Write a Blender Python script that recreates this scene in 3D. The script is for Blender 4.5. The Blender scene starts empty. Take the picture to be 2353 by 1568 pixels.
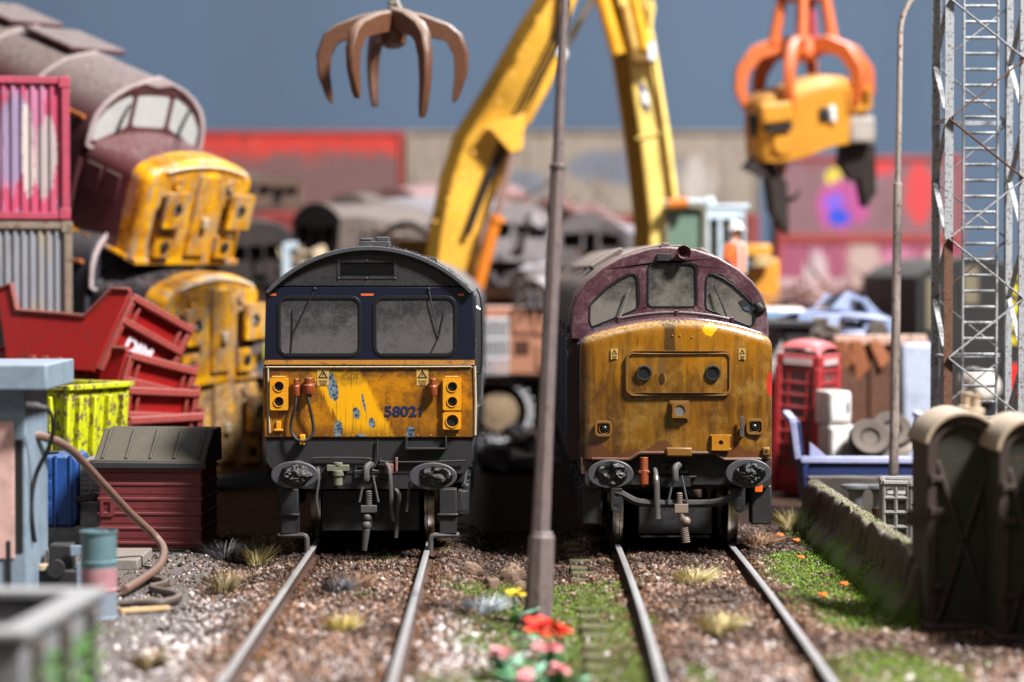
import bpy, bmesh, math, random
import numpy as np
from mathutils import Vector, Matrix, Euler
from mathutils.geometry import tessellate_polygon
random.seed(7); RNG = np.random.default_rng(11)
R = math.radians
SC = bpy.context.scene
COL = SC.collection

# ---------------------------------------------------------------- camera
FPX, CX, CY, CAMH = 5791.0, 1176.5, 784.0, 3.55          # focal length and centre on a 2353 px wide frame
PITCH, YAW = math.atan(164 / FPX), math.atan(20.5 / FPX)
cam_d = bpy.data.cameras.new('camera'); cam = bpy.data.objects.new('camera', cam_d); COL.objects.link(cam)
cam.location = (0, 0, CAMH); cam.rotation_euler = (math.pi / 2 - PITCH, 0, -YAW)
cam_d.sensor_width = 36.0; cam_d.lens = FPX * 36.0 / 2353.0
cam_d.clip_start = 0.5; cam_d.clip_end = 500
cam_d.dof.use_dof = True; cam_d.dof.focus_distance = 32.1; cam_d.dof.aperture_fstop = 0.30; cam_d.dof.aperture_blades = 9
SC.camera = cam
# ---------------------------------------------------------------- light
world = bpy.data.worlds.new('World'); SC.world = world; world.use_nodes = True
bg = world.node_tree.nodes['Background']; bg.inputs[0].default_value = (0.78, 0.88, 1.0, 1); bg.inputs[1].default_value = 0.075
def area(name, loc, target, size, power, color):
    d = bpy.data.lights.new(name, 'AREA'); d.shape = 'DISK'; d.size = size; d.energy = power; d.color = color
    o = bpy.data.objects.new(name, d); COL.objects.link(o); o.location = loc
    o.rotation_euler = (Vector(target) - Vector(loc)).to_track_quat('-Z', 'Y').to_euler()
    return o
area('room_lamp_key', (40, 1, 62), (-1, 38, 1), 13.0, 200000, (1.0, 0.985, 0.97))
area('room_lamp_back', (14, 60, 30), (0, 50, 2), 8.0, 12000, (0.86, 0.92, 1.0))
area('room_lamp_front', (-9, 6, 24), (0, 36, 1), 9.0, 1500, (1.0, 0.92, 0.85))
SC.view_settings.view_transform = 'Standard'; SC.view_settings.look = 'None'
SC.view_settings.exposure = 0.0; SC.view_settings.gamma = 1.0
SC.cycles.use_denoising = True
SC.cycles.max_bounces = 5; SC.cycles.diffuse_bounces = 3; SC.cycles.glossy_bounces = 3; SC.cycles.transmission_bounces = 3
SC.cycles.caustics_reflective = False; SC.cycles.caustics_refractive = False
SC.cycles.sample_clamp_indirect = 4.0

# a point of the place from where it shows in the photograph and how far away it stands
_cr = Vector((math.cos(YAW), -math.sin(YAW), 0)); _cf = Vector((math.sin(YAW) * math.cos(PITCH), math.cos(YAW) * math.cos(PITCH), -math.sin(PITCH))); _cu = _cr.cross(_cf)
def W(px, py, Y):
    d = _cf + _cr * ((px - CX) / FPX) + _cu * ((CY - py) / FPX)
    return Vector((0, 0, CAMH)) + d * (Y / d.y)

# ---------------------------------------------------------------- mesh helper
def frame(t):
    t = Vector(t).normalized(); a = Vector((0, 0, 1)) if abs(t.z) < 0.9 else Vector((1, 0, 0))
    u = t.cross(a).normalized(); return u, t.cross(u).normalized()
class MB:
    def __init__(s): s.v = []; s.f = []
    def add(s, vs, fs, M=None):
        o = len(s.v)
        s.v += [tuple(M @ Vector(p)) if M else tuple(p) for p in vs]; s.f += [tuple(i + o for i in q) for q in fs]; return s
    def box(s, c, size, rot=None, tx=1.0, ty=1.0):
        a, b, h = (q / 2 for q in size)
        vs = [(-a, -b, -h), (a, -b, -h), (a, b, -h), (-a, b, -h), (-a * tx, -b * ty, h), (a * tx, -b * ty, h), (a * tx, b * ty, h), (-a * tx, b * ty, h)]
        M = Matrix.Translation(c) @ (Euler(rot).to_matrix().to_4x4() if rot else Matrix())
        return s.add(vs, [(0, 3, 2, 1), (4, 5, 6, 7), (0, 1, 5, 4), (1, 2, 6, 5), (2, 3, 7, 6), (3, 0, 4, 7)], M)
    def bb(s, x0, x1, y0, y1, z0, z1): return s.box(((x0 + x1) / 2, (y0 + y1) / 2, (z0 + z1) / 2), (x1 - x0, y1 - y0, z1 - z0))
    def loft(s, secs, closed=True, caps=True):
        n = len(secs[0]); o = len(s.v)
        for q in secs: s.v += [tuple(p) for p in q]
        m = n if closed else n - 1
        for i in range(len(secs) - 1):
            for j in range(m):
                k = (j + 1) % n; s.f.append((o + i * n + j, o + i * n + k, o + (i + 1) * n + k, o + (i + 1) * n + j))
        if caps and closed:
            s.f.append(tuple(o + j for j in range(n))); s.f.append(tuple(o + (len(secs) - 1) * n + j for j in reversed(range(n))))
        return s
    def tube(s, pts, r, n=8, caps=True, flat=1.0):
        pts = [Vector(p) for p in pts]; k = len(pts); rr = r if isinstance(r, (list, tuple)) else [r] * k
        secs = []; u = None
        for i, p in enumerate(pts):
            t = (pts[min(i + 1, k - 1)] - pts[max(i - 1, 0)]).normalized()
            if u is None: u, w = frame(t)
            else:
                u = (u - t * u.dot(t)); u = u.normalized() if u.length > 1e-6 else frame(t)[0]; w = t.cross(u)
            secs.append([p + (u * math.cos(a) + w * math.sin(a) * flat) * rr[i] for a in (2 * math.pi * j / n for j in range(n))])
        return s.loft(secs, True, caps)
    def cyl(s, p0, p1, r0, r1=None, n=14): return s.tube([p0, p1], [r0, r0 if r1 is None else r1], n)
    def bar(s, p0, p1, w, h=None):
        h = h or w; p0, p1 = Vector(p0), Vector(p1); u, v = frame(p1 - p0)
        return s.loft([[p + u * a * w / 2 + v * b * h / 2 for a, b in ((-1, -1), (1, -1), (1, 1), (-1, 1))] for p in (p0, p1)])
    def sph(s, c, r, n=12, m=8):
        r = r if isinstance(r, (tuple, list)) else (r, r, r); c = Vector(c); o = len(s.v)
        for i in range(m + 1):
            th = math.pi * i / m
            for j in range(n):
                a = 2 * math.pi * j / n; s.v.append((c.x + r[0] * math.sin(th) * math.cos(a), c.y + r[1] * math.sin(th) * math.sin(a), c.z + r[2] * math.cos(th)))
        for i in range(m):
            for j in range(n): s.f.append((o + i * n + j, o + i * n + (j + 1) % n, o + (i + 1) * n + (j + 1) % n, o + (i + 1) * n + j))
        return s
    def lathe(s, prof, c, axis=(0, 0, 1), n=16, caps=True):
        c = Vector(c); t = Vector(axis).normalized(); u, w = frame(t)
        return s.loft([[c + t * h + (u * math.cos(a) + w * math.sin(a)) * max(r, 1e-4) for a in (2 * math.pi * j / n for j in range(n))] for r, h in prof], True, caps)
    def prism(s, poly, d0, d1, plane='xz'):
        def P(a, b, d): return (a, d, b) if plane == 'xz' else ((a, b, d) if plane == 'xy' else (d, a, b))
        return s.loft([[P(a, b, d0) for a, b in poly], [P(a, b, d1) for a, b in poly]])
    def plate(s, outer, holes, d0, d1, plane='xz'):
        loops = [outer] + list(holes); flat = [p for l in loops for p in l]; n = len(flat); o = len(s.v)
        tri = tessellate_polygon([[Vector((a, b, 0)) for a, b in l] for l in loops])
        def P(a, b, d): return (a, d, b) if plane == 'xz' else ((a, b, d) if plane == 'xy' else (d, a, b))
        s.v += [P(a, b, d0) for a, b in flat] + [P(a, b, d1) for a, b in flat]
        for t in tri: s.f.append(tuple(o + i for i in t)); s.f.append(tuple(o + n + i for i in reversed(t)))
        k = 0
        for l in loops:
            m = len(l)
            for j in range(m): a, b = o + k + j, o + k + (j + 1) % m; s.f.append((a, b, b + n, a + n))
            k += m
        return s
    def ring(s, outer, inner, d0, d1, plane='xz'): return s.plate(outer, [inner], d0, d1, plane)
    def grid(s, fn, nu, nv, wrap=False):
        o = len(s.v)
        for i in range(nu + 1):
            for j in range(nv + 1): s.v.append(tuple(fn(i / nu, j / nv)))
        for i in range(nu):
            for j in range(nv): s.f.append((o + i * (nv + 1) + j, o + (i + 1) * (nv + 1) + j, o + (i + 1) * (nv + 1) + j + 1, o + i * (nv + 1) + j + 1))
        return s
    def xf(s, M): s.v = [tuple(M @ Vector(p)) for p in s.v]; return s
    def map(s, fn): s.v = [tuple(fn(*p)) for p in s.v]; return s
    def build(s, name, mat, parent=None, bev=0.0, sm=38, loc=None, rot=None, seg=2):
        me = bpy.data.meshes.new(name); me.from_pydata(s.v, [], s.f)
        bm = bmesh.new(); bm.from_mesh(me); bmesh.ops.remove_doubles(bm, verts=bm.verts, dist=1e-5)
        bmesh.ops.recalc_face_normals(bm, faces=bm.faces); bm.to_mesh(me); bm.free()
        me.materials.append(mat); me.shade_smooth(); me.set_sharp_from_angle(angle=R(sm))
        o = bpy.data.objects.new(name, me); COL.objects.link(o)
        if parent: o.parent = parent
        if loc is not None: o.location = loc
        if rot is not None: o.rotation_euler = rot
        if bev:
            m = o.modifiers.new('bevel', 'BEVEL'); m.width = bev; m.segments = seg; m.limit_method = 'ANGLE'; m.angle_limit = R(40); m.harden_normals = False
        return o
def tag(o, label, cat, group=None):
    o['label'] = label; o['category'] = cat
    if group: o['group'] = group
    return o
def kind(o, k, label=None):
    o['kind'] = k
    if label: o['label'] = label
    return o
def thing(name, label, cat, loc=(0, 0, 0), rot=(0, 0, 0), group=None):
    o = bpy.data.objects.new(name, None); COL.objects.link(o); o.empty_display_size = 0.2
    o.location = loc; o.rotation_euler = rot; return tag(o, label, cat, group)
def share(o, parent, M):
    c = o.copy(); COL.objects.link(c); c.parent = parent; c.matrix_local = M; return c
def rrect(x0, x1, z0, z1, r, n=5):
    out = []
    for cx, cz, a0 in ((x1 - r, z1 - r, 0), (x0 + r, z1 - r, 90), (x0 + r, z0 + r, 180), (x1 - r, z0 + r, 270)):
        for i in range(n + 1):
            a = R(a0 + 90 * i / n); out.append((cx + r * math.cos(a), cz + r * math.sin(a)))
    return out
def ell(cx, cz, rx, rz, n=28): return [(cx + rx * math.cos(2 * math.pi * i / n), cz + rz * math.sin(2 * math.pi * i / n)) for i in range(n)]
def offset(poly, d):
    out = []; n = len(poly); A = sum(poly[i][0] * poly[(i + 1) % n][1] - poly[(i + 1) % n][0] * poly[i][1] for i in range(n)); sg = 1 if A > 0 else -1
    for i in range(n):
        p, q, r = (Vector(poly[(i + k) % n]) for k in (-1, 0, 1)); a = (q - p).normalized(); b = (r - q).normalized()
        na = Vector((a.y, -a.x)) * sg; nb = Vector((b.y, -b.x)) * sg; m = na + nb
        m = m / max(0.3, 1 + na.dot(nb)); out.append((q.x + m.x * d, q.y + m.y * d))
    return out
def smooth_path(pts, n=6):
    P = [Vector(p) for p in pts]; out = []
    for i in range(len(P) - 1):
        a, b, c, d = P[max(i - 1, 0)], P[i], P[i + 1], P[min(i + 2, len(P) - 1)]
        for k in range(n):
            t = k / n; out.append(0.5 * ((2 * b) + (c - a) * t + (2 * a - 5 * b + 4 * c - d) * t * t + (3 * b - a - 3 * c + d) * t ** 3))
    return out + [P[-1]]
def arch(hw, z0, zs, zt, n=18, hb=None):
    rise = zt - zs; rad = (hw * hw + rise * rise) / (2 * rise); a = math.asin(min(1, hw / rad)) if rise < hw else math.pi - math.asin(min(1, hw / rad))
    hb = hw if hb is None else hb
    return [(-hb, z0)] + [(rad * math.sin(-a + 2 * a * i / n), zt - rad + rad * math.cos(-a + 2 * a * i / n)) for i in range(n + 1)] + [(hb, z0)]
def text_mb(txt, size, fat=0.0, depth=0.004):
    cu = bpy.data.curves.new('txt', 'FONT'); cu.body = txt; cu.size = size; cu.offset = fat; cu.extrude = depth; cu.align_x = 'CENTER'; cu.align_y = 'CENTER'
    o = bpy.data.objects.new('txt', cu); COL.objects.link(o); bpy.context.view_layer.update()
    me = bpy.data.meshes.new_from_object(o.evaluated_get(bpy.context.evaluated_depsgraph_get()))
    m = MB(); m.v = [tuple(v.co) for v in me.vertices]; m.f = [tuple(p.vertices) for p in me.polygons]
    bpy.data.objects.remove(o); bpy.data.meshes.remove(me); bpy.data.curves.remove(cu); return m

# ---------------------------------------------------------------- materials
def srgb(r, g, b):
    f = lambda c: (c / 12.92 if c <= 0.04045 else ((c + 0.055) / 1.055) ** 2.4)
    return (f(r / 255), f(g / 255), f(b / 255), 1.0)
class S:
    def __init__(s, m, k): s.m = m; s.k = k
    def __add__(s, o): return s.m.math('ADD', s, o)
    __radd__ = __add__
    def __sub__(s, o): return s.m.math('SUBTRACT', s, o)
    def __rsub__(s, o): return s.m.math('SUBTRACT', o, s)
    def __mul__(s, o): return s.m.math('MULTIPLY', s, o)
    __rmul__ = __mul__
    def __truediv__(s, o): return s.m.math('DIVIDE', s, o)
    def __abs__(s): return s.m.math('ABSOLUTE', s)
class Mat:
    def __init__(s, name):
        s.mat = bpy.data.materials.new(name); s.mat.use_nodes = True; s.nt = s.mat.node_tree; s.b = s.nt.nodes['Principled BSDF']
        tc = s.nt.nodes.new('ShaderNodeTexCoord'); s.P = S(s, tc.outputs['Object'])
        oi = s.nt.nodes.new('ShaderNodeObjectInfo'); s.rnd = S(s, oi.outputs['Random'])
        ad = s.nt.nodes.new('ShaderNodeVectorMath'); ad.operation = 'ADD'; s.nt.links.new(tc.outputs['Object'], ad.inputs[0])
        ml = s.math('MULTIPLY', s.rnd, 37.0); s.nt.links.new(ml.k, ad.inputs[1]); s.Q = S(s, ad.outputs[0])
        sx = s.nt.nodes.new('ShaderNodeSeparateXYZ'); s.nt.links.new(tc.outputs['Object'], sx.inputs[0])
        s.x, s.y, s.z = (S(s, sx.outputs[i]) for i in range(3))
        ge = s.nt.nodes.new('ShaderNodeNewGeometry'); sn = s.nt.nodes.new('ShaderNodeSeparateXYZ'); s.nt.links.new(ge.outputs['Normal'], sn.inputs[0]); s.nz = S(s, sn.outputs[2]); s.nx = S(s, sn.outputs[0]); s.ny = S(s, sn.outputs[1])
    def put(s, v, inp):
        if isinstance(v, S): s.nt.links.new(v.k, inp)
        else: inp.default_value = v
    def math(s, op, *a, clamp=False):
        n = s.nt.nodes.new('ShaderNodeMath'); n.operation = op; n.use_clamp = clamp
        for i, v in enumerate(a): s.put(v, n.inputs[i])
        return S(s, n.outputs[0])
    def step(s, v, a, b, lo=0.0, hi=1.0):
        n = s.nt.nodes.new('ShaderNodeMapRange'); n.interpolation_type = 'SMOOTHSTEP'
        s.put(v, n.inputs[0])
        for i, q in enumerate((a, b, lo, hi)): s.put(q, n.inputs[1 + i])
        return S(s, n.outputs[0])
    def vec(s, scale, src=None):
        n = s.nt.nodes.new('ShaderNodeVectorMath'); n.operation = 'MULTIPLY'; s.nt.links.new((src or s.Q).k, n.inputs[0]); n.inputs[1].default_value = scale; return S(s, n.outputs[0])
    def noise(s, scale, detail=4, rough=0.6, vec=None, st=None, dist=0.0):
        n = s.nt.nodes.new('ShaderNodeTexNoise'); n.inputs['Scale'].default_value = scale; n.inputs['Detail'].default_value = detail; n.inputs['Roughness'].default_value = rough; n.inputs['Distortion'].default_value = dist
        s.nt.links.new((s.vec(st, vec) if st else (vec or s.Q)).k, n.inputs['Vector']); return S(s, n.outputs['Fac'])
    def voro(s, scale, st=None, feat='F1', out='Distance'):
        n = s.nt.nodes.new('ShaderNodeTexVoronoi'); n.feature = feat; n.inputs['Scale'].default_value = scale
        s.nt.links.new((s.vec(st) if st else s.Q).k, n.inputs['Vector']); return S(s, n.outputs[out])
    def mix(s, a, b, f):
        n = s.nt.nodes.new('ShaderNodeMix'); n.data_type = 'RGBA'; s.put(f, n.inputs[0]); s.put(a, n.inputs[6]); s.put(b, n.inputs[7]); return S(s, n.outputs[2])
    def attr(s, name):
        n = s.nt.nodes.new('ShaderNodeAttribute'); n.attribute_name = name; return S(s, n.outputs['Color'])
    def blob(s, cx, cz, rx, rz, ang=0.0, wob=None, soft=0.15, ax='xz'):
        a, b = (s.x, s.z) if ax == 'xz' else (s.y, s.z); u, v = a - cx, b - cz; ca, sa = math.cos(ang), math.sin(ang)
        p = (u * ca + v * sa) / rx; q = (v * ca - u * sa) / rz; e = p * p + q * q
        if wob is not None: e = e + wob
        return s.step(e, 1 + soft, 1 - soft)
    def done(s, col, rough=0.6, metal=0.0, bump=None, bs=0.3, bd=0.02, spec=0.5, coat=0.0):
        s.put(col, s.b.inputs['Base Color']); s.put(rough, s.b.inputs['Roughness']); s.put(metal, s.b.inputs['Metallic']); s.b.inputs['Specular IOR Level'].default_value = spec
        if coat: s.b.inputs['Coat Weight'].default_value = coat; s.b.inputs['Coat Roughness'].default_value = 0.15
        if bump is not None:
            n = s.nt.nodes.new('ShaderNodeBump'); n.inputs['Strength'].default_value = bs; n.inputs['Distance'].default_value = bd; s.nt.links.new(bump.k, n.inputs['Height']); s.nt.links.new(n.outputs[0], s.b.inputs['Normal'])
        return s.mat
DUST = srgb(150, 138, 128); RUST = srgb(98, 58, 36); GRIME = srgb(34, 28, 24)
def paint(name, rgb, rough=0.5, grime=0.5, gcol=None, rust=0.0, dust=0.5, sc=1.0, metal=0.0, var=0.25, streak=0.0, bump=0.25, dcol=None, chip=0.0, ccol=None):
    m = Mat(name); c = srgb(*rgb); n1 = m.noise(2.2 * sc, 6, 0.65); n2 = m.noise(14 * sc, 5, 0.7)
    c2 = tuple(q * (1 - var) for q in c[:3]) + (1,); c3 = tuple(min(1, q * (1 + var)) for q in c[:3]) + (1,)
    col = m.mix(c2, c3, m.step(n1, 0.3, 0.7))
    g = m.step(n1 * 0.6 + n2 * 0.5, 0.50, 0.72) * grime; col = m.mix(col, gcol or GRIME, g)
    if streak: col = m.mix(col, gcol or GRIME, m.step(m.noise(3.0 * sc, 4, 0.6, st=(4, 4, 0.35)), 0.5, 0.75) * streak)
    if chip: col = m.mix(col, ccol or srgb(70, 52, 42), m.step(m.noise(6 * sc, 7, 0.72, st=(1, 1, 0.7)), 0.60 - 0.1 * chip, 0.62 - 0.1 * chip))
    if rust:
        rn = m.noise(4.5 * sc, 8, 0.75); col = m.mix(col, m.mix(RUST, srgb(60, 36, 26), n2), m.step(rn, 0.62 - 0.22 * rust, 0.68 - 0.22 * rust))
    if dust: col = m.mix(col, dcol or DUST, m.step(m.nz, 0.25, 0.95) * dust * m.step(n2, 0.2, 0.65))
    return m.done(col, m.step(n2, 0.2, 0.8, rough - 0.1, min(1, rough + 0.2)), metal, n2, bump, 0.012 / sc)
def plain(name, rgb, rough=0.5, metal=0.0, var=0.2, sc=8, bump=0.15, spec=0.5):
    m = Mat(name); c = srgb(*rgb); n = m.noise(sc, 5, 0.65)
    return m.done(m.mix(tuple(q * (1 - var) for q in c[:3]) + (1,), tuple(min(1, q * (1 + var)) for q in c[:3]) + (1,), n), rough, metal, n, bump, 0.01, spec)

# ================================================================ the setting
_H = RNG.random((256, 256))
def vn(x, y, sc):
    x = np.asarray(x, float) * sc; y = np.asarray(y, float) * sc; i = np.floor(x).astype(int); j = np.floor(y).astype(int); u = x - i; v = y - j
    u = u * u * (3 - 2 * u); v = v * v * (3 - 2 * v); h = lambda a, b: _H[a % 256, b % 256]
    return (h(i, j) * (1 - u) + h(i + 1, j) * u) * (1 - v) + (h(i, j + 1) * (1 - u) + h(i + 1, j + 1) * u) * v
def fbm(x, y, sc, o=4): return sum(vn(x + 17 * k, y + 5 * k, sc * 2 ** k) * 0.5 ** k for k in range(o)) / sum(0.5 ** k for k in range(o))
LT, RT, HG = -1.70, 2.215, 0.735
def ctr(side, Y): Y = np.asarray(Y, float); return LT + 0 * Y if side == 'l' else RT - 0.00098 * np.clip(32 - Y, 0, 99) ** 2
def sst(v, a, b): t = np.clip((v - a) / (b - a), 0, 1); return t * t * (3 - 2 * t)
def apron(x, y): return sst(-x, 3.42 + 0.25 * (fbm(x, y, 0.7) - 0.5), 3.6) * sst(34.6 - y, 0, 0.5)
def gz(x, y):
    x = np.asarray(x, float); y = np.asarray(y, float)
    dl = np.abs(x - ctr('l', y)); dr = np.abs(x - ctr('r', y))
    bed = np.maximum(sst(1.55 - dl, 0, 0.5), sst(1.45 - dr, 0, 0.55))
    z = -0.24 + 0.10 * bed + 0.10 * (fbm(x, y, 0.55) - 0.5) + 0.08 * (fbm(x, y, 2.3) - 0.5) + 0.025 * (fbm(x, y, 9) - 0.5)
    z = z + 0.045 * sst(0.72 - dr, 0, 0.1) + 0.06 * sst(x - ctr('r', y), 0.7, 0.85) * sst(4.6 - x, 0, 0.8) - 0.03 * np.exp(-((dl - HG) / 0.1) ** 2) - 0.03 * np.exp(-((dr - HG) / 0.1) ** 2)
    a = apron(x, y); return z * (1 - a) + a * (-0.15 + 0.008 * (fbm(x, y, 3) - 0.5))
def mossmask(x, y):
    n = fbm(x, y, 1.3, 5)
    mid = np.exp(-((x - 0.75) / 0.70) ** 2) * sst(31 - y, 0, 3.5) * 1.0
    mid2 = np.exp(-((x + 0.1) / 0.8) ** 2) * sst(31.8 - y, 0, 2) * 0.58
    rgt = np.exp(-((x - 3.85) / 0.7) ** 2) * sst(34 - y, 0, 2) * sst(y, 25.0, 27.0)
    fr = np.exp(-((x - 3.6) / 0.8) ** 2) * sst(25 - y, 0, 1.5) * 0.85
    ins = np.exp(-((x - 1.75) / 0.22) ** 2) * sst(24 - y, 0, 1.5) * 0.7
    return np.clip(np.maximum.reduce([mid, mid2, rgt, fr, ins]) * 1.25 + (n - 0.5) * 1.5, 0, 1)

gx = np.concatenate([np.linspace(-60, -9, 14), np.linspace(-8.5, 8.5, 300), np.linspace(9, 60, 14)])
gy = np.concatenate([np.linspace(2, 18, 6), np.linspace(19, 40, 320), np.linspace(41, 96, 20)])
X, Y = np.meshgrid(gx, gy); Z = gz(X, Y)
def grid_mesh(name, X, Y, Z):
    ny, nx = X.shape; me = bpy.data.meshes.new(name); idx = np.arange(nx * ny).reshape(ny, nx)
    f = np.stack([idx[:-1, :-1], idx[:-1, 1:], idx[1:, 1:], idx[1:, :-1]], -1).reshape(-1, 4)
    me.from_pydata(np.stack([X, Y, Z], -1).reshape(-1, 3).tolist(), [], f.tolist()); me.shade_smooth(); return me
gme = grid_mesh('ground', X, Y, Z)
ca = gme.color_attributes.new('zone', 'FLOAT_COLOR', 'POINT')
zc = np.ones((X.size, 4)); zc[:, 0] = apron(X, Y).ravel(); zc[:, 1] = mossmask(X, Y).ravel(); zc[:, 2] = 0
ca.data.foreach_set('color', zc.ravel().astype(np.float32))
m = Mat('soil'); at = m.attr('zone'); sp = m.nt.nodes.new('ShaderNodeSeparateColor'); m.nt.links.new(at.k, sp.inputs[0])
n1 = m.noise(1.6, 6, 0.7, vec=m.P); n2 = m.noise(22, 6, 0.75, vec=m.P)
dirt = m.mix(m.mix(srgb(46, 33, 26), srgb(92, 68, 54), n1), srgb(26, 19, 15), m.step(n2, 0.42, 0.66))
conc = m.mix(m.mix(srgb(92, 86, 84), srgb(122, 114, 110), n1), srgb(60, 52, 48), m.step(n2, 0.52, 0.75) * 0.6)
moss = m.mix(srgb(66, 84, 32), srgb(112, 142, 56), n2)
col = m.mix(m.mix(dirt, moss, m.step(S(m, sp.outputs[1]), 0.35, 0.75)), conc, S(m, sp.outputs[0]))
gme.materials.append(m.done(col, 0.95, 0, n2, 0.5, 0.03, 0.2))
ground = bpy.data.objects.new('ground', gme); COL.objects.link(ground); kind(ground, 'structure', 'brown earth and grey concrete of the scrapyard floor')

m = Mat('backdrop_paint'); n1 = m.noise(0.05, 3, 0.5, st=(3, 1, 0.3)); n2 = m.noise(30, 3, 0.6)
bm_ = m.done(m.mix(srgb(72, 89, 108), srgb(86, 106, 130), n1), 0.8, 0, n2, 0.05, 0.02)
bd = MB().box((0, 88, 20), (130, 0.4, 60)).build('backdrop', bm_); kind(bd, 'structure', 'plain blue grey painted board behind the yard')

# ---- tracks
m = Mat('rail_steel'); n = m.noise(6, 5, 0.7, st=(1, 0.15, 1)); top = m.step(m.nz, 0.75, 0.9) * m.step(m.z, 0.13, 0.15)
RAILM = m.done(m.mix(m.mix(srgb(84, 56, 40), srgb(48, 34, 27), n), m.mix(srgb(206, 206, 208), srgb(150, 146, 142), n), top), m.math('SUBTRACT', 0.75, top * 0.42), top * 0.35, n, 0.1)
MOSSY = paint('sleeper_timber', (84, 70, 56), 0.9, 0.5, dust=0.5, dcol=srgb(98, 112, 58), sc=2.0)
RP = [(-0.075, -0.16), (0.075, -0.16), (0.075, -0.14), (0.014, -0.12), (0.014, -0.05), (0.037, -0.04), (0.037, -0.006), (0.028, 0), (-0.028, 0), (-0.037, -0.006), (-0.037, -0.04), (-0.014, -0.05), (-0.014, -0.12), (-0.075, -0.14)]
def track(side, label):
    t = thing('railway_track', label, 'railway track', (float(ctr(side, 32)), 32, -0.16)); o = Vector(t.location)
    ys = np.concatenate([np.linspace(19, 32, 27), [45, 62]])
    for sg in (-1, 1):
        MB().loft([[Vector((float(ctr(side, y)) + sg * HG + a, y, b)) - o for a, b in RP] for y in ys]).build('rail', RAILM, t)
    if side == 'r':
        first = None
        for i in range(22):
            y = 20.3 + 0.66 * i; p = Vector((float(ctr(side, y)), y, -0.236 + random.uniform(-.012, .01))) - o; M = Matrix.Translation(p) @ Matrix.Rotation(R(random.uniform(-1, 1)), 4, 'Z')
            if first is None: first = MB().box((0, 0, 0), (2.75, 0.27, 0.14)).build('sleeper', MOSSY, t, 0.02); first.matrix_local = M
            else: share(first, t, M)
    return t
track('l', 'railway track under the blue cabbed locomotive, buried in brown ballast')
track('r', 'slightly curved railway track under the maroon locomotive with mossy sleepers')

# ---- loose stones, moss and litter
def soup(name, C, size, colr, mat, base, faces, jit=0.35, flat=(1, 1, 1), spin=True):
    n = len(C); k = len(base); a = RNG.random((n, 3)) * 2 * math.pi
    ca_, sa = np.cos(a), np.sin(a); Rm = np.zeros((n, 3, 3))
    cx, cy, cz = ca_.T; sx, sy, sz = sa.T
    Rm[:, 0] = np.stack([cz * cy, cz * sy * sx - sz * cx, cz * sy * cx + sz * sx], -1); Rm[:, 1] = np.stack([sz * cy, sz * sy * sx + cz * cx, sz * sy * cx - cz * sx], -1); Rm[:, 2] = np.stack([-sy, cy * sx, cy * cx], -1)
    V = base[None] * (1 - jit * RNG.random((n, k, 1))) * (1 - jit * RNG.random((n, 1, 3)))
    V = np.einsum('nij,nkj->nki', Rm, V) * size[:, None, None] * np.array(flat) + C[:, None]
    F = (faces[None] + (np.arange(n) * k)[:, None, None]).reshape(-1, faces.shape[1])
    me = bpy.data.meshes.new(name); fk = faces.shape[1]
    me.vertices.add(n * k); me.vertices.foreach_set('co', V.ravel().astype(np.float32)); me.loops.add(F.size); me.loops.foreach_set('vertex_index', F.ravel().astype(np.int32))
    me.polygons.add(len(F)); me.polygons.foreach_set('loop_start', (np.arange(len(F)) * fk).astype(np.int32)); me.update(calc_edges=True)
    at = me.color_attributes.new('tint', 'FLOAT_COLOR', 'POINT'); cc = np.ones((n, k, 4)); cc[:, :, :3] = colr[:, None]; at.data.foreach_set('color', cc.ravel().astype(np.float32))
    me.materials.append(mat); o = bpy.data.objects.new(name, me); COL.objects.link(o); return kind(o, 'stuff')
CUBE = np.array([(x, y, z) for x in (-.58, .58) for y in (-.58, .58) for z in (-.58, .58)]); CF = np.array([(0, 1, 3, 2), (4, 6, 7, 5), (0, 4, 5, 1), (2, 3, 7, 6), (0, 2, 6, 4), (1, 5, 7, 3)])
def tintmat(name, rough=0.9):
    m = Mat(name); n = m.noise(40, 3, 0.7, vec=m.P); c = m.attr('tint'); return m.done(m.mix(c, (0.02, 0.015, 0.012, 1), m.step(n, 0.5, 0.8) * 0.4), rough, 0, n, 0.3, 0.01, 0.3)
STONE = tintmat('ballast_stone'); MOSSM = tintmat('moss_flock', 1.0)
lin = lambda *c: np.array(srgb(*c)[:3])
def pal(cols, n, w=None): return np.array([lin(*c) for c in cols])[RNG.choice(len(cols), n, p=w)]
def norail(x, y, d=0.07): return (np.abs(np.abs(x - ctr('l', y)) - HG) > d) & (np.abs(np.abs(x - ctr('r', y)) - HG) > d)
OCT = np.array([(1, 0, 0), (-1, 0, 0), (0, 1, 0), (0, -1, 0), (0, 0, 1), (0, 0, -1)], float); OF = np.array([(0, 2, 4), (2, 1, 4), (1, 3, 4), (3, 0, 4), (2, 0, 5), (1, 2, 5), (3, 1, 5), (0, 3, 5)])
n = 320000; x = RNG.uniform(-4.6, 5.6, n); y = 20.6 + 15.5 * RNG.random(n) ** 1.15
clump = fbm(x, y, 2.2, 4)
keep = norail(x, y, 0.06) & (RNG.random(n) > 0.94 * apron(x, y)) & (RNG.random(n) > 0.6 * sst(mossmask(x, y), 0.35, 0.8)) & (RNG.random(n) < 0.55 + 0.45 * sst(clump, 0.38, 0.55)); x, y, clump = x[keep], y[keep], clump[keep]; n = len(x)
c = pal([(128, 98, 82), (156, 132, 118), (100, 72, 56), (72, 52, 42), (180, 164, 154), (116, 104, 98), (46, 35, 29)], n, [.22, .14, .22, .18, .05, .07, .12])
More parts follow.
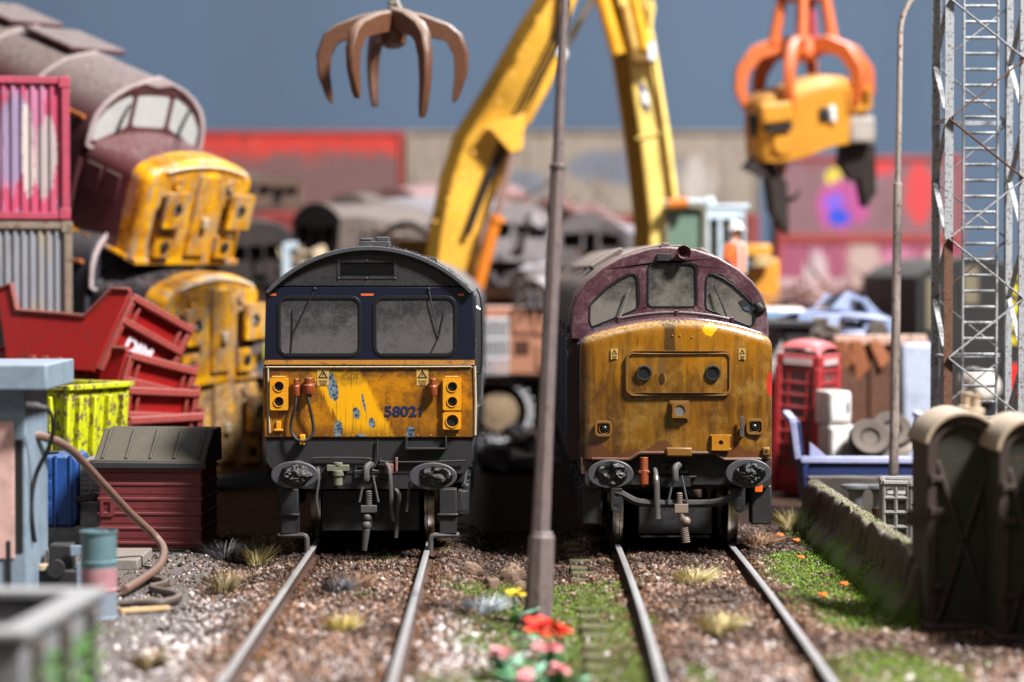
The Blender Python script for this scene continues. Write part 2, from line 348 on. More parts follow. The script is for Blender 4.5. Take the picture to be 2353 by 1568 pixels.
wl = sst(-x, 2.6, 3.3) * sst(29.5 - y, 0, 2); wl2 = np.exp(-((x + 0.35) / 0.8) ** 2) * sst(27.5 - y, 0, 2) * 0.6; wl3 = sst(25 - y, 0, 3) * 0.25
pick = RNG.random(n) < np.maximum.reduce([wl, wl2, wl3]) * 0.75; c[pick] = pal([(196, 188, 188), (150, 140, 140), (112, 100, 96), (206, 198, 196)], int(pick.sum()))
dl = np.abs(np.abs(x - ctr('l', y)) - HG); dr = np.abs(np.abs(x - ctr('r', y)) - HG); rk = RNG.random(n) < np.exp(-(np.minimum(dl, dr) / 0.18) ** 2) * 0.85
c[rk] = pal([(94, 60, 38), (70, 46, 32), (110, 74, 46)], int(rk.sum()))
oil = sst(fbm(x + 40, y, 0.9, 4), 0.52, 0.64)[:, None] * 0.5; dk = sst(y, 30.6, 32.6)[:, None]; c = c * (1 - 0.5 * dk) * (1 - oil) * RNG.uniform(0.65, 1.35, (n, 1)) * (1.0 + 0.28 * sst(30.0 - y, 0, 6))[:, None]  # glare painted into the stones: paler towards the camera; darker from the locomotives back
s = np.clip(RNG.lognormal(math.log(0.0205), 0.48, n), 0.008, 0.07)
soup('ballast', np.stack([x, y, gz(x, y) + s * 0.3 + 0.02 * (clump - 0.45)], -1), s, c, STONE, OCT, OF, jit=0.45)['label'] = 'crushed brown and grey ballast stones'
n = 330000; x = RNG.uniform(-4, 5.6, n); y = 20.6 + 15 * RNG.random(n); mm = sst(mossmask(x, y), 0.30, 0.8) * (0.5 + 0.5 * sst(fbm(x, y, 6.0, 3), 0.40, 0.58)) * norail(x, y, 0.05); keep = RNG.random(n) < mm; x, y, mm = x[keep], y[keep], mm[keep]; n = len(x)
c = pal([(112, 134, 62), (88, 110, 50), (136, 152, 78), (68, 82, 42), (124, 118, 74)], n) * RNG.uniform(0.65, 1.2, (n, 1)); s = RNG.uniform(0.011, 0.03, n)
gl = np.maximum(np.exp(-((x - 3.95) / 0.75) ** 2), 0.6 * np.exp(-((x - 0.7) / 0.7) ** 2))[:, None]; c = c * (1 - gl) + gl * c * np.array([1.15, 1.45, 0.55])
TRI = np.array([(-.5, -.4, 0), (.5, -.4, 0), (.3, .4, .1), (-.3, .5, 0)]); TF = np.array([(0, 1, 2, 3)])
zo = RNG.random(n) * 0.07 * mm
soup('moss', np.stack([x, y, gz(x, y) + 0.015 + zo], -1), s, c, MOSSM, TRI, TF)['label'] = 'bright green moss flock over the ballast'
n = 2600; x = -3.3 - 3.4 * RNG.random(n) ** 1.6; y = RNG.uniform(24, 34, n); s = np.clip(RNG.lognormal(math.log(0.014), 0.5, n), 0.006, 0.05)
soup('grit', np.stack([x, y, gz(x, y) + s * 0.3], -1), s, pal([(60, 50, 46), (150, 140, 132), (104, 82, 66), (200, 192, 184)], n), STONE, CUBE, CF)['label'] = 'dark grit scattered over the concrete apron'

def tuft(px, py, Yd, label, cols, h=0.34, spread=0.26, nb=230, lean=0.0):
    p = W(px, py, Yd); x0, y0 = p.x, p.y; z0 = float(gz(x0, y0)); v = []; f = []; tc = []
    for i in range(nb):
        a = random.uniform(0, 6.283); r = spread * 0.45 * math.sqrt(random.random()); bx, by = r * math.cos(a), r * math.sin(a); L = h * random.uniform(0.5, 1.1)
        ox, oy = math.cos(a) * spread * random.uniform(0.1, 1.0) + lean, math.sin(a) * spread * random.uniform(0.1, 1.0); w = random.uniform(0.004, 0.009); q = Vector((-math.sin(a + 1), math.cos(a + 1), 0)) * w
        k = len(v); c = lin(*random.choice(cols)) * random.uniform(0.7, 1.2)
        for t, ww in ((0, 1), (0.5, 0.8), (1, 0.15)):
            m_ = Vector((bx + ox * t * t * 0.9 + ox * 0.1 * t, by + oy * t * t, L * (t - 0.18 * t * t)))
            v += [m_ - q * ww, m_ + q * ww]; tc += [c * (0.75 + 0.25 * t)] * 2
        f += [(k, k + 1, k + 3, k + 2), (k + 2, k + 3, k + 5, k + 4)]
    me = bpy.data.meshes.new('grass_tuft'); me.from_pydata([tuple(q) for q in v], [], f)
    at = me.color_attributes.new('tint', 'FLOAT_COLOR', 'POINT'); cc = np.ones((len(v), 4)); cc[:, :3] = np.array(tc); at.data.foreach_set('color', cc.ravel().astype(np.float32))
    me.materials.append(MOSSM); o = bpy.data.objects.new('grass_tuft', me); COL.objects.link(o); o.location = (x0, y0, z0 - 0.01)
    return tag(o, label, 'grass tuft', 'static grass tufts on the ground')
ST = [(206, 188, 128), (180, 158, 96), (222, 208, 160)]; GR = [(96, 92, 96), (70, 66, 70), (130, 126, 130)]; BR = [(150, 110, 78), (112, 82, 60), (170, 140, 110)]
tuft(592, 1312, 32.0, 'yellow straw grass tuft beside the left rail near the maroon bin', ST, 0.36)
tuft(515, 1318, 32.2, 'dark grey grass tuft left of the yellow one near the maroon bin', GR, 0.30, 0.36)
tuft(512, 1388, 29.3, 'pale straw tuft at the edge of the concrete apron', [(170, 150, 110), (140, 118, 84), (196, 180, 140)], 0.34)
tuft(775, 1392, 28.6, 'grey and rust tuft between the rails of the left track', GR, 0.20, 0.28)
tuft(818, 1385, 28.9, 'rusty brown tuft beside the grey one between the left rails', BR, 0.26, 0.28)
tuft(785, 1478, 25.6, 'yellow tuft nearest the camera between the left rails', [(206, 186, 96), (186, 160, 80), (220, 206, 130)], 0.24, 0.22)
tuft(1110, 1415, 27.5, 'pale blue grey tuft left of the leaning lamp post', [(176, 186, 196), (150, 160, 168), (200, 206, 212)], 0.24, 0.32)
tuft(1590, 1380, 29.0, 'large straw tuft between the rails of the right track', ST, 0.28, 0.34, 300)
tuft(1652, 1490, 25.2, 'straw tuft nearest the camera between the right rails', ST, 0.26, 0.30)
tuft(1822, 1232, 35.6, 'tall straw tuft at the far end of the mossy concrete wall', ST, 0.42, 0.36, 280)
tuft(1742, 1275, 33.3, 'brown dry tuft beside the front wheel of the maroon locomotive', BR, 0.22, 0.38)
tuft(340, 1535, 23.8, 'blurred tan tuft on the apron near the foreground trough', [(150, 128, 84), (120, 100, 70)], 0.26, 0.26)
CLOD = paint('clod_earth', (110, 86, 70), 0.95, 0.6, dust=0.5, dcol=srgb(150, 130, 112), sc=6, bump=0.9)
def clod(px, py, Yd, r, label):
    p = W(px, py, Yd); m = MB().sph((0, 0, 0), (r, r * 0.8, r), 22, 16); sd = random.random() * 50
    m.map(lambda x, y, z: tuple(Vector((x, y, z)) * float(0.45 + 1.0 * fbm(np.array([x * 9 + sd]), np.array([y * 9 + z * 7]), 1.0, 5)[0])))
    tag(m.build('earth_clod', CLOD, None, loc=(p.x, p.y, float(gz(p.x, p.y)) + r * 0.35), sm=15), label, 'earth clod', 'clods of earth on the ballast')
clod(1172, 1325, 30.3, 0.19, 'tall crumbly earth clod just left of the lamp post foot')
clod(1085, 1318, 30.6, 0.13, 'small crumbly earth clod at the edge of the locomotive shadow')
clod(1130, 1345, 29.5, 0.12, 'low dark earth clod in front of the tall one')
clod(1195, 1362, 29.3, 0.10, 'low earth clod touching the lamp post foot')
OFL = plain('orange_petal', (232, 108, 24), 0.7)
def ofl(px, py, Yd, label):
    p = W(px, py, Yd); m = MB()
    for i in range(6): a = i * 1.05; m.sph((0.03 * math.cos(a), 0.03 * math.sin(a), 0.04 + 0.012 * math.sin(i * 2.3)), (0.026, 0.026, 0.016), 8, 5)
    m.cyl((0, 0, -0.04), (0, 0, 0.04), 0.006, n=6)
    tag(m.build('orange_flower', OFL, loc=(p.x, p.y, float(gz(p.x, p.y)) + 0.03)), label, 'flower', 'orange flowers in the moss')
ofl(1792, 1240, 34.4, 'tiny orange flower just below the tall straw tuft'); ofl(1830, 1256, 34.0, 'tiny orange flower against the foot of the mossy wall')
ofl(1940, 1366, 29.2, 'orange flower in the moss near the middle of the concrete wall'); ofl(1890, 1394, 28.2, 'orange flower in the moss closest to the right rail'); ofl(1840, 1300, 32.0, 'faint orange flower in the moss among the gravel')

# ================================================================ shared locomotive materials
YFR = None
BLK = paint('sooty_black', (26, 25, 28), 0.55, 0.3, gcol=srgb(62, 54, 48), dust=0.55, dcol=srgb(96, 90, 86), sc=2.5)
UGREY = paint('underframe_grey', (31, 30, 31), 0.55, 0.5, gcol=srgb(18, 16, 16), dust=0.5, dcol=srgb(78, 71, 67), sc=3)
PIPEG = paint('dusty_pipe', (68, 65, 64), 0.6, 0.5, dust=0.4, sc=6)
GREASE = plain('buffer_grease', (6, 6, 7), 0.22, 0.0, 0.5, 30, 0.8, 0.5); GREASE.node_tree.nodes['Bump'].inputs['Distance'].default_value = 0.02
BUFM = paint('buffer_steel', (74, 74, 79), 0.45, 0.55, metal=0.25, dust=0.3, sc=5)
RUB = plain('window_rubber', (16, 16, 19), 0.45)
WIPE = plain('wiper_black', (34, 34, 36), 0.5); STEEL = plain('worn_steel', (150, 146, 142), 0.38, 0.7, 0.3, 12)
COPPER = paint('copper_pipe', (150, 74, 38), 0.4, 0.5, dust=0.3, sc=8, metal=0.3)
ORNG = plain('orange_paint', (214, 92, 26), 0.5, 0, 0.3)
LENS = plain('dead_lens', (30, 30, 32), 0.25, 0, 0.5, 30)
STICK = plain('sticker_paper', (176, 140, 70), 0.7, 0, 0.2, 20); INK = plain('print_black', (26, 22, 20), 0.6)
TYRE = plain('polished_tyre', (170, 160, 148), 0.25, 0.9, 0.3, 20)
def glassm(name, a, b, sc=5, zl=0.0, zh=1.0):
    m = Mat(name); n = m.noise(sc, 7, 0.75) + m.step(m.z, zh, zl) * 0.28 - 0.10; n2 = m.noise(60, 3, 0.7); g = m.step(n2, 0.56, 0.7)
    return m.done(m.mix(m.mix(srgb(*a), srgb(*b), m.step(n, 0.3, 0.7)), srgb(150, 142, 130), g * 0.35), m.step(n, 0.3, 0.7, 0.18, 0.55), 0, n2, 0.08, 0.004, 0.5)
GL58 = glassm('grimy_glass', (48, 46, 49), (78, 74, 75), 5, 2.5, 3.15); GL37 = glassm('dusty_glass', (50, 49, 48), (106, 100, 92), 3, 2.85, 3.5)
def mkL(X0): return lambda px, py, dy=0.0: (W(px, py, 32 + dy).x - X0, W(px, py, 32 + dy).z)
def buffer_(par, cx, cz, y, rx, rz, seed):
    b = MB().prism(ell(cx, cz, rx, rz, 40), y, y + 0.045).cyl((cx, y + 0.04, cz), (cx, y + 0.30, cz), 0.09, n=18).cyl((cx, y + 0.28, cz), (cx, y + 0.52, cz), 0.15, n=18).build('buffer', BUFM, par, 0.012)
    rs = np.random.default_rng(seed); o1, o2 = rs.random(2) * 40
    def g(u, v):
        a = v * 2 * math.pi; rr = u * (0.78 + 0.25 * float(vn(math.cos(a) * 2 + o1, math.sin(a) * 2 + o2, 1.0))); x = rr * math.cos(a) * rx * 0.78 + 0.05 * rx; z = rr * math.sin(a) * rz * 0.86
        h = (1 - u ** 2) ** 0.6 * (0.014 + 0.16 * float(fbm(np.array([x * 9 + o1]), np.array([z * 9 + o2]), 1.0, 4)[0]) ** 2.0)
        return (cx + x, y - 0.001 - h, cz + z)
    MB().grid(g, 26, 64).build('grease', GREASE, b, sm=60)
def bogie(par, y0, y1, wheels):
    for sg in (-1, 1):
        sf = MB().bb(sg * 1.12 - 0.05, sg * 1.12 + 0.05, y0, y1, 0.42, 0.70)
        for yy in wheels:
            sf.bb(sg * 1.15 - 0.10, sg * 1.15 + 0.10, yy - 0.17, yy + 0.17, 0.33, 0.72)
            for d in (-0.32, 0.32): sf.cyl((sg * 1.16, yy + d, 0.40), (sg * 1.16, yy + d, 0.66), 0.085, n=10)
        sf.bb(sg * 1.18 - 0.03, sg * 1.18 + 0.03, y0 + 0.2, y1 - 0.2, 0.72, 0.78)
        sf.build('bogie_frame', UGREY, par, 0.01)
    for yy in wheels:
        for sg in (-1, 1):
            w = MB().lathe([(0.05, -0.05), (0.40, -0.05), (0.43, -0.04), (0.43, 0.04), (0.05, 0.05)], (sg * 0.74, yy, 0.5), (1, 0, 0), 36).build('wheel', BLK, par)
            MB().lathe([(0.432, -0.066), (0.53, -0.066), (0.53, -0.03), (0.502, -0.02), (0.497, 0.066), (0.432, 0.066), (0.432, -0.066)] if sg > 0 else [(0.432, -0.066), (0.497, -0.066), (0.502, 0.02), (0.53, 0.03), (0.53, 0.066), (0.432, 0.066), (0.432, -0.066)], (sg * 0.74, yy, 0.5), (1, 0, 0), 44, False).build('tyre', TYRE, w)
def sticker(par, cx, cz, y, w, h):
    s = MB().bb(cx - w / 2, cx + w / 2, y, y + 0.004, cz - h / 2, cz + h / 2).build('warning_label', STICK, par)
    t = MB(); a = w * 0.42; tz = cz + h * 0.18
    tri = [(cx - a, tz - a * 0.75), (cx + a, tz - a * 0.75), (cx, tz + a * 0.95)]
    t.ring(tri, offset(tri, -a * 0.22), y - 0.003, y)
    t.prism([(cx + a * .08, tz + a * .42), (cx - a * .22, tz - a * .12), (cx - a * .02, tz - a * .12), (cx - a * .12, tz - a * .52), (cx + a * .24, tz + a * .06), (cx + a * .04, tz + a * .06)], y - 0.003, y)
    for k in range(3): t.bb(cx - w * (0.34 - 0.05 * k), cx + w * (0.34 - 0.04 * k), y - 0.003, y, cz - h * (0.22 + 0.11 * k) - h * 0.02, cz - h * (0.22 + 0.11 * k) + h * 0.02)
    t.build('warning_print', INK, s)
def hooks(par, cx, y, z, px=0.0):
    h = MB().tube(smooth_path([(cx + 0.02, y + 0.3, z), (cx + 0.02, y, z + 0.10), (cx - 0.03, y - 0.12, z + 0.06), (cx - 0.03, y - 0.15, z - 0.10)], 5), [0.045] * 15 + [0.03], 8)
    h.build('coupling_hook', PIPEG, par)
    for sg in (-1, 1): MB().tube([(cx + sg * 0.05, y - 0.12, z - 0.02), (cx + sg * 0.12, y - 0.15, z - 0.36)], 0.016, 6).build('shackle', PIPEG, par)
# ================================================================ the blue cabbed locomotive (front in focus)
L8 = mkL(-1.70)
loc58 = thing('locomotive', 'navy blue cabbed diesel locomotive with battered yellow front numbered 58021', 'locomotive', (-1.70, 32, 0))
m = Mat('scuffed_yellow_58')
n1 = m.noise(3.5, 7, 0.7, vec=m.P); n2 = m.noise(20, 5, 0.75, vec=m.P); n3 = m.noise(6, 5, 0.6, vec=m.P, st=(9, 1, 0.8)); wb = (n2 - 0.5) * 0.9
col = m.mix(srgb(178, 114, 8), srgb(124, 76, 10), m.step(n1, 0.35, 0.62))
col = m.mix(col, srgb(112, 70, 24), m.step(n1 * 0.6 + n2 * 0.5, 0.52, 0.72) * 0.85); n4 = m.noise(45, 4, 0.7, vec=m.P); col = m.mix(col, srgb(70, 44, 20), m.step(n4, 0.62, 0.68) * 0.7)
x, z = m.x, m.z
sw = m.step(abs(x + 0.23 + (z - 1.9) * 0.52 + (n3 - 0.5) * 0.22) + (n2 - 0.5) * 0.06, 0.34, 0.28) * m.step(n1 * 0.5 + n3 * 0.5, 0.28, 0.4)
col = m.mix(col, srgb(226, 162, 8), sw * 0.85)
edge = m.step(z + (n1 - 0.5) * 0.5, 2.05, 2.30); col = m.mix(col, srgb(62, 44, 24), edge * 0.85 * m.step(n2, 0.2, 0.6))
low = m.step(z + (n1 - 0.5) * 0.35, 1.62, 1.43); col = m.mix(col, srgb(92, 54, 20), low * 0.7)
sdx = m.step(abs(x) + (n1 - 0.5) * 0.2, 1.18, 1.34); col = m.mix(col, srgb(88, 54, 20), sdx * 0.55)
bl = None
for (px, py, rx, rz, an) in ((765, 890, 12, 33, 0.18), (820, 950, 8, 14, 0.1), (855, 972, 7, 12, 0.15), (778, 987, 10, 21, 0), (830, 1003, 13, 7, 0), (944, 994, 10, 16, 0), (836, 925, 3, 22, 0.2)):
    a, b = L8(px, py); q = m.blob(a, b, rx / 181, rz / 181, an, wb * 1.6 + (n3 - 0.5) * 1.2, 0.12); bl = q if bl is None else m.math('MAXIMUM', bl, q)
drp = m.step(m.noise(14, 4, 0.6, vec=m.P, st=(3, 1, 0.16)), 0.56, 0.68) * m.step(n1, 0.3, 0.6); col = m.mix(col, srgb(66, 42, 18), drp * 0.55); col = m.mix(col, m.mix(srgb(30, 38, 54), srgb(112, 130, 140), m.step(n2, 0.38, 0.6)), bl)
Y58 = m.done(col, m.step(n2, 0.2, 0.8, 0.2, 0.42), 0, n2 * 0.5 - bl * 0.8, 0.25, 0.012, coat=0.25)
m = Mat('navy_paint'); n1 = m.noise(4, 5, 0.6); n2 = m.noise(30, 4, 0.7)
NAVY = m.done(m.mix(m.mix(srgb(5, 7, 22), srgb(9, 14, 40), n1), srgb(36, 38, 48), m.step(n2, 0.6, 0.75) * 0.35), 0.42, 0, n2, 0.08, 0.006)
Y58e = paint('yellow_ledge', (138, 88, 8), 0.5, 1.0, gcol=srgb(36, 27, 18), dust=0.0, sc=3, streak=.4)
CHIPW = paint('bare_edge', (178, 164, 138), 0.5, 0.8, gcol=srgb(92, 62, 30), dust=0, sc=9)
PY58 = paint('lamp_box_yellow', (214, 144, 12), 0.38, 0.55, gcol=srgb(90, 56, 20), dust=0.3, sc=7)
ORSTR = plain('orange_line', (196, 88, 34), 0.5)
HW, ZE, ZT = 1.305, 3.27, 3.83
sec = [(-1.335, 1.42), (-1.335, 2.40)] + arch(HW, 2.40, ZE, ZT, 22)[1:-1] + [(1.335, 2.40), (1.335, 1.42)]
MB().loft([[(a, y, b) for a, b in sec] for y in (0.09, 2.1)]).build('cab_shell', NAVY, loc58, 0.015)
ROOF58 = paint('sooty_roof', (58, 58, 62), 0.75, 0.6, gcol=srgb(26, 26, 28), dust=0.75, dcol=srgb(126, 124, 124), sc=4, bump=0.7)
ra = arch(HW + 0.015, ZE - 0.05, ZE, ZT + 0.02, 26)[1:-1]
ri = arch(HW - 0.03, ZE - 0.05, ZE - 0.03, ZT - 0.04, 26)[1:-1]
rf = MB().loft([[(a, y, b) for a, b in ra + ri[::-1]] for y in (-0.05, 2.15)]).build('cab_roof', ROOF58, loc58, 0.01)
a, b = L8(862, 562, 0.5); MB().box((a - 0.0, 0.55, ZT + 0.05), (0.38, 0.5, 0.07)).box((a + 0.1, 0.5, ZT + 0.11), (0.16, 0.4, 0.06)).box((a - 0.11, 0.5, ZT + 0.105), (0.15, 0.4, 0.04)).build('roof_hatch', ROOF58, loc58, 0.012)
for px in (722, 994):
    a, b = L8(px, 597, 0.3); MB().tube([(a + 0.045 * math.cos(t), 0.35, b - 0.02 + 0.045 * math.sin(t)) for t in np.linspace(0, math.pi * 2, 13)], 0.014, 6).build('lifting_eye', ROOF58, loc58)
gr = MB()
for i in range(420):
    t = random.uniform(-0.75, 0.75); rad = (HW ** 2 + (ZT - ZE) ** 2) / 2 / (ZT - ZE); gr.box((rad * math.sin(t) * 0.98, random.uniform(0.0, 1.9), ZT - rad + rad * math.cos(t) + 0.022), (random.uniform(.01, .04), random.uniform(.01, .04), random.uniform(.006, .03)), (random.random() * 3,) * 3)
kind(gr.build('roof_grit', BLK, loc58), 'stuff')
# dome panel over the windscreen
dome = arch(HW - 0.035, 3.34, 3.345, ZT - 0.045, 22)[1:-1]
gx0, gz0 = L8(778, 638); gx1, gz1 = L8(908, 600)
MB().plate(dome, [rrect(gx0, gx1, gz0, gz1, 0.01)], 0.03, 0.10).build('dome_panel', BLK, loc58, 0.004)
g = MB().ring(rrect(gx0 - 0.02, gx1 + 0.02, gz0 - 0.02, gz1 + 0.02, 0.012), rrect(gx0 + 0.018, gx1 - 0.018, gz0 + 0.018, gz1 - 0.018, 0.005), 0.022, 0.034).build('grille', BLK, loc58, 0.004)
for k in range(14): zz = gz0 + 0.02 + k * (gz1 - gz0 - 0.03) / 13; MB().box(((gx0 + gx1) / 2, 0.045, zz), (gx1 - gx0 - 0.03, 0.03, 0.007), (0.5, 0, 0)).build('slat', RUB, g)
for k in (0, .5, 1):
    for zz in (gz0 - 0.008, gz1 + 0.008): MB().sph((gx0 + (gx1 - gx0) * k, 0.012, zz), 0.008, 8, 6).build('bolt', STEEL, g)
# windscreen panel with two openings
wl = rrect(*sorted((L8(637, 0)[0], L8(828, 0)[0])), L8(0, 818)[1], L8(0, 682)[1], 0.13, 7); wr = rrect(*sorted((L8(858, 0)[0], L8(1048, 0)[0])), L8(0, 818)[1], L8(0, 682)[1], 0.13, 7)
MB().plate([(-1.335, 2.40), (1.335, 2.40), (1.312, ZE - 0.02), (1.24, 3.33), (-1.24, 3.33), (-1.312, ZE - 0.02)], [wl, wr], 0.035, 0.10).build('windscreen_surround', NAVY, loc58, 0.006)
for w_, wip in ((wl, ((723, 664), (712, 690), (672, 770), (672, 712), (668, 812))), (wr, ((985, 664), (990, 690), (1008, 775), (1020, 718), (990, 812)))):
    p = MB().ring(offset(w_, 0.012), offset(w_, -0.028), 0.022, 0.06).build('windscreen', RUB, loc58, 0.006)
    MB().ring(offset(w_, -0.026), offset(w_, -0.034), 0.03, 0.06).build('inner_trim', UGREY, p, 0.003)
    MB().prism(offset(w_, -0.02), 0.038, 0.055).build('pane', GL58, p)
    q = [L8(*k) for k in wip]; wp = MB().tube([(q[0][0], 0.03, q[0][1]), (q[1][0], 0.0, q[1][1]), (q[2][0], 0.02, q[2][1])], 0.008, 6)
    wp.tube([(q[3][0], 0.03, q[3][1]), (q[2][0], 0.025, q[2][1]), (q[4][0], 0.03, q[4][1])], 0.009, 6).sph((q[0][0], 0.025, q[0][1]), 0.022, 8, 6).build('wiper', WIPE, loc58)
for a0, a1 in ((617, 634), (829, 858), (1052, 1066)):
    x0, z0 = L8(a0, 680); x1, z1 = L8(a1, 675); MB().bb(x0, x1, 0.031, 0.036, z0, z1).build('orange_line', ORSTR, loc58)
# yellow front
MB().loft([[(-1.335, 0.035, 2.40), (1.335, 0.035, 2.40), (1.335, 0.09, 2.44), (-1.335, 0.09, 2.44)], [(-1.342, -0.075, 2.345), (1.342, -0.075, 2.345), (1.342, 0.1, 2.32), (-1.342, 0.1, 2.32)]]).build('waist_ledge', Y58e, loc58, 0.012)
MB().prism([(-1.345, 1.415), (1.345, 1.415), (1.345, 2.325), (-1.345, 2.325)], -0.06, 0.09).build('front_panel', Y58, loc58, 0.02)
e = MB().tube([(-1.26, -0.066, 1.48), (-1.275, -0.07, 1.8), (-1.28, -0.075, 2.30)], 0.014, 6).tube([(-1.30, -0.075, 2.315), (-0.5, -0.08, 2.315), (0.6, -0.08, 2.318), (1.30, -0.075, 2.322)], 0.013, 6); e.build('edge_bead', CHIPW, loc58)
MB().tube([(1.345, -0.06, 1.45), (1.35, -0.065, 1.9), (1.34, -0.07, 2.33)], 0.02, 6).build('edge_bead', CHIPW, loc58)
def lampbox(x0, y0, x1, y1, lamps, r=11):
    (a, b), (c, d) = L8(x0, y1), L8(x1, y0)
    holes = [ell(*L8(*k), r / 181, r / 181, 20) for k in lamps]
    o = MB().plate(rrect(a, c, b, d, 0.025), holes, -0.125, -0.055).build('lamp_box', PY58, loc58, 0.01)
    for k in lamps:
        cx, cz = L8(*k); MB().cyl((cx, -0.10, cz), (cx, -0.06, cz), r / 181 * 0.98, n=20).build('lens', LENS, o)
        MB().lathe([(r / 181 * 0.98, -0.01), (r / 181 * 1.12, -0.012), (r / 181 * 1.15, 0.01)], (cx, -0.125, cz), (0, 1, 0), 22, False).build('lamp_rim', PY58, o)
    MB().cyl((a + 0.03, -0.10, d + 0.012), (c - 0.03, -0.10, d + 0.012), 0.014, n=8).build('hinge', PY58, o)
lampbox(622, 868, 664, 942, [(643, 887), (643, 922)]); lampbox(1018, 868, 1060, 942, [(1040, 888), (1040, 922)]); lampbox(1018, 947, 1060, 986, [(1040, 966)], 14)
def jumper(px, py0, py1, w):
    a, b = L8(px, py1); c, d = L8(px, py0); MB().lathe([(w * .8, 0), (w, 0.02), (w, (d - b) * 0.55), (w * 0.75, (d - b) * 0.6), (w * 0.8, (d - b) * .95), (w * 0.5, d - b)], (a, -0.13, b), (0, 0, 1), 14).bb(a - w * 1.1, a + w * 1.1, -0.14, -0.06, b + (d - b) * .5, b + (d - b) * .64).build('jumper_socket', COPPER, loc58, 0.006)
jumper(683, 868, 910, 0.045); jumper(712, 866, 906, 0.075); jumper(996, 868, 910, 0.055)
def cable(pts, r=0.02, mat=None, name='cable'): return MB().tube(smooth_path([(L8(a, b)[0], y, L8(a, b)[1]) for a, b, y in pts], 6), r, 8).build(name, mat or BLK, loc58)
cable([(683, 908, -.14), (680, 935, -.16), (671, 970, -.13), (672, 992, -.13), (684, 1008, -.15), (697, 1012, -.17)]); cable([(711, 905, -.14), (712, 925, -.17), (720, 965, -.14), (722, 990, -.14), (712, 1006, -.16), (698, 1013, -.18)])
a, b = L8(697, 1008); MB().bb(a - 0.035, a + 0.035, -0.18, -0.05, b - 0.07, b + 0.06).build('cable_bracket', PY58, loc58, 0.012)
a, b = L8(641, 985); MB().bb(a - 0.03, a + 0.03, -0.09, -0.05, b - 0.02, b + 0.10).bb(a - 0.06, a + 0.06, -0.10, -0.05, b - 0.03, b).build('lamp_iron', PY58, loc58, 0.008)
for px in range(630, 1080, 30): a, b = L8(px, 1000); MB().sph((a, -.062, b), .009, 8, 6).build('rivet', PY58, loc58)
sticker(loc58, *L8(743, 867), -0.065, 0.15, 0.21); sticker(loc58, *L8(971, 867), -0.065, 0.15, 0.21)
a, b = L8(928, 946); t = text_mb('5802', 0.182, 0.005, 0.004); xm = max(v[0] for v in t.v); hz = max(v[1] for v in t.v); lz = min(v[1] for v in t.v); t.prism([(xm + .030, lz + .004), (xm + .056, lz + .004), (xm + .056, hz - .003), (xm + .036, hz - .003), (xm + .030, hz - .022), (xm + .008, hz - .030), (xm + .008, hz - .048), (xm + .030, hz - .044)], -.004, .004, 'xy'); t.map(lambda x, y, z: (x - .035, y, z)); t.xf(Matrix.Translation((a, -0.064, b)) @ Matrix.Rotation(R(90), 4, 'X') @ Matrix.Diagonal((1.14, 1, 1, 1))); t.build('number_lettering', plain('number_ink', (18, 28, 66), 0.5, 0, 0.3, 20), loc58)
# below the yellow
MB().prism([(-1.32, 1.41), (-1.32, 1.12), (-1.20, 0.95), (1.20, 0.95), (1.32, 1.12), (1.32, 1.41)], -0.03, 0.4).build('apron_plate', UGREY, loc58, 0.012)
hk = (L8(833, 1092), L8(880, 1073))
MB().plate([(-1.0, 0.95), (-1.0, 0.76), (1.0, 0.76), (1.0, 0.95)], [], -0.02, 0.3).build('buffer_beam', UGREY, loc58, 0.008)
a, b = L8(855, 1085); MB().plate(rrect(a - .22, a + .22, b - .08, b + .09, .01), [rrect(a - .19, a + .19, b - .055, b + .065, .01)], -0.05, -0.03).build('drawgear_plate', BLK, loc58, 0.004)
for px, py in ((677, 1092), (995, 1095)): a, b = L8(px, py, -0.5); buffer_(loc58, a, b, -0.5, 0.30, 0.172, px)
hooks(loc58, L8(850, 1080)[0], -0.12, L8(850, 1085)[1])
scr = MB(); a, b = L8(850, 1120); c_, d_ = L8(848, 1165)
scr.tube([(a, -0.25, b - 0.02), (a, -0.27, b - 0.24)], 0.032, 8)
for k in range(9): scr.cyl((a, -0.26, b - 0.03 - k * 0.022), (a, -0.26, b - 0.042 - k * 0.022), 0.042, n=10)
scr.box((a, -0.27, b - 0.25), (0.2, 0.09, 0.09)).sph((a - 0.02, -0.27, b - 0.36), 0.055).sph((a - 0.03, -0.27, b - 0.46), 0.062).tube([(a - 0.03, -0.27, b - 0.5), (a - 0.06, -0.26, b - 0.78)], [0.05, 0.035], 8)
scr.build('screw_coupling', PIPEG, loc58, 0.006)
cable([(728, 1080, -.2), (735, 1075, -.3), (737, 1100, -.36), (732, 1140, -.36), (736, 1170, -.34)], 0.018, PIPEG, 'brake_hose'); cable([(958, 1075, -.2), (948, 1085, -.3), (943, 1110, -.36), (940, 1145, -.36), (936, 1170, -.34)], 0.018, PIPEG, 'brake_hose')
a, b = L8(731, 1080); MB().tube([(a, -0.22, b + .06), (a, -0.24, b - 0.10)], [0.05, 0.06], 10).build('hose_valve', UGREY, loc58)
cable([(889, 1065, -.12), (896, 1075, -.2), (899, 1100, -.25), (902, 1160, -.25), (906, 1192, -.22)], 0.03, PIPEG, 'air_pipe'); cable([(910, 1125, -.12), (918, 1135, -.2), (916, 1170, -.22), (911, 1232, -.2)], 0.028, PIPEG, 'air_pipe')
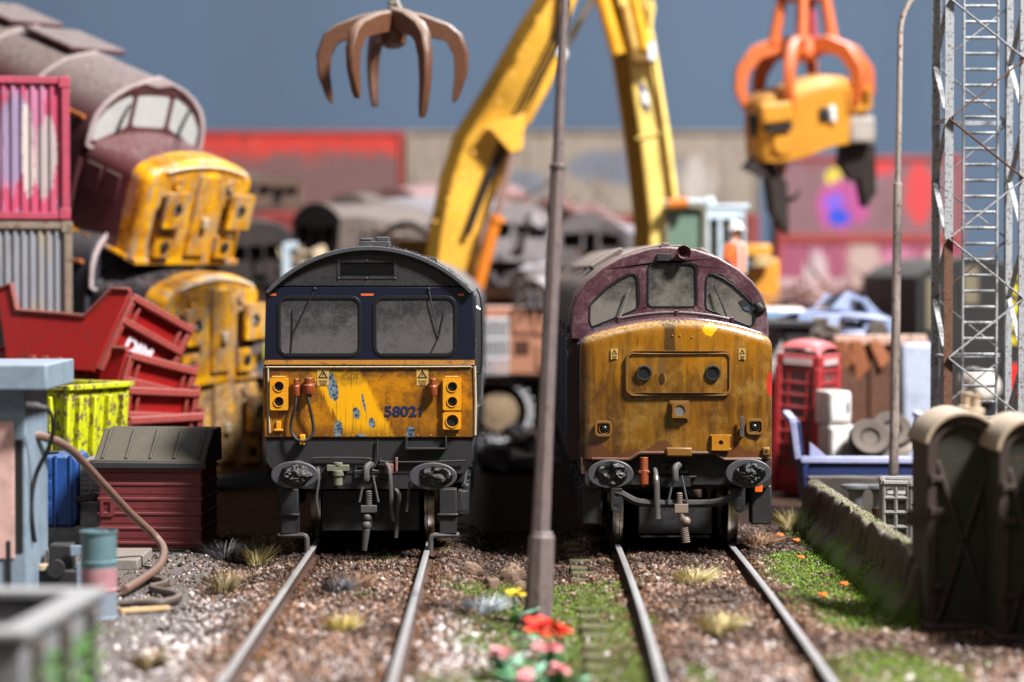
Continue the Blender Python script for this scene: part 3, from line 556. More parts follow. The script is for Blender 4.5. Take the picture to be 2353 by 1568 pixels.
cable([(700, 1080, -.06), (722, 1056, -.08), (730, 1052, -.08), (845, 1053, -.08), (848, 1062, -.08), (855, 1078, -.1), (870, 1082, -.1)], 0.016, UGREY, 'pipework'); cable([(868, 1010, -.06), (866, 1060, -.08), (850, 1078, -.1), (815, 1082, -.12)], 0.014, UGREY, 'pipework'); cable([(880, 1050, -.07), (880, 1060, -.08), (960, 1061, -.08), (1070, 1058, -.08)], 0.014, UGREY, 'pipework')
a, b = L8(778, 1085); MB().box((a, -0.1, b + 0.06), (0.28, 0.1, 0.075)).lathe([(0.06, -0.16), (0.06, -0.05), (0.08, -0.04), (0.08, 0.03)], (a, -0.1, b), (0, 0, 1), 14).cyl((a, -0.1, b + .09), (a, -0.1, b + .13), 0.06).build('drain_valve', paint('olive_brass', (110, 112, 92), .5, .5, dust=.4), loc58, 0.006)
a, b = L8(896, 1075); MB().box((a, -0.12, b), (0.10, 0.1, 0.12)).box((a + 0.09, -0.13, b + .05), (0.03, 0.05, 0.18)).build('cock_valve', paint('faded_red_valve', (128, 84, 78), .5, .4), loc58, 0.006)
a, b = L8(980, 1025); s_ = MB().bb(a - .26, a + .26, -.16, -.03, b - .035, b - .015).bb(a - .26, a - .24, -.16, -.03, b - .035, b + .13).bb(a + .24, a + .26, -.16, -.03, b - .035, b + .13); s_.build('footstep', UGREY, loc58, 0.005)
for sg, px in ((-1, 668), (1, 1030)):
    a, b = L8(px, 1130); q = MB().bb(a - 0.11, a + 0.11, -0.2, 0.05, b - 0.52, b + 0.05).bb(a - .13, a + .13, -.24, -.1, b - 0.29, b - 0.26)
    q.build('guard_iron', UGREY, loc58, 0.012)
    MB().tube(smooth_path([(a + sg * 0.14, -0.15, b - 0.54), (a - sg * 0.06, -0.17, b - 0.54), (a - sg * 0.2, -0.18, b - 0.55), (a - sg * 0.22, -0.18, b - 0.66), (a - sg * 0.22, -0.18, b - 0.76)], 3), 0.035, 8).build('sand_pipe', PIPEG, loc58)
bogie(loc58, 0.5, 5.2, (1.25, 2.9, 4.5)); bogie(loc58, 13.2, 17.6, (13.9, 15.5, 17.1))
MB().bb(-0.62, 0.62, 0.25, 0.6, 0.2, 0.72).bb(-0.03, 0.03, 0.2, 0.3, 0.22, 0.7).build('traction_motor', BLK, loc58, 0.01)
MB().bb(-1.2, 1.2, 0.4, 18.5, 0.80, 1.42).bb(-1.25, 1.25, 6.0, 12.5, 0.25, 0.85).build('underframe', UGREY, loc58, 0.02)
bs = [(-1.33, 1.43), (-1.33, 3.05)] + arch(1.26, 3, 3.2, 3.78, 16)[1:-1] + [(1.33, 3.05), (1.33, 1.43)]
MB().loft([[(a, y, b) for a, b in bs] for y in (2.35, 18.4)]).build('engine_housing', paint('grey_body', (76, 76, 80), 0.6, .5, dust=.6, sc=1.5), loc58, 0.03)
for k in range(7): MB().bb(1.325, 1.36, 3.2 + k * 2.1, 4.9 + k * 2.1, 1.7, 3.0).build('body_door', UGREY, loc58, 0.01)
MB().tube(smooth_path([(1.34, 0.9, 2.2), (1.42, .9, 2.3), (1.42, .95, 3.1), (1.36, 1.0, 3.3)], 4), 0.02, 6).build('handrail', BLK, loc58)
MB().tube([(1.34, 1.75, 1.7), (1.42, 1.75, 1.75), (1.42, 1.75, 3.0), (1.34, 1.75, 3.05)], 0.018, 6).build('handrail', STEEL, loc58)
MB().plate([(0.35, 2.55), (1.5, 2.55), (1.5, 3.22), (0.35, 3.22)], [[(0.45, 2.62), (1.4, 2.62), (1.4, 3.15), (0.45, 3.15)]], 1.33, 1.345, 'yz').build('side_window', UGREY, loc58, 0.006)

# ================================================================ nose shape shared by the round nosed locomotives
def nose_mb(hw, z0, zs, zc, depth, bow=0.13, cr=0.17, tr=0.15, zb=None, lev=26):
    zt = lambda x: zs + (zc - zs) * (1 - (min(abs(x), hw) / hw) ** 2); zb = zb or (lambda x: z0)
    half = [(x, bow * (x / hw) ** 2) for x in np.linspace(0, hw - cr, 26)]; yb = half[-1][1]
    half += [(hw - cr + cr * math.sin(a), yb + cr - cr * math.cos(a)) for a in np.linspace(0, math.pi / 2, 11)[1:]]
    half += [(hw, y) for y in np.linspace(yb + cr, depth, 10)[1:]]
    plan = [(-x, y) for x, y in half[::-1]] + half[1:]; n = len(plan); nor = []
    for i in range(n):
        a, b = Vector(plan[max(i - 1, 0)]), Vector(plan[min(i + 1, n - 1)]); t = (b - a).normalized(); nor.append(Vector((t.y, -t.x)))
    nor[0] = Vector((-1, 0)); nor[-1] = Vector((1, 0)); m = MB(); rows = []
    for k in range(lev + 1): rows.append([(x, y, zb(x) + (zt(x) - tr - zb(x)) * k / lev) for x, y in plan])
    for k in range(1, 9):
        th = math.pi / 2 * k / 8; d = tr * (1 - math.cos(th)); r = []
        for (x, y), q in zip(plan, nor): p = Vector((x, y)) - q * d; r.append((p.x, p.y, zt(p.x) - tr + tr * math.sin(th)))
        rows.append(r)
    m.loft(rows, closed=False, caps=False); top = rows[-1]; h = n // 2
    def g(u, v):
        i = min(int(u * h), h); a, b = Vector(top[i]), Vector(top[n - 1 - i]); p = a.lerp(b, v); return (p.x, p.y, zt(p.x))
    m.grid(g, h, 22); return m
CABX = [(1.32, 2.62), (1.32, 2.80), (1.295, 3.02), (1.23, 3.21), (1.10, 3.40), (0.90, 3.57), (0.64, 3.72), (0.34, 3.82)]
def cabsec(s=1.0, top=3.855, dz=0.0): return [(-x * s, z + dz) for x, z in CABX] + [(0, top + dz)] + [(x * s, z + dz) for x, z in CABX[::-1]]
L7 = mkL(RT)
# ================================================================ the maroon locomotive with the ochre nose
loc37 = thing('locomotive', 'maroon diesel locomotive with weathered ochre round nose and broken windscreen', 'locomotive', (RT, 32, 0))
HW7, ZS7, ZC7 = 1.232, 2.70, 2.945
m = Mat('ochre_nose'); x, z = m.x, m.z
n1 = m.noise(2.6, 7, 0.68, vec=m.P); n2 = m.noise(26, 5, 0.75, vec=m.P); n3 = m.noise(2.2, 5, 0.6, vec=m.P, st=(3.2, 1, 0.5)); ns = m.noise(70, 2, 0.6, vec=m.P)
col = m.mix(srgb(122, 80, 18), srgb(78, 48, 16), m.step(n3, 0.36, 0.62)); col = m.mix(col, srgb(142, 106, 46), m.step(n1, 0.44, 0.7) * 0.8); nb = m.noise(5, 6, 0.7, vec=m.P); col = m.mix(col, srgb(84, 54, 22), m.step(nb, 0.52, 0.66) * 0.6)
col = m.mix(col, srgb(180, 118, 10), m.step(n3 + z * 0.25, 1.04, 1.22) * 0.5)
a, b = L7(1632, 757); col = m.mix(col, srgb(240, 168, 10), m.blob(a, b, 0.085, 0.085, 0.3, (m.noise(9, 5, .7, vec=m.P, st=(2, 1, .5)) - 0.5) * 3.0, 0.1))
col = m.mix(col, srgb(70, 44, 22), m.step(ns, 0.60, 0.68) * 0.6); col = m.mix(col, srgb(64, 42, 24), m.step(n1 * 0.5 + n2 * 0.5, 0.60, 0.75) * 0.65)
wob = (n1 - 0.5); drp = m.step(m.noise(12, 4, 0.6, vec=m.P, st=(3, 1, 0.14)), 0.57, 0.68) * m.step(nb, 0.35, 0.6); col = m.mix(col, srgb(56, 36, 16), drp * 0.55)
st = m.step(abs(x + 0.10 + (nb - .5) * .09) + (z - 2.66) * 0.03, 0.085, 0.06) * m.step(z + (nb - .5) * .1, 2.50, 2.54)
st = m.math('MAXIMUM', st, m.step(abs(x + 0.10 + (nb - .5) * .08) - (z - 2.84) * 1.3, 0.10, 0.07) * m.step(z, 2.74, 2.80)); col = m.mix(col, srgb(58, 40, 24), st * (0.55 + 0.6 * n2))
a, b = L7(1520, 842); d1 = m.blob(a, b, 0.055, 0.13, 0.0, wob * 0.8, 0.1); a, b = L7(1520, 872); d2 = m.blob(a, b, 0.042, 0.075, 0, None, 0.1); col = m.mix(m.mix(col, srgb(104, 72, 36), d1), srgb(40, 26, 16), d2 * 0.9)
brn = m.step(z + 0.075 * m.math('SINE', x * 7.0) + 0.04 * m.math('SINE', x * 15.0 + 1.0) + (n1 - 0.5) * 0.12, 1.29, 1.27); col = m.mix(col, m.mix(srgb(78, 44, 26), srgb(96, 58, 34), n2), brn * 0.9)
a, b = L7(1775, 885); col = m.mix(col, srgb(168, 40, 30), m.blob(a, b, 0.06, 0.16, 0, wob * .8, .1))
topm = m.step(z - (ZS7 + (ZC7 - ZS7) * (1.0 - x * x / HW7 ** 2)), -0.05, -0.02); edge = m.step(z - (ZS7 + (ZC7 - ZS7) * (1.0 - x * x / HW7 ** 2)), -0.16, -0.06)
col = m.mix(col, srgb(206, 188, 150), edge * m.step(n2, 0.35, 0.6) * 0.55)  # highlight on the rolled top edge, painted into the nose colour
MARD = m.mix(srgb(84, 46, 52), srgb(120, 92, 92), m.step(n2, 0.35, 0.7)); col = m.mix(col, MARD, topm)
sid = m.step(m.y, 0.27, 0.29); col = m.mix(col, m.mix(srgb(34, 30, 36), srgb(60, 52, 56), n1), sid)
NOSEM = m.done(col, m.step(n1, 0.3, 0.7, 0.18, 0.36), 0, n2, 0.10, 0.008, coat=0.5)
MAROON = paint('dusty_maroon', (70, 38, 45), 0.4, 0.5, gcol=srgb(40, 28, 32), dust=0.85, dcol=srgb(158, 140, 132), sc=2.2)
MAROONF = paint('dust_filmed_maroon', (74, 42, 50), 0.36, 0.8, gcol=srgb(112, 92, 94), dust=0.85, dcol=srgb(176, 158, 152), sc=1.6); OCH = paint('ochre_fitting', (122, 82, 24), 0.4, 0.7, gcol=srgb(78, 50, 24), dust=0.35, sc=6); OCHB = paint('bright_ochre', (172, 112, 12), 0.4, 0.5, gcol=srgb(96, 58, 24), dust=0.2, sc=6)
def zbot(x): return 1.135 + 0.085 * float(sst(0.62 - abs(x - 0.0), 0, 0.16))
nose_mb(HW7, 1.13, ZS7, ZC7, 1.62, zb=zbot).build('nose', NOSEM, loc37, sm=60)
lip = MB().tube([(x, -0.004 + 0.13 * (x / HW7) ** 2, zbot(x)) for x in np.linspace(-1.08, 1.08, 60)], 0.022, 8); lip.build('nose_lip', paint('brown_lip', (92, 54, 34), .45, .5, dust=.3), loc37)
VALM = paint('brown_valance', (70, 46, 36), .5, .5, dust=.3)
for sg in (-1, 1): MB().prism([(sg * 1.225, 1.15), (sg * 0.78, 1.15), (sg * 0.78, 1.02), (sg * 1.0, 0.93), (sg * 1.225, 0.93)], 0.16, 1.5).build('valance', VALM, loc37, 0.01)
def nfit(px, py): a, b = L7(px, py); return a, 0.13 * (a / HW7) ** 2, b
# headcode panel: bowed with the nose
x0, z0 = L7(1438, 909); x1, z1 = L7(1682, 807); rr = rrect(x0, x1, z0, z1, 0.10, 7)
def bowed(mb): return mb.map(lambda x, y, z: (x, y + 0.13 * (x / HW7) ** 2, z))
def dense(poly, k=4): return [tuple(Vector(poly[i]).lerp(Vector(poly[(i + 1) % len(poly)]), t / k)) for i in range(len(poly)) for t in range(k if (Vector(poly[i]) - Vector(poly[(i + 1) % len(poly)])).length > 0.05 else 1)]
hp = bowed(MB().ring(dense(rr, 10), dense(offset(rr, -0.035), 10), -0.045, 0.02)).build('headcode_panel', OCH, loc37, 0.016)
xs = np.linspace(x0 + 0.03, x1 - 0.03, 16); fm = MB(); fm.grid(lambda u, v: (x0 + 0.03 + (x1 - x0 - 0.06) * u, -0.020 + 0.13 * ((x0 + 0.03 + (x1 - x0 - 0.06) * u) / HW7) ** 2, z0 + 0.03 + (z1 - z0 - 0.06) * v), 40, 16)
fm.build('panel_face', NOSEM, hp)
for px in (1480, 1638):
    a, y, b = nfit(px, 857); q = MB().lathe([(0.074, -0.02), (0.076, -0.052), (0.094, -0.052), (0.10, -0.03), (0.10, 0.02)], (a, y - 0.005, b), (0, 1, 0), 28, False).build('marker_lamp', BLK, loc37); MB().cyl((a, y - 0.04, b), (a, y - 0.015, b), 0.079, n=24).build('lens', LENS, q)
a, y, b = nfit(1561, 943); q = MB().prism(rrect(a - .125, a + .125, b - .125, b + .125, .012), y - .025, y + .05).prism(rrect(a - .108, a + .108, b - .108, b + .108, .012), y - .05, y).plate(rrect(a - .095, a + .095, b - .095, b + .095, .015), [ell(a, b, .068, .07, 22)], y - .085, y).build('headlight_box', OCH, loc37, 0.006)
MB().cyl((a, y - .07, b), (a, y - .04, b), .075, n=24).build('lens', plain('cloudy_lens', (104, 100, 98), .35, 0, .3, 18), q)
for px, py, sg in ((1387, 986, 1), (1736, 982, -1)):
    a, y, b = nfit(px, py); o_ = rrect(a - .11, a + .11, b - .10, b + .10, .06); q = MB().ring(o_, offset(o_, -.03), y - .045, y + .04).build('lamp_surround', OCH, loc37, 0.012)
    MB().lathe([(0.062, -.03), (.068, -.035), (.075, -.01), (.075, .03)], (a + sg * .01, y, b), (0, 1, 0), 20, False).build('lamp_ring', OCH, q); MB().sph((a + sg * .01, y - .01, b), .05, 14, 10).build('tail_lamp', LENS, q)
a, y, b = nfit(1704, 985); MB().bb(a - .022, a + .022, y - .09, y - .06, b - .02, b + .15).bb(a - .026, a + .026, y - .09, y + .02, b - .11, b).build('lamp_iron', PIPEG, loc37, 0.006)
a, y, b = nfit(1656, 1017); q = MB().plate(rrect(a - .115, a + .115, b - .10, b + .10, .01), [ell(a, b, .03, .03, 12)], y - .07, y + .03).build('socket_box', OCHB, loc37, 0.006); MB().bb(a - .05, a + .05, y - .045, y - .04, b - .05, b + .05).build('socket_hole', INK, q)
for i, j in ((-1, 1), (1, 1), (1, -1), (-1, -1)): MB().sph((a + i * .12, y - .03, b + j * .085), .016, 8, 6).build('bolt', OCHB, q)
a, y, b = nfit(1560, 1040); MB().bb(a - .165, a + .165, y - .06, y + .1, b - .05, b + .065).build('nose_bracket', OCH, loc37, 0.02)
a, y, b = nfit(1762, 1038); q = MB().bb(a - .05, a + .05, y - .06, y + .05, b - .06, b + .05).build('corner_box', OCH, loc37, 0.02); MB().cyl((a, y - .066, b), (a, y - .05, b), .018).build('hole', INK, q)
a, y, b = nfit(1412, 814); sticker(loc37, a, b, y - .012, .088, .135); a, y, b = nfit(1706, 814); sticker(loc37, a, b, y - .014, .09, .145)
for px, py in ((1545, 772), (1562, 772), (1590, 776)): a, y, b = nfit(px, py); MB().sph((a, y, b), .014, 8, 6).build('rivet', OCH, loc37)
# nose top handrail strip
MB().tube([(x, 0.75, ZS7 + (ZC7 - ZS7) * (1 - (x / HW7) ** 2) + 0.045) for x in np.linspace(-0.72, 0.75, 30)], 0.022, 8).build('nose_rail', MAROON, loc37)
for x in (-0.72, 0.03, 0.75): MB().cyl((x, 0.75, ZS7 + (ZC7 - ZS7) * (1 - (x / HW7) ** 2) - 0.02), (x + .01, 0.74, ZS7 + (ZC7 - ZS7) * (1 - (x / HW7) ** 2) + 0.075), 0.03, n=8).build('rail_clip', MAROON, loc37)
# cab front with three openings
DY = 1.5
def c7(pts): return [L7(a, b, DY) for a, b in pts]
wa = c7([(1357, 747), (1354, 738), (1355, 704), (1360, 696), (1378, 678), (1402, 656), (1428, 639), (1448, 630), (1458, 629), (1464, 637), (1466, 650), (1467, 700), (1464, 710), (1450, 717), (1405, 735), (1372, 748), (1362, 751)])
cxm = L7(1545, 0, DY)[0]; wb_ = rrect(L7(1489, 0, DY)[0], L7(1602, 0, DY)[0], L7(0, 708, DY)[1], L7(0, 607, DY)[1], 0.08, 6); wb_ = [(x, z + 0.025 * (1 - ((x - cxm) / 0.33) ** 2)) for x, z in wb_]
wc = [(2 * cxm - x, z) for x, z in wa][::-1]
MB().plate(cabsec(), [wa, wb_, wc], DY - 0.0, DY + 0.08).build('cab_front', MAROONF, loc37, 0.035, seg=3)
for w_ in (wa, wb_, wc):
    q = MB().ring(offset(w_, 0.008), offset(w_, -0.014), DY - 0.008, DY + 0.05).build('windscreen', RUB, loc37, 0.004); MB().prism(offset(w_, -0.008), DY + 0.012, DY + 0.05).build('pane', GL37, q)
for pts in (((1420, 742), (1432, 708), (1447, 662)), ((1673, 735), (1660, 700), (1643, 658))):
    q = [L7(a, b, DY - .1) for a, b in pts]; MB().tube([(q[0][0], DY - .05, q[0][1]), (q[1][0], DY - .07, q[1][1])], [.016, .012], 6).tube([(q[1][0], DY - .07, q[1][1]), (q[2][0], DY - .05, q[2][1])], .014, 6).build('wiper', STEEL if pts[0][0] < 1500 else WIPE, loc37)
a, b = L7(1716, 702, DY); q = MB().prism([(a + .10 * math.cos(t) * (1 + .2 * math.sin(3 * t)), b + .065 * math.sin(t) - .03 * math.cos(t)) for t in np.linspace(0, 6.283, 18)[:-1]], DY + .004, DY + .011).build('broken_hole', INK, loc37)
MB().add([(a - .06, DY + .0, b - .03), (a + .03, DY - .02, b - .0), (a + .09, DY - .01, b - .07), (a + .0, DY - .0, b - .075), (a + .12, DY - .05, b - .03)], [(0, 1, 3), (1, 2, 3), (1, 4, 2)]).build('glass_shard', plain('blue_shard', (120, 140, 160), .1, .3, .3), q)
a, b = L7(1745, 708, DY); MB().sph((a, DY - .01, b), (.075, .05, .085), 14, 10).map(lambda x, y, z: (x + .02 * math.sin(40 * z), y, z)).build('torn_metal', INK, loc37)
# cab and body behind
R1 = paint('dusty_roof', (98, 84, 84), 0.7, 0.4, gcol=srgb(56, 42, 42), dust=0.9, dcol=srgb(170, 156, 140), sc=2.0, bump=0.5)
MB().loft([[(x, y, z) for x, z in [(-1.33, 1.0), (-1.33, 2.62)] + cabsec()[1:-1] + [(1.33, 2.62), (1.33, 1.0)]] for y in (DY + 0.08, 3.0)]).build('cab_shell', MAROON, loc37, 0.01)
rim = cabsec(1.012, 3.885)[1:-1]; rin = cabsec(0.985, 3.83)[1:-1]
MB().loft([[(x, y, z) for x, z in rim + [(x, z - .0) for x, z in rin[::-1]]] for y in (DY + 0.32, DY + 0.38)]).build('roof_seam', R1, loc37, 0.006)
MB().loft([[(x, y, z) for x, z in [(-1.335, 1.0), (-1.335, 2.62)] + cabsec(1.006, 3.90, .012)[1:-1] + [(1.335, 2.62), (1.335, 1.0)]] for y in (3.02, 18.3)]).build('body', R1, loc37, 0.01)
for k in range(5):
    for sg in (-1, 1): MB().box((sg * 0.75, 4.2 + 2.6 * k, 3.70), (0.5, 1.7, 0.08), (0, sg * R(33), 0)).build('roof_panel', R1, loc37, 0.02)
for k in range(6):
    MB().box((-1.31, 2.4 + 2.2 * k, 2.75), (0.09, 1.4, 0.10)).build('gutter', BLK, loc37, 0.01)
    MB().box((-1.345, 2.1 + 2.2 * k, 1.95), (0.05, 1.0, 1.35)).build('side_panel', paint('side_blue_grey', (58, 60, 76), .45, .4, dust=.4) if k == 0 else bpy.data.materials['side_blue_grey'], loc37, 0.015)
for k in range(4): MB().box((-1.245, 0.42 + 0.075 * k, 1.98), (0.03, 0.022, 1.25)).build('nose_louvre', UGREY, loc37, 0.004)
a, b = L7(1574, 580, 1.15); MB().lathe([(0.092, -.12), (.098, -.115), (.075, -.03), (.04, .06), (.035, .4), (.02, .4), (.03, .0), (.06, -.04), (.082, -.10)], (a, 1.46, b), (0, 1, 0), 26, False).build('horn', paint('horn_maroon', (96, 52, 60), .35, .3, dust=.4), loc37)
a, b = L7(1545, 571, 1.5); MB().box((a, 1.75, b + .01), (0.30, 0.3, 0.07)).box((a - .08, 1.7, b + .05), (0.10, .2, .05)).build('roof_box', R1, loc37, 0.012)
a, b = L7(1526, 592, 1.5); MB().box((a, DY - .03, b), (0.20, .05, .10)).build('roof_recess', BLK, loc37, 0.008)
# below the nose
MB().plate([(-0.80, 1.19), (0.80, 1.19), (0.80, 0.80), (-0.80, 0.80)], [], 0.16, 0.30).build('buffer_beam', BLK, loc37, 0.01)
a, b = L7(1552, 1078); 
for sg in (-1, 1): MB().ring(rrect(a + sg * .10 - .07, a + sg * .10 + .07, b - .06, b + .06, .008), rrect(a + sg * .10 - .035, a + sg * .10 + .035, b - .03, b + .03, .005), .12, .17).build('draw_plate', BLK, loc37, 0.004)
MB().bb(a - .28, a + .28, .11, .17, b - .12, b - .10).bb(a - .18, a + .2, .11, .17, b - .24, b - .10).build('draw_box', BLK, loc37, 0.005)
for px, py in ((1403, 1090), (1720, 1088)): a, b = L7(px, py, -0.42); buffer_(loc37, a, b, -0.42, 0.29, 0.182, px)
hooks(loc37, L7(1556, 1085)[0], 0.02, L7(1556, 1088)[1])
a, b = L7(1560, 1130); sc = MB().tube([(a, -.12, b), (a, -.13, b - .2)], .028, 8)
for k in range(7): sc.cyl((a, -.125, b - .01 - k * .022), (a, -.125, b - .022 - k * .022), .04, n=10)
sc.box((a + .02, -.13, b - .2), (.17, .1, .11)).tube([(a + .02, -.13, b - .25), (a + .04, -.13, b - .36)], .045, 8).sph((a + .08, -.16, b - .36), .058).tube([(a + .04, -.13, b - .36), (a + .08, -.12, b - .64)], [.04, .045], 8)
for k in range(9): sc.cyl((a + .05 + k * .004, -.13, b - .42 - k * .025), (a + .051 + k * .004, -.13, b - .433 - k * .025), .055, n=10)
sc.build('screw_coupling', paint('tan_coupling', (128, 112, 98), .5, .4, dust=.3, sc=6), loc37, 0.004)
def cable7(pts, r, mat, name): return MB().tube(smooth_path([(L7(a, b)[0], y, L7(a, b)[1]) for a, b, y in pts], 6), r, 8).build(name, mat, loc37)
h = MB(); p = smooth_path([(L7(1506, 1080)[0], 0.08, L7(1506, 1080)[1]), (L7(1507, 1098)[0], -.10, L7(1507, 1100)[1]), (L7(1508, 1140)[0], -.12, L7(1508, 1140)[1]), (L7(1510, 1188)[0], -.1, L7(1510, 1188)[1])], 10)
h.tube(p, .032, 10)
for q in p[8:]: h.cyl(q, Vector(q) + Vector((0, 0, -.012)), .042, n=10)
h.build('brake_hose', STEEL, loc37)
a, b = L7(1479, 1090); MB().tube([(a, -.05, b + .22), (a, -.06, b + .05)], .055, 10).tube([(a, -.06, b + .06), (a, -.06, b - .12), (a, -.06, b - .16)], [.062, .058, .02], 10).bb(a - .07, a + .07, -.11, .0, b + .02, b + .05).build('jumper_socket', COPPER, loc37, 0.006)
cable7([(1412, 1130, -.05), (1430, 1136, -.06), (1462, 1152, -.06), (1500, 1156, -.06), (1560, 1157, -.06), (1640, 1155, -.06), (1680, 1142, -.06), (1706, 1128, -.05)], .05, BLK, 'guard_bar')
for px in (1416, 1698):
    a, b = L7(px, 1150); MB().plate([(a - .07, b + .16), (a - .07, b - .08)] + [(a + .07 * math.cos(t), b - .08 + .07 * math.sin(t)) for t in np.linspace(math.pi, 2 * math.pi, 10)[1:-1]] + [(a + .07, b - .08), (a + .07, b + .16)], [ell(a, b - .07, .03, .03, 12), rrect(a - .02, a + .02, b + .05, b + .12, .01)], -.10, -.07).build('life_guard', UGREY, loc37, 0.004)
MB().bb(-.48, .46, .15, .6, .17, .60).bb(-.46, .44, .12, .2, .12, .15).build('traction_motor', BLK, loc37, 0.012)
bogie(loc37, .15, 5.0, (0.75, 2.5, 4.2)); bogie(loc37, 13.4, 18, (14, 15.8, 17.5))
for sg in (-1, 1):
    q = MB().bb(sg * 1.08 - .13, sg * 1.08 + .13, .05, .4, .30, .80).cyl((sg * 1.08, -.02, .86), (sg * 1.08, .3, .86), .11, n=16); q.build('sandbox', UGREY, loc37, 0.02)
a, b = L7(1742, 1122); MB().bb(a - .05, a + .05, -.06, .05, b - .05, b + .05).build('jumper_plug', ORNG, loc37, 0.01)
MB().bb(-1.15, 1.15, .4, 18.2, .72, 1.14).bb(-1.2, 1.2, 6, 12.8, .25, .8).build('underframe', BLK, loc37, 0.02)

# ================================================================ wrecked round nosed locomotives in the pile
def yellow_wreck(name, dull):
    m = Mat(name); n1 = m.noise(2.4, 7, 0.7, vec=m.P); n2 = m.noise(12, 6, 0.75, vec=m.P); n3 = m.noise(3, 5, .6, vec=m.P, st=(3, 1, .5))
    c = m.mix(srgb(236, 172, 8), srgb(176, 116, 8), m.step(n1, .35, .6)); c = m.mix(c, srgb(158, 136, 112), m.step(n3, .52 - .06 * dull, .60 - .06 * dull) * .75); c = m.mix(c, srgb(72, 48, 28), m.step(n2 * .5 + n1 * .5, .54 - .06 * dull, .68 - .06 * dull) * .7)
    return m, c, n1, n2
def wreck(label, px, py, Yd, yaw, pitch, roll, nose_col, body_mat, dull, length, front=True, panes=True):
    e = thing('wrecked_locomotive', label, 'locomotive', group='wrecked locomotives in the pile')
    e.matrix_world = Matrix.Translation(W(px, py, Yd)) @ Matrix.Rotation(R(yaw), 4, 'Z') @ Matrix.Rotation(R(pitch), 4, 'X') @ Matrix.Rotation(R(roll), 4, 'Y') @ Matrix.Translation((0, 0, -1.13))
    m, c, n1, n2 = yellow_wreck('wreck_yellow', dull); yl = m.done(c, .4, 0, n2, .2, .01)
    m, c, n1, n2 = yellow_wreck('wreck_nose', dull)
    c = m.mix(c, m.mix(srgb(*nose_col), srgb(128, 116, 112), m.step(n2, .45, .7) * m.step(m.nz, .3, .9)), m.step(m.y + (n1 - .5) * .15, .50, .55)); nm = m.done(c, .42, 0, n2, .2, .01)
    nose_mb(1.23, 1.13, 2.66, 2.95, 1.75, bow=.10, tr=.2).build('nose', nm, e, sm=60)
    MB().tube([(x, -.03 + .1 * (x / 1.23) ** 2, 2.58 + .26 * (1 - (x / 1.23) ** 2)) for x in np.linspace(-.9, .95, 20)], .02, 6).build('nose_trim', plain('trim_white', (226, 214, 190), .4), e)
    MB().bb(-.17, .3, -.06, .05, 1.25, 2.68).build('gangway_door', yl, e, .015)
    for sg, z0 in ((-1, 1.78), (1, 1.78)):
        xx = sg * .74 + .05; q = MB().plate(rrect(xx - .27, xx + .27, z0, z0 + .62, .04), [ell(xx, z0 + .32, .09, .13, 18)], -.20, -.12).build('headcode_plate', yl, e, .015)
        MB().lathe([(.07, -.02), (.11, -.02), (.12, .1), (.06, .1)], (xx, -.18, z0 + .32), (0, 1, 0), 18, False).build('lamp_ring', PIPEG, q); MB().sph((xx, -.12, z0 + .32), (.07, .03, .11), 12, 8).build('lens', plain('pale_lens', (196, 196, 196), .2), q)
        MB().bb(xx - .2, xx + .2, -.13, .06, z0 + .1, z0 + .5).build('stand_off', GREASE if False else BLK, e)
        MB().lathe([(.05, -.02), (.1, -.03), (.11, .05)], (sg * .62, .0, 2.5), (0, 1, 0), 16).build('marker_lamp', yl, e)
        MB().bb(sg * .7 - .2, sg * .7 + .2, -.08, .05, 1.2, 1.62).build('valve_box', yl, e, .03)
        MB().lathe([(.04, -.06), (.09, -.05), (.1, .05)], (sg * .7, -.06, 1.42), (0, 1, 0), 14).build('valve', BLK, e)
    MB().bb(.02, .16, -.16, -.04, 1.75, 1.95).build('door_handle', paint('tan_handle', (190, 170, 140)), e, .03)
    MB().tube([(-1.24, .2, 1.14), (-1.24, 1.2, 1.14), (-1.24, 2.4, 1.14)], .05, 8).bb(-1.32, -1.22, .9, 1.3, 1.05, 1.2).build('valance_rail', yl, e)
    MB().bb(-1.2, 1.2, .0, .3, 1.05, 1.16).build('valance', yl, e, .02)
    D = 1.7
    wA = [(-1.22, 2.75), (-1.2, 3.05), (-1.02, 3.3), (-.78, 3.48), (-.52, 3.6), (-.47, 3.56), (-.47, 3.06), (-.52, 3.0), (-1.1, 2.74)]; wB = rrect(-.38, .38, 3.02, 3.62, .08); wC = [(-x, z) for x, z in wA][::-1]
    MB().plate(cabsec(), [wA, wB, wC], D, D + .08).build('cab_front', body_mat, e, .015)
    MB().ring(cabsec(1.02, 3.93, .02), cabsec(.955, 3.77, -.03), D - .03, D + .02).build('cab_rim', paint('pale_rim', (176, 160, 160), .5, .3), e, .01)
    if panes:
        for w_ in (wA, wB, wC): MB().prism(offset(w_, .004), D + .03, D + .05).build('pane', bpy.data.materials.get('pale_pane') or plain('pale_pane', (182, 184, 182), .3, 0, .2, 3), e)
        for x in (-.72, .70): MB().tube([(x, D - .03, 2.9), (x + .06, D - .05, 3.2), (x + .16, D - .03, 3.42)], .025, 6).build('wiper', WIPE, e)
    MB().loft([[(x, y, z) for x, z in [(-1.33, 1.12), (-1.33, 2.62)] + cabsec()[1:-1] + [(1.33, 2.62), (1.33, 1.12)]] for y in (D + .09, length)]).build('body', body_mat, e, .02)
    MB().plate([(2.15, 2.3), (3.2, 2.3), (3.2, 3.0), (2.15, 3.0)], [[(2.22, 2.36), (3.13, 2.36), (3.13, 2.95), (2.22, 2.95)]], -1.36, -1.33, 'yz').build('side_window_frame', RUB, e, .01)
    MB().box((-1.335, 2.68, 2.65), (.012, .9, .6)).build('side_pane', plain('olive_pane', (92, 88, 76), .35), e)
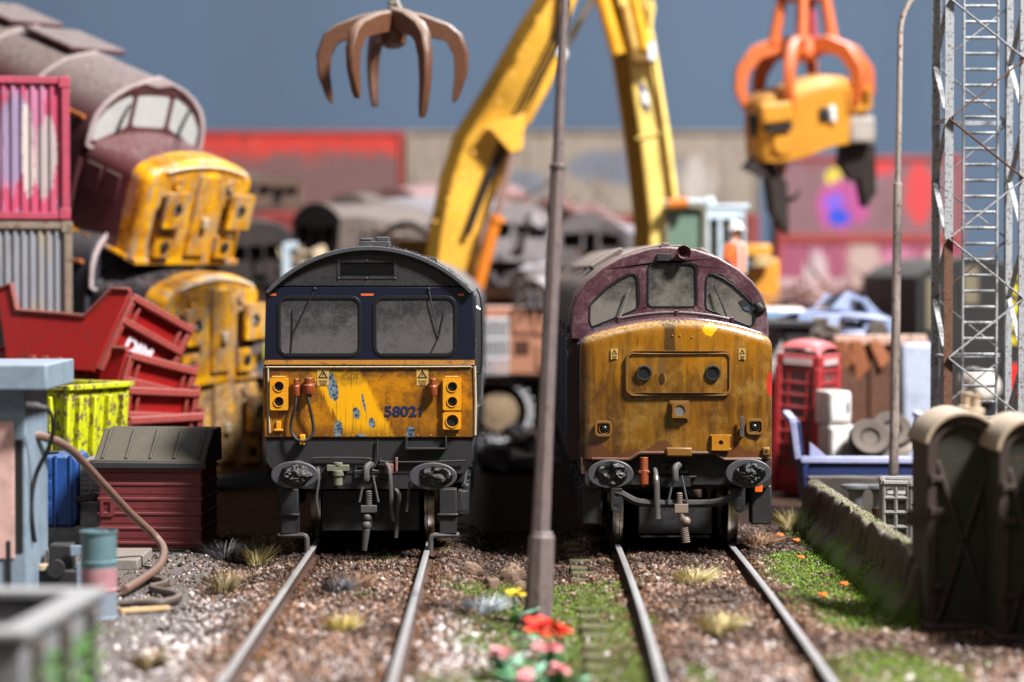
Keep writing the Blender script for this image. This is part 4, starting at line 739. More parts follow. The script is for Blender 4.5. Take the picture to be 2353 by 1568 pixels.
    MB().box((-1.31, 2.75, 3.08), (.06, 1.7, .07)).build('copper_gutter', plain('orange_gutter', (190, 112, 60), .5), e, .01)
    for k in range(4): MB().box((0.05 - .42 + .28 * k, .55 + .28 * k, 2.98), (.03, .2, .012)).build('roof_slot', INK, e)
    for k in range(2): MB().bb(-1.26, -1.225, .75 + .5 * k, 1.15 + .5 * k, 1.9, 2.4).build('side_hatch', body_mat, e, .02)
    return e
MR1 = paint('wreck_maroon', (84, 44, 47), .5, .5, gcol=srgb(44, 24, 26), dust=.85, dcol=srgb(140, 132, 127), sc=1.2)
MR2 = paint('wreck_navy', (48, 48, 56), .55, .5, dust=.55, dcol=srgb(120, 112, 108), sc=1.2); MR3 = paint('wreck_rust', (92, 72, 58), .7, .6, rust=.5, dust=.5, sc=1.2)
w1 = wreck('tilted maroon wrecked locomotive with yellow nose on top of the pile', 432, 601, 43.5, 50, 19, 0, (96, 56, 58), MR1, 0.3, 11.5)
for yy in (4.2, 6.0, 8.2): MB().box((.1, yy, 3.90), (1.3, 1.4, .10)).build('roof_grille', MR1, w1, .04)
for yy in (3.4, 5.1, 7.0): MB().loft([[(x, y, z) for x, z in cabsec(1.012, 3.90, .01)[1:-1] + cabsec(.99, 3.83, 0)[1:-1][::-1]] for y in (yy, yy + .08)]).build('roof_rib', bpy.data.materials['pale_rim'], w1)
wreck('dark wrecked locomotive with yellow nose squashed under the tilted maroon one', 497, 872, 43.0, 55, 4, -3, (40, 40, 46), MR2, 0.6, 9, panes=False)
wreck('rust brown wrecked locomotive nose at the bottom of the pile', 505, 1080, 43.2, 50, 0, 0, (96, 78, 62), MR3, 1.6, 8, panes=False)

# ================================================================ shipping containers
def container(label, cx, y0, z0, L, H, mat, frame_mat, rib=0.30, D=2.3, yaw=0.0, group='stacked shipping containers'):
    e = thing('shipping_container', label, 'container', (cx, y0, z0), (0, 0, R(yaw)), group); h = L / 2; a = rib
    prof = []; x = -h + .1
    while x < h - .1: prof += [(x, .05), (x + a * .32, .05), (x + a * .5, .10), (x + a * .82, .10)]; x += a
    prof = [p for p in prof if p[0] < h - .08] + [(h - .08, .05)]
    m = MB(); n = len(prof); m.v = [(p[0], p[1], .12) for p in prof] + [(p[0], p[1], H - .1) for p in prof]; m.f = [(i, i + 1, n + i + 1, n + i) for i in range(n - 1)]
    m.build('front_wall', mat, e, sm=20)
    MB().bb(-h + .05, h - .05, .12, D - .03, .06, H - .05).build('shell', mat, e, .02)
    f = MB()
    for sx in (-1, 1):
        for yy in (.06, D - .06): f.bb(sx * (h - .06) - .06, sx * (h - .06) + .06, yy - .06, yy + .06, 0, H)
    for zz in (.06, H - .06):
        for yy in (.06, D - .06): f.bb(-h + .12, h - .12, yy - .05, yy + .05, zz - .055, zz + .055)
        for sx in (-1, 1): f.bb(sx * (h - .06) - .05, sx * (h - .06) + .05, .12, D - .12, zz - .055, zz + .055)
    f.build('frame', frame_mat, e, .01)
    for sx in (-1, 1):
        for zz in (.09, H - .09): MB().bb(sx * (h - .08) - .09, sx * (h - .08) + .09, -.012, .17, zz - .09, zz + .09).build('corner_casting', frame_mat, e, .015)
    return e
def graf(name, base, blobs, dirt=.5, streaky=.6, blotch=None, fade=None):
    m = Mat(name); n1 = m.noise(.9, 6, .65, vec=m.P); n2 = m.noise(3, 5, .7, vec=m.P, st=(1.5, 1, .25)); n3 = m.noise(8, 4, .7, vec=m.P)
    c = m.mix(srgb(*[q * .8 for q in base]), srgb(*[min(255, q * 1.15) for q in base]), n1)
    if blotch: c = m.mix(c, srgb(*blotch[0]), m.step(m.noise(blotch[1], 3, .5, vec=m.P, st=(2.2, 1, .45)), .5, .54) * .85)
    if fade: c = m.mix(c, m.mix(srgb(*fade[0]), srgb(*fade[1]), n2), m.step(m.z + (n1 - .5) * 1.6 + (n2 - .5) * .8, fade[2] + .3, fade[2] - .3))
    for (a, b, rx, rz, col) in blobs: c = m.mix(c, srgb(*col), m.blob(a, b, rx, rz, 0, (n3 - .5) * 2.4 + (n2 - .5) * 3.0, .3))
    c = m.mix(c, srgb(64, 48, 42), m.step(n2, .48, .72) * streaky); c = m.mix(c, srgb(110, 96, 84), m.step(n1 * .5 + n3 * .5, .5, .68) * dirt)
    return m.done(c, .6, 0, n3, .15, .01)
PINKF = paint('pink_frame', (170, 62, 84), .55, .4, dust=.4); TANF = paint('tan_frame', (128, 112, 96), .65, .5, rust=.3); REDF = paint('red_frame', (160, 58, 50), .6, .4); DKF = paint('dark_frame', (70, 64, 62), .7, .4)
def at(px, py, Yd): p = W(px, py, Yd); return p
YC = 40.0; p = at(161, 505, YC)
container('pink graffiti covered container on top of the stack at the far left', p.x - 2.0 * math.cos(R(10)), YC - 2 * math.sin(R(10)), p.z, 4.0, at(161, 176, YC).z - p.z, graf('pink_graffiti', (176, 64, 96), [(1.62, 1.0, .16, .6, (164, 150, 150)), (1.1, 1.3, .3, .7, (140, 122, 150)), (1.35, 1.1, .10, .7, (186, 172, 168)), (.75, 1.2, .2, .7, (178, 140, 160))], .35, .45, ((176, 116, 146), 1.4)), PINKF, .15, yaw=10)
q = at(165, 508, YC); container('weathered beige container under the pink one', q.x - 2.0 * math.cos(R(10)), YC + .02 - 2 * math.sin(R(10)), q.z - 2.25, 4.0, 2.24, graf('beige_wall', (150, 138, 124), [(.6, 1.4, .3, .5, (96, 100, 112))], .4, .35, ((128, 132, 142), .8)), TANF, .13, yaw=10)
container('half height rusty container at the foot of the left stack', q.x - 2.0 * math.cos(R(10)), YC + .04 - 2 * math.sin(R(10)), -.2, 4.0, q.z - 2.26 + .2, graf('rusty_half', (110, 84, 66), [], .6, .6), TANF, .2, yaw=10)
Yb = 74.0
def cont_px(label, x0, x1, ytop, H, mat, fm, dY=0.0, rib=.3):
    a, b = at(x0, ytop, Yb + dY), at(x1, ytop, Yb + dY); return container(label, (a.x + b.x) / 2, Yb + dY, a.z - H, b.x - a.x, H, mat, fm, rib, group='containers along the back of the yard')
RED1 = graf('red_container', (190, 50, 40), [], .4, .5, None, ((92, 66, 66), (126, 88, 84), 1.75))
TAN1 = graf('tan_container', (142, 128, 114), [(-2.4, .9, 1.4, .5, (110, 112, 122)), (1.2, 1.4, 1.6, .5, (104, 106, 116)), (3.4, 1.0, .5, .7, (170, 160, 150))], .35, .5)
MAR1 = graf('maroon_graffiti', (136, 62, 66), [(-1.1, 1.75, .22, .34, (206, 192, 40)), (-.9, .95, .75, .75, (170, 70, 130)), (-1.05, 1.05, .3, .3, (120, 84, 190)), (-.95, .62, .34, .26, (30, 70, 190)), (-.1, 2.2, .9, .35, (190, 56, 60)), (1.4, 1.4, .4, .9, (190, 60, 60))], .5, .45, None, ((110, 76, 84), (136, 100, 104), 2.2))
MAR2 = graf('pink_graffiti_low', (150, 74, 98), [(-1.6, 1.3, .35, .8, (190, 168, 170)), (-.2, 1.4, .5, 1.0, (176, 150, 140)), (.9, 1.3, .5, .9, (190, 120, 150)), (1.9, 1.5, .3, .7, (206, 180, 170))], .35, .45)
cont_px('faded red container at the top left of the back row', 380, 926, 300, 2.5, RED1, REDF)
cont_px('tan streaked container in the middle of the back row behind the crane arms', 932, 1745, 298, 2.5, TAN1, TANF)
cont_px('maroon container with blue and magenta graffiti behind the orange grab', 1790, 2215, 358, 2.42, MAR1, REDF, .2)
z1 = at(1790, 358, Yb + .2).z - 2.43
a, b = at(1790, 0, Yb + .2), at(2215, 0, Yb + .2); container('pink graffiti container under the maroon one at the back', (a.x + b.x) / 2, Yb + .22, z1 - 2.43, b.x - a.x, 2.42, MAR2, REDF, .3, group='containers along the back of the yard')
z2 = at(400, 300, Yb).z - 2.51; a, b = at(380, 0, Yb), at(926, 0, Yb); container('dull red container below the faded red one at the back', (a.x + b.x) / 2, Yb + .03, z2 - 2.5, b.x - a.x, 2.5, graf('dull_red', (128, 56, 52), [], .6, .7), REDF, .3, group='containers along the back of the yard')
a, b = at(932, 0, Yb), at(1745, 0, Yb); container('brown red container below the tan one at the back', (a.x + b.x) / 2, Yb + .03, z2 - 2.48, b.x - a.x, 2.5, graf('brown_red', (124, 64, 60), [], .6, .6), REDF, .3, group='containers along the back of the yard')

# ================================================================ skips and bins
def walls(poly_out, t, z0): pass
def redskip(label, px, py, Yd, yaw, pitch, mat, rim, txt=False, roll=0.0):
    e = thing('skip', label, 'skip', group='red skips in a leaning stack'); e.matrix_world = Matrix.Translation(W(px, py, Yd)) @ Matrix.Rotation(R(yaw), 4, 'Z') @ Matrix.Rotation(R(pitch), 4, 'Y') @ Matrix.Rotation(R(roll), 4, 'X') @ Matrix.Diagonal((1.3, 1.16, 1.16, 1))
    # x = 0 is the foot of the end panel, the body runs to -x
    side = [(-.05, 0), (-1.45, 0), (-2.0, 1.02), (-1.78, 1.12), (-1.55, .74), (-.42, .72), (-.12, 1.12), (.16, 1.12)]
    for yy in (0, 1.28): MB().prism(side, yy - .02, yy + .02).build('side_wall', mat, e, .008)
    MB().bb(-1.45, -.05, .02, 1.26, 0, .04).build('floor_plate', mat, e)
    MB().add([(-.05, .02, .02), (-.05, 1.26, .02), (.16, 1.26, 1.12), (.16, .02, 1.12), (-.09, .02, .02), (-.09, 1.26, .02), (.12, 1.26, 1.12), (.12, .02, 1.12)], [(0, 1, 2, 3), (7, 6, 5, 4), (0, 3, 7, 4), (1, 5, 6, 2), (3, 2, 6, 7), (0, 4, 5, 1)]).build('end_panel', mat, e)
    MB().add([(-1.45, .02, .02), (-1.45, 1.26, .02), (-2.0, 1.26, 1.02), (-2.0, .02, 1.02), (-1.41, .02, .02), (-1.41, 1.26, .02), (-1.96, 1.26, 1.02), (-1.96, .02, 1.02)], [(0, 1, 2, 3), (7, 6, 5, 4), (0, 3, 7, 4), (1, 5, 6, 2), (3, 2, 6, 7), (0, 4, 5, 1)]).build('back_panel', mat, e)
    P = lambda y, z: (-.05 + .21 * z / 1.12 + .03, y, z)
    for z in (1.06, .74): MB().bar(P(.02, z), P(1.26, z), .10, .10).build('end_rib', rim, e, .015)
    for y in (.05, 1.23): MB().bar(P(y, .04), P(y, 1.06), .09, .08).build('end_post', rim, e, .015)
    for y in (.22, 1.08): MB().bar(P(y, .76), P(y, 1.02), .05, .05).build('end_brace', rim, e, .01)
    for yy in (-.03, 1.31): MB().tube([(-2.0, yy, 1.04), (-1.78, yy, 1.13), (-1.55, yy, .76), (-.42, yy, .74), (-.12, yy, 1.14), (.16, yy, 1.14)], .035, 6).build('rim', rim, e)
    for k in range(3): MB().bb(-1.1 + .22 * k, -1.0 + .22 * k, -.07, -.02, .03, .14).build('lug', rim, e, .01)
    if txt:
        t = text_mb('DIM', .30, .014, .006); t.xf(Matrix.Translation((-.05 + .21 * .50 / 1.12 + .008, .56, .50)) @ Matrix.Rotation(math.atan(.21 / 1.12), 4, 'Y') @ Matrix.Rotation(R(90), 4, 'Z') @ Matrix.Rotation(R(90), 4, 'X')); t.build('painted_lettering', plain('white_lettering', (220, 212, 220), .6), e)
    return e
RS = paint('red_skip_paint', (160, 20, 20), .42, .75, gcol=srgb(66, 20, 18), dust=.5, dcol=srgb(160, 104, 100), sc=2.5, rust=.18); RSR = paint('red_rim', (150, 62, 56), .55, .6, dust=.5, rust=.2, sc=4)
redskip('topmost tilted red skip with white lettering on its end', 222, 855, 37.9, -35, 2, RS, RSR, True, -22)
redskip('second red skip from the top of the leaning stack', 240, 1000, 37.8, -37, 1, RS, RSR, True, -12)
redskip('third red skip from the top, under the two lettered ones', 256, 1085, 37.7, -40, 0, RS, RSR, False, -4)
redskip('fourth red skip, half hidden behind the black lidded bin', 270, 1155, 37.6, -42, 0, RS, RSR, False, 0)
# lime skip with peeling paint
LIME = paint('peeling_lime', (190, 194, 14), .45, .5, gcol=srgb(96, 90, 30), dust=.35, dcol=srgb(176, 168, 130), sc=1.6, chip=.65, ccol=srgb(104, 84, 62))
e = thing('skip', 'lime yellow skip with peeling paint in front of the red stack', 'skip'); pl = W(158, 1075, 35.6)
e.matrix_world = Matrix.Translation((pl.x, pl.y, -.15)) @ Matrix.Rotation(R(-28), 4, 'Z'); Hs = W(0, 893, 35.6).z + .15
for yy in (0, 1.35): MB().prism([(-.1, 0), (-1.75, 0), (-2.0, Hs), (.05, Hs)], yy - .025, yy + .025).build('side_wall', LIME, e, .01)
MB().prism([(-.1, 0), (.05, Hs), (.0, Hs), (-.15, 0)], 0.03, 1.32).build('end_panel', LIME, e, .008); MB().prism([(-1.75, 0), (-2.0, Hs), (-1.95, Hs), (-1.7, 0)], 0.03, 1.32).build('back_panel', LIME, e, .008)
MB().bb(-1.7, -.15, .03, 1.32, .05, .1).build('floor_plate', LIME, e)
for k in range(7): MB().bar((-1.65 + .27 * k, -.06, .1), (-1.82 + .31 * k, -.06, Hs - .12), .09, .09).build('side_rib', LIME, e, .02)
for k in range(4): MB().bar((-.06 + .02, .15 + .34 * k, .1), (.09, .15 + .34 * k, Hs - .12), .08, .10).build('end_rib', LIME, e, .02)
rm = MB().bb(-2.05, .1, -.09, .05, Hs - .03, Hs + .05).bb(-2.05, .1, 1.3, 1.44, Hs - .03, Hs + .05).bb(-.02, .12, .05, 1.3, Hs - .03, Hs + .048).bb(-2.06, -1.92, .05, 1.3, Hs - .03, Hs + .048); rm.build('rim', LIME, e, .015)
# maroon bin with black lid
MB_ = paint('maroon_bin', (104, 36, 38), .5, .35, gcol=srgb(56, 26, 26), dust=.3, sc=3); LIDM = paint('bin_lid', (40, 40, 42), .55, .3, dust=.5, dcol=srgb(130, 120, 100), sc=5, bump=.6)
e = thing('bin', 'maroon ribbed bin with black sloping lid beside the blue cabbed locomotive', 'bin'); p = W(345, 1280, 33.0); e.location = (p.x, 33.0, -.17); e.rotation_euler = (0, 0, R(-4)); bw = 240 * 33 / 5791 / 2; bh = 205 * 33 / 5791
MB().box((0, .55, bh / 2 + .03), (bw * 2, 1.1, bh - .06)).build('bin_body', MB_, e, .015); 
for k in range(6): zz = .13 + k * (bh - .2) / 5; MB().bb(-bw - .015, bw + .015, -.02, 1.12, zz - .022, zz + .022).build('rib', MB_, e, .012)
for k in range(5): zz = .24 + k * (bh - .2) / 5; MB().bb(-bw + .03, bw - .03, -.006, .02, zz - .045, zz + .045).build('front_slat', MB_, e, .006)
MB().bb(-bw - .02, bw + .02, -.03, 1.13, 0.0, .06).build('base_rail', UGREY, e, .01)
MB().ring(rrect(-bw + .03, -bw + .21, .48, .72, .02), rrect(-bw + .07, -bw + .16, .53, .67, .015), -.03, .0).build('latch_plate', MB_, e, .008)
lid = MB().prism([(-.08, bh - .02), (-.06, bh + .05), (.55, bh + .43), (1.14, bh + .43), (1.18, bh - .02)], -bw - .05, bw + .06, 'yz').build('lid', LIDM, e, .02)
for k in range(5): xx = -bw + .06 + k * (2 * bw - .1) / 4; MB().bar((xx, -.03, bh + .075), (xx, .53, bh + .435), .035, .03).build('lid_rib', LIDM, lid, .008)
MB().bb(-bw - .07, bw + .08, -.10, -.06, bh - .05, bh + .03).build('lid_lip', LIDM, lid, .01)
# ================================================================ fuelling corner on the left
PBL = paint('pale_blue_grey', (122, 138, 152), .5, .5, gcol=srgb(80, 84, 90), dust=.4, dcol=srgb(190, 196, 202), sc=1.5)
e = thing('pump_cabinet', 'pale blue grey fuel cabinet with flat roof at the left edge', 'cabinet'); p = W(62, 1350, 27.5); e.location = (p.x, 27.5, -.16)
zt = W(0, 895, 27.5).z + .16; zr = W(0, 838, 27.2).z + .16
MB().bb(-1.2, 0, 0, 1.3, 0, zt).build('cabinet_body', PBL, e, .02); MB().bb(-1.35, .27, -.25, 1.5, zt, zr).build('roof', PBL, e, .02)
MB().bb(-1.0, -.13, -.02, .01, .55, zt - .35).build('door', paint('pink_door', (206, 168, 158), .5, .4, gcol=srgb(150, 90, 80), dust=0, sc=2), e, .008); MB().bb(-.115, -.04, -.012, .012, .62, zt - .55).build('slot', INK, e); MB().bb(-.22, -.17, -.03, .0, .2, .75).build('door_handle', UGREY, e, .01)
HOSE = paint('brown_hose', (120, 90, 78), .45, .4, dust=.5, sc=6)
hp_ = [(40, 1000, 27.9), (95, 1003, 28.2), (160, 1032, 28.9), (230, 1105, 29.8), (300, 1180, 30.7), (352, 1228, 31.2), (376, 1262, 31.0), (366, 1300, 30.0), (325, 1332, 29.0), (285, 1356, 28.2)]
tag(MB().tube(smooth_path([W(*k) for k in hp_], 8), .05, 10).build('fuel_hose', HOSE), 'thick brown hose looping from the cabinet down to the apron', 'hose')
cp_ = [(70, 938, 27.3), (100, 936, 27.3), (118, 955, 27.4), (122, 985, 27.5), (112, 1030, 27.6), (85, 1085, 27.7), (73, 1140, 27.7), (74, 1200, 27.7), (80, 1245, 27.8)]
e2 = tag(MB().tube(smooth_path([W(*k) for k in cp_], 6), .026, 8).build('power_cable', BLK), 'thin black cable with fat plug hanging beside the cabinet', 'cable')
MB().tube([W(62, 936, 27.3), W(86, 936, 27.3), W(90, 937, 27.3), W(108, 940, 27.3)], [.06, .06, .045, .03], 10).build('plug', BLK, e2)
gp = W(345, 1380, 28); gm = lambda px, py, dz=.05: Vector((W(px, py, 28).x, 21716 / (py - 620), -.13 + dz))
tag(MB().tube(smooth_path([gm(270, 1352), gm(330, 1358), gm(350, 1368), gm(330, 1378), gm(400, 1392), gm(415, 1402), gm(390, 1412), gm(330, 1412), gm(275, 1414)], 6), .045, 8).build('loose_hose', paint('dirty_hose', (70, 56, 48), .5, .5, dust=.6, sc=6)), 'dirty length of hose snaking on the concrete apron', 'hose')
tag(MB().bar(gm(310, 1428, .03), gm(412, 1420, .03), .08, .05).build('wood_offcut', paint('raw_wood', (196, 160, 116), .8, .3, dust=.2), None, .012), 'pale wooden offcut lying on the apron', 'timber')
BLU = paint('blue_tank', (22, 66, 130), .45, .4, gcol=srgb(20, 36, 66), dust=.5, dcol=srgb(130, 150, 180), sc=2); GRB = paint('generator_grey', (126, 128, 134), .55, .5, dust=.4, sc=3)
e = thing('generator', 'blue generator with grey louvred end behind the oil drum', 'generator'); p = W(60, 1240, 34.0); e.location = (p.x, 34, -.17); s_ = 34 / 5791
zb_, zt_ = .25, W(0, 1048, 34).z + .17; w_ = 120 * s_
q = MB().prism([(-.6, zb_), (w_ - .06, zb_), (w_, zb_ + .12), (w_, zt_ - .1), (w_ - .05, zt_), (-.6, zt_)], 0, 1.0).build('tank', BLU, e, .03)
for k in range(2): MB().bb(w_ - .32 + .2 * k, w_ - .28 + .2 * k, -.025, 1.0, zb_, zt_ + .012).build('tank_band', BLU, e, .01)
for k in range(3): MB().bb(-.55, w_ - .36, -.012, .0, zb_ + .1 + .3 * k, zb_ + .32 + .3 * k).build('tank_panel', BLU, e, .008)
MB().bb(w_ + .002, w_ + .26, .1, 1.1, .1, zt_ - .08).build('engine_end', GRB, e, .02)
for r_ in range(7):
    for c_ in range(2): MB().box((w_ + .08 + .12 * c_, .09, zt_ - .25 - .07 * r_), (.09, .03, .035), (.5, 0, 0)).build('louvre', GRB, e, .004)
MB().cyl((w_ - .02, -.04, .62), (w_ + .22, -.12, .66), .05).sph((w_ + .24, -.13, .67), .07).build('outlet_valve', BLK, e); MB().lathe([(.12, 0), (.14, .03), (.05, .05)], (.25, .4, zt_), (0, 0, 1), 16).build('filler_cap', BLK, e)
MB().bb(-.6, w_ + .26, .05, 1.05, 0, zb_).build('skid', GRB, e, .02)
e = thing('oil_drum', 'teal and faded red oil drum at the edge of the apron', 'drum'); p = W(228, 1440, 26.6); e.location = (p.x, 26.6, -.15); DH = 205 * 26.6 / 5791; r_ = 43 * 26.6 / 5791
m = Mat('drum_paint'); n = m.noise(9, 6, .7); n2 = m.noise(30, 4, .7); c = m.mix(srgb(104, 134, 140), srgb(80, 106, 112), n); zz = m.z + (n - .5) * .05
c = m.mix(c, m.mix(srgb(150, 92, 96), srgb(190, 150, 156), n), m.step(zz, DH * .60, DH * .58)); c = m.mix(c, srgb(128, 138, 150), m.step(zz, DH * .32, DH * .3)); DRUM = m.done(m.mix(c, srgb(70, 58, 50), m.step(n2, .58, .7) * .5), .45, .2, n2, .15, .005)
MB().lathe([(r_ * .95, 0), (r_, .015), (r_, .03), (r_ * .95, .04), (r_ * .95, DH * .32), (r_, DH * .33), (r_, DH * .35), (r_ * .95, DH * .36), (r_ * .95, DH * .63), (r_, DH * .64), (r_, DH * .66), (r_ * .95, DH * .67), (r_ * .95, DH - .03), (r_ * 1.02, DH - .02), (r_ * 1.02, DH), (r_ * .9, DH), (r_ * .9, DH - .025), (0, DH - .025)], (0, 0, 0), (0, 0, 1), 32).build('drum_body', DRUM, e); MB().cyl((r_ * .4, -r_ * .3, DH - .03), (r_ * .4, -r_ * .3, DH + .004), .03, n=10).build('bung', GRB, e)
e = thing('hand_pump', 'small black and grey pump unit between cabinet and drum', 'pump'); p = W(130, 1330, 28.2); e.location = (p.x, 28.2, -.16)
MB().bb(-.27, .24, 0, .4, .1, .34).build('pump_base', BLK, e, .02); MB().bb(-.1, .16, .05, .35, .34, .62).build('motor', UGREY, e, .02); MB().cyl((0, -.06, .36), (0, .02, .36), .1, n=16).build('pulley', BLK, e); MB().lathe([(.13, 0), (.12, .05), (.02, .07), (.015, .2), (0, .22)], (-.13, .1, .34), (0, 0, 1), 12).build('funnel', paint('tan_funnel', (190, 170, 140)), e); MB().bb(.22, .36, .0, .3, .12, .42).bb(.16, .3, -.03, .0, .5, .62).build('bracket', PBL, e, .01)
for xx in (-.22, 0, .2): MB().bb(xx - .03, xx + .03, .02, .1, 0, .1).build('foot', GRB, e)
MB().tube([(.16, .1, .52), (.3, .05, .52), (.42, .05, .5), (.5, .1, .6)], .03, 8).build('pipe', BLK, e)
e = thing('concrete_block', 'low concrete block beside the maroon bin', 'concrete block'); p = W(285, 1300, 31.2); e.location = (p.x, 31.0, -.16); CONC = paint('pale_concrete', (130, 122, 114), .9, .5, gcol=srgb(84, 74, 66), dust=.5, sc=4, bump=.6); MB().bb(-.45, .2, 0, 1.3, 0, .14).build('block', CONC, e, .02)
# foreground trough
TRG = paint('trough_grey', (118, 118, 120), .7, .4, gcol=srgb(100, 96, 94), dust=.4, dcol=srgb(190, 188, 186), sc=2); e = thing('trough', 'large blurred grey open trough with mossy end in the lower left foreground', 'trough'); p = W(196, 1420, 20.5)
e.matrix_world = Matrix.Translation((p.x, 19.2, -.3)) @ Matrix.Rotation(R(-4), 4, 'Z'); TH = W(0, 1352, 20.6).z + .3
for x0, x1, y0, y1 in ((-2.6, -.0, -1.0, -.86), (-2.6, 0, 1.3, 1.44), (-.14, 0, -.86, 1.3), (-2.6, -2.46, -.86, 1.3)): MB().bb(x0, x1, y0, y1, 0, TH - .08).build('wall', TRG, e, .02)
MB().bb(-2.45, -.15, -.85, 1.29, .08, .12).build('floor', paint('trough_rust', (86, 40, 30), .8, .5), e); MB().bb(-2.66, .05, -1.06, -.80, TH - .078, TH).bb(-2.66, .05, 1.24, 1.5, TH - .078, TH).bb(-.2, .048, -.80, 1.24, TH - .078, TH - .002).build('rim', TRG, e, .02)
for k in range(3): MB().bb(.0, .07, -.8 + .85 * k, -.66 + .85 * k, 0, TH - .1).build('end_post', paint('post_dark', (70, 60, 56), .8, .5) if k == 0 else bpy.data.materials['post_dark'], e, .015)
x = RNG.uniform(-.05, .08, 1500); y = RNG.uniform(-.9, 1.2, 1500); z = TH * RNG.random(1500) ** 1.3 * .8; mo = soup('moss_growth', np.stack([x * .4 + .04, y, z], -1), RNG.uniform(.02, .06, 1500), pal([(86, 150, 60), (60, 110, 44), (130, 176, 90)], 1500), MOSSM, TRI, TF); mo.parent = e

# ================================================================ grabs and cranes
GRB1 = paint('rusty_grab', (98, 62, 42), .42, .6, gcol=srgb(44, 27, 20), dust=.6, dcol=srgb(186, 170, 158), sc=2, rust=.3); CHR = paint('chain_grey', (150, 140, 130), .5, .4, rust=.25)
def tine(par, hub, az, prof, w0, w1, mat, name='tine'):
    d = Vector((math.cos(az), math.sin(az), 0)); s = Vector((-math.sin(az), math.cos(az), 0)); secs = []; n = len(prof)
    for i, (r, z, th) in enumerate(prof):
        a, b = prof[max(i - 1, 0)], prof[min(i + 1, n - 1)]; t = Vector((b[0] - a[0], b[1] - a[1])).normalized(); nr = Vector((-t.y, t.x)); w = w0 + (w1 - w0) * i / (n - 1)
        c = lambda k, q: hub + d * (r + nr.x * th * k) + Vector((0, 0, z + nr.y * th * k)) + s * w * q
        secs.append([c(.5, -.5), c(.62, -.2), c(.62, .2), c(.5, .5), c(-.5, .5), c(-.4, .2), c(-.4, -.2), c(-.5, -.5)])
    return MB().loft(secs).build(name, mat, par, .01, sm=30)
e = thing('scrap_grab', 'rusty orange peel grab with curved tines hanging open in mid air', 'grab'); hub = W(903, 75, 39.5); e.location = hub; O = Vector((0, 0, 0)); k_ = 39.5 / 5791
pf = [(.10, .16, .34), (.40, .10, .34), (.76, -.02, .28), (.88, -.12, .27), (.97, -.36, .24), (.97, -.66, .20), (.90, -1.0, .11), (.87, -1.1, .04)]
for az, lf in ((180, 1.0), (238, .98), (300, 1.25), (352, 1.0), (110, 1.0)): tine(e, O, R(az), [(r * 1.1, z * lf, t * .88) for r, z, t in pf], .22, .10, GRB1)
MB().lathe([(.05, .25), (.16, .2), (.18, .05), (.22, .0), (.2, -.18), (.1, -.25)], O, (0, 0, 1), 18).build('hub', GRB1, e); q = MB()
for i in range(12): q.lathe([(.05, 0), (.085, .02), (.085, .06), (.05, .08)], (0, 0, .24 + .09 * i), (0, 0, 1), 12)
q.build('hanger', CHR, e); MB().bb(-.2, .05, -.06, .06, .30, .34).build('shackle_pin', GRB1, e); MB().tube([(.05, -.05, .5), (.14, -.1, .3), (.12, -.12, .1), (.2, -.1, .05)], .045, 8).build('hose_joint', CHR, e)
YEL = paint('machine_yellow', (236, 178, 60), .4, .45, gcol=srgb(214, 130, 70), dust=.35, dcol=srgb(236, 210, 160), sc=.5); YELD = paint('shaded_grimy_yellow', (132, 96, 20), .5, .85, gcol=srgb(70, 52, 26), dust=.2, sc=2)  # YELD: darker copy of the yellow for shaded sides, grime over it
YELP = paint('pale_yellow', (236, 204, 110), .4, .3, gcol=srgb(206, 170, 120), dust=.25, sc=1.0); CHROME = plain('chrome_rod', (206, 204, 202), .2, .85, .1); ORC = paint('orange_cylinder', (214, 120, 30), .4, .35, dust=.3)
def boxbeam(par, pts, mat, name, depth): # pts: (px, py, half width px, Y)
    secs = []
    for i, (px, py, hw, Yd) in enumerate(pts):
        a, b = pts[max(i - 1, 0)], pts[min(i + 1, len(pts) - 1)]; t = Vector((b[0] - a[0], b[1] - a[1])).normalized(); n = Vector((-t.y, t.x)) * hw
        l, r = W(px + n.x, py + n.y, Yd), W(px - n.x, py - n.y, Yd); o = par.location
        secs.append([l - o, r - o, r - o + Vector((.25, depth, .05)), l - o + Vector((-.0, depth, .05))])
    return MB().loft(secs).build(name, mat, par, .03)
e = thing('excavator', 'yellow material handler with broad boom rising behind the blue cabbed locomotive', 'excavator'); p = W(1190, 1010, 55); e.location = (p.x, 55, -.2); o_ = e.location
bo = boxbeam(e, [(1030, 640, 56, 52), (1045, 540, 58, 52), (1075, 430, 66, 52), (1110, 340, 72, 52), (1170, 225, 62, 51.5), (1235, 90, 52, 51), (1280, 0, 42, 51), (1320, -90, 36, 51)], YEL, 'boom', .75)
def off(px, py, Yd): return W(px, py, Yd) - o_
bp = [(1030, 640, 56, 52), (1045, 540, 58, 52), (1075, 430, 66, 52), (1110, 340, 72, 52), (1170, 225, 62, 51.5), (1235, 90, 52, 51), (1280, 0, 42, 51), (1320, -90, 36, 51)]; sec_ = []
for i, (px, py, hw, Yd) in enumerate(bp):
    a, b = bp[max(i - 1, 0)], bp[min(i + 1, len(bp) - 1)]; t = Vector((b[0] - a[0], b[1] - a[1])).normalized(); n = Vector((-t.y, t.x)); w1, w2 = hw + 2, hw - 26
    sec_.append([off(px - n.x * w1, py - n.y * w1, Yd), off(px - n.x * w2, py - n.y * w2, Yd) + Vector((0, -.16, 0)), off(px - n.x * (w2 - 3), py - n.y * (w2 - 3), Yd) + Vector((0, -.02, 0)), off(px - n.x * w1, py - n.y * w1, Yd) + Vector((0, .2, 0))])
MB().loft(sec_).build('boom_shaded_edge', YELD, e, .01)  # dark strip standing in for the shade on the left face of the boom
for i in range(9): t = i / 8; MB().sph(off(1000 + 235 * t, 510 - 470 * t + 20 * math.sin(t * 3), 51.75 - .9 * t), .045, 8, 6).build('edge_bolt', YEL, e)
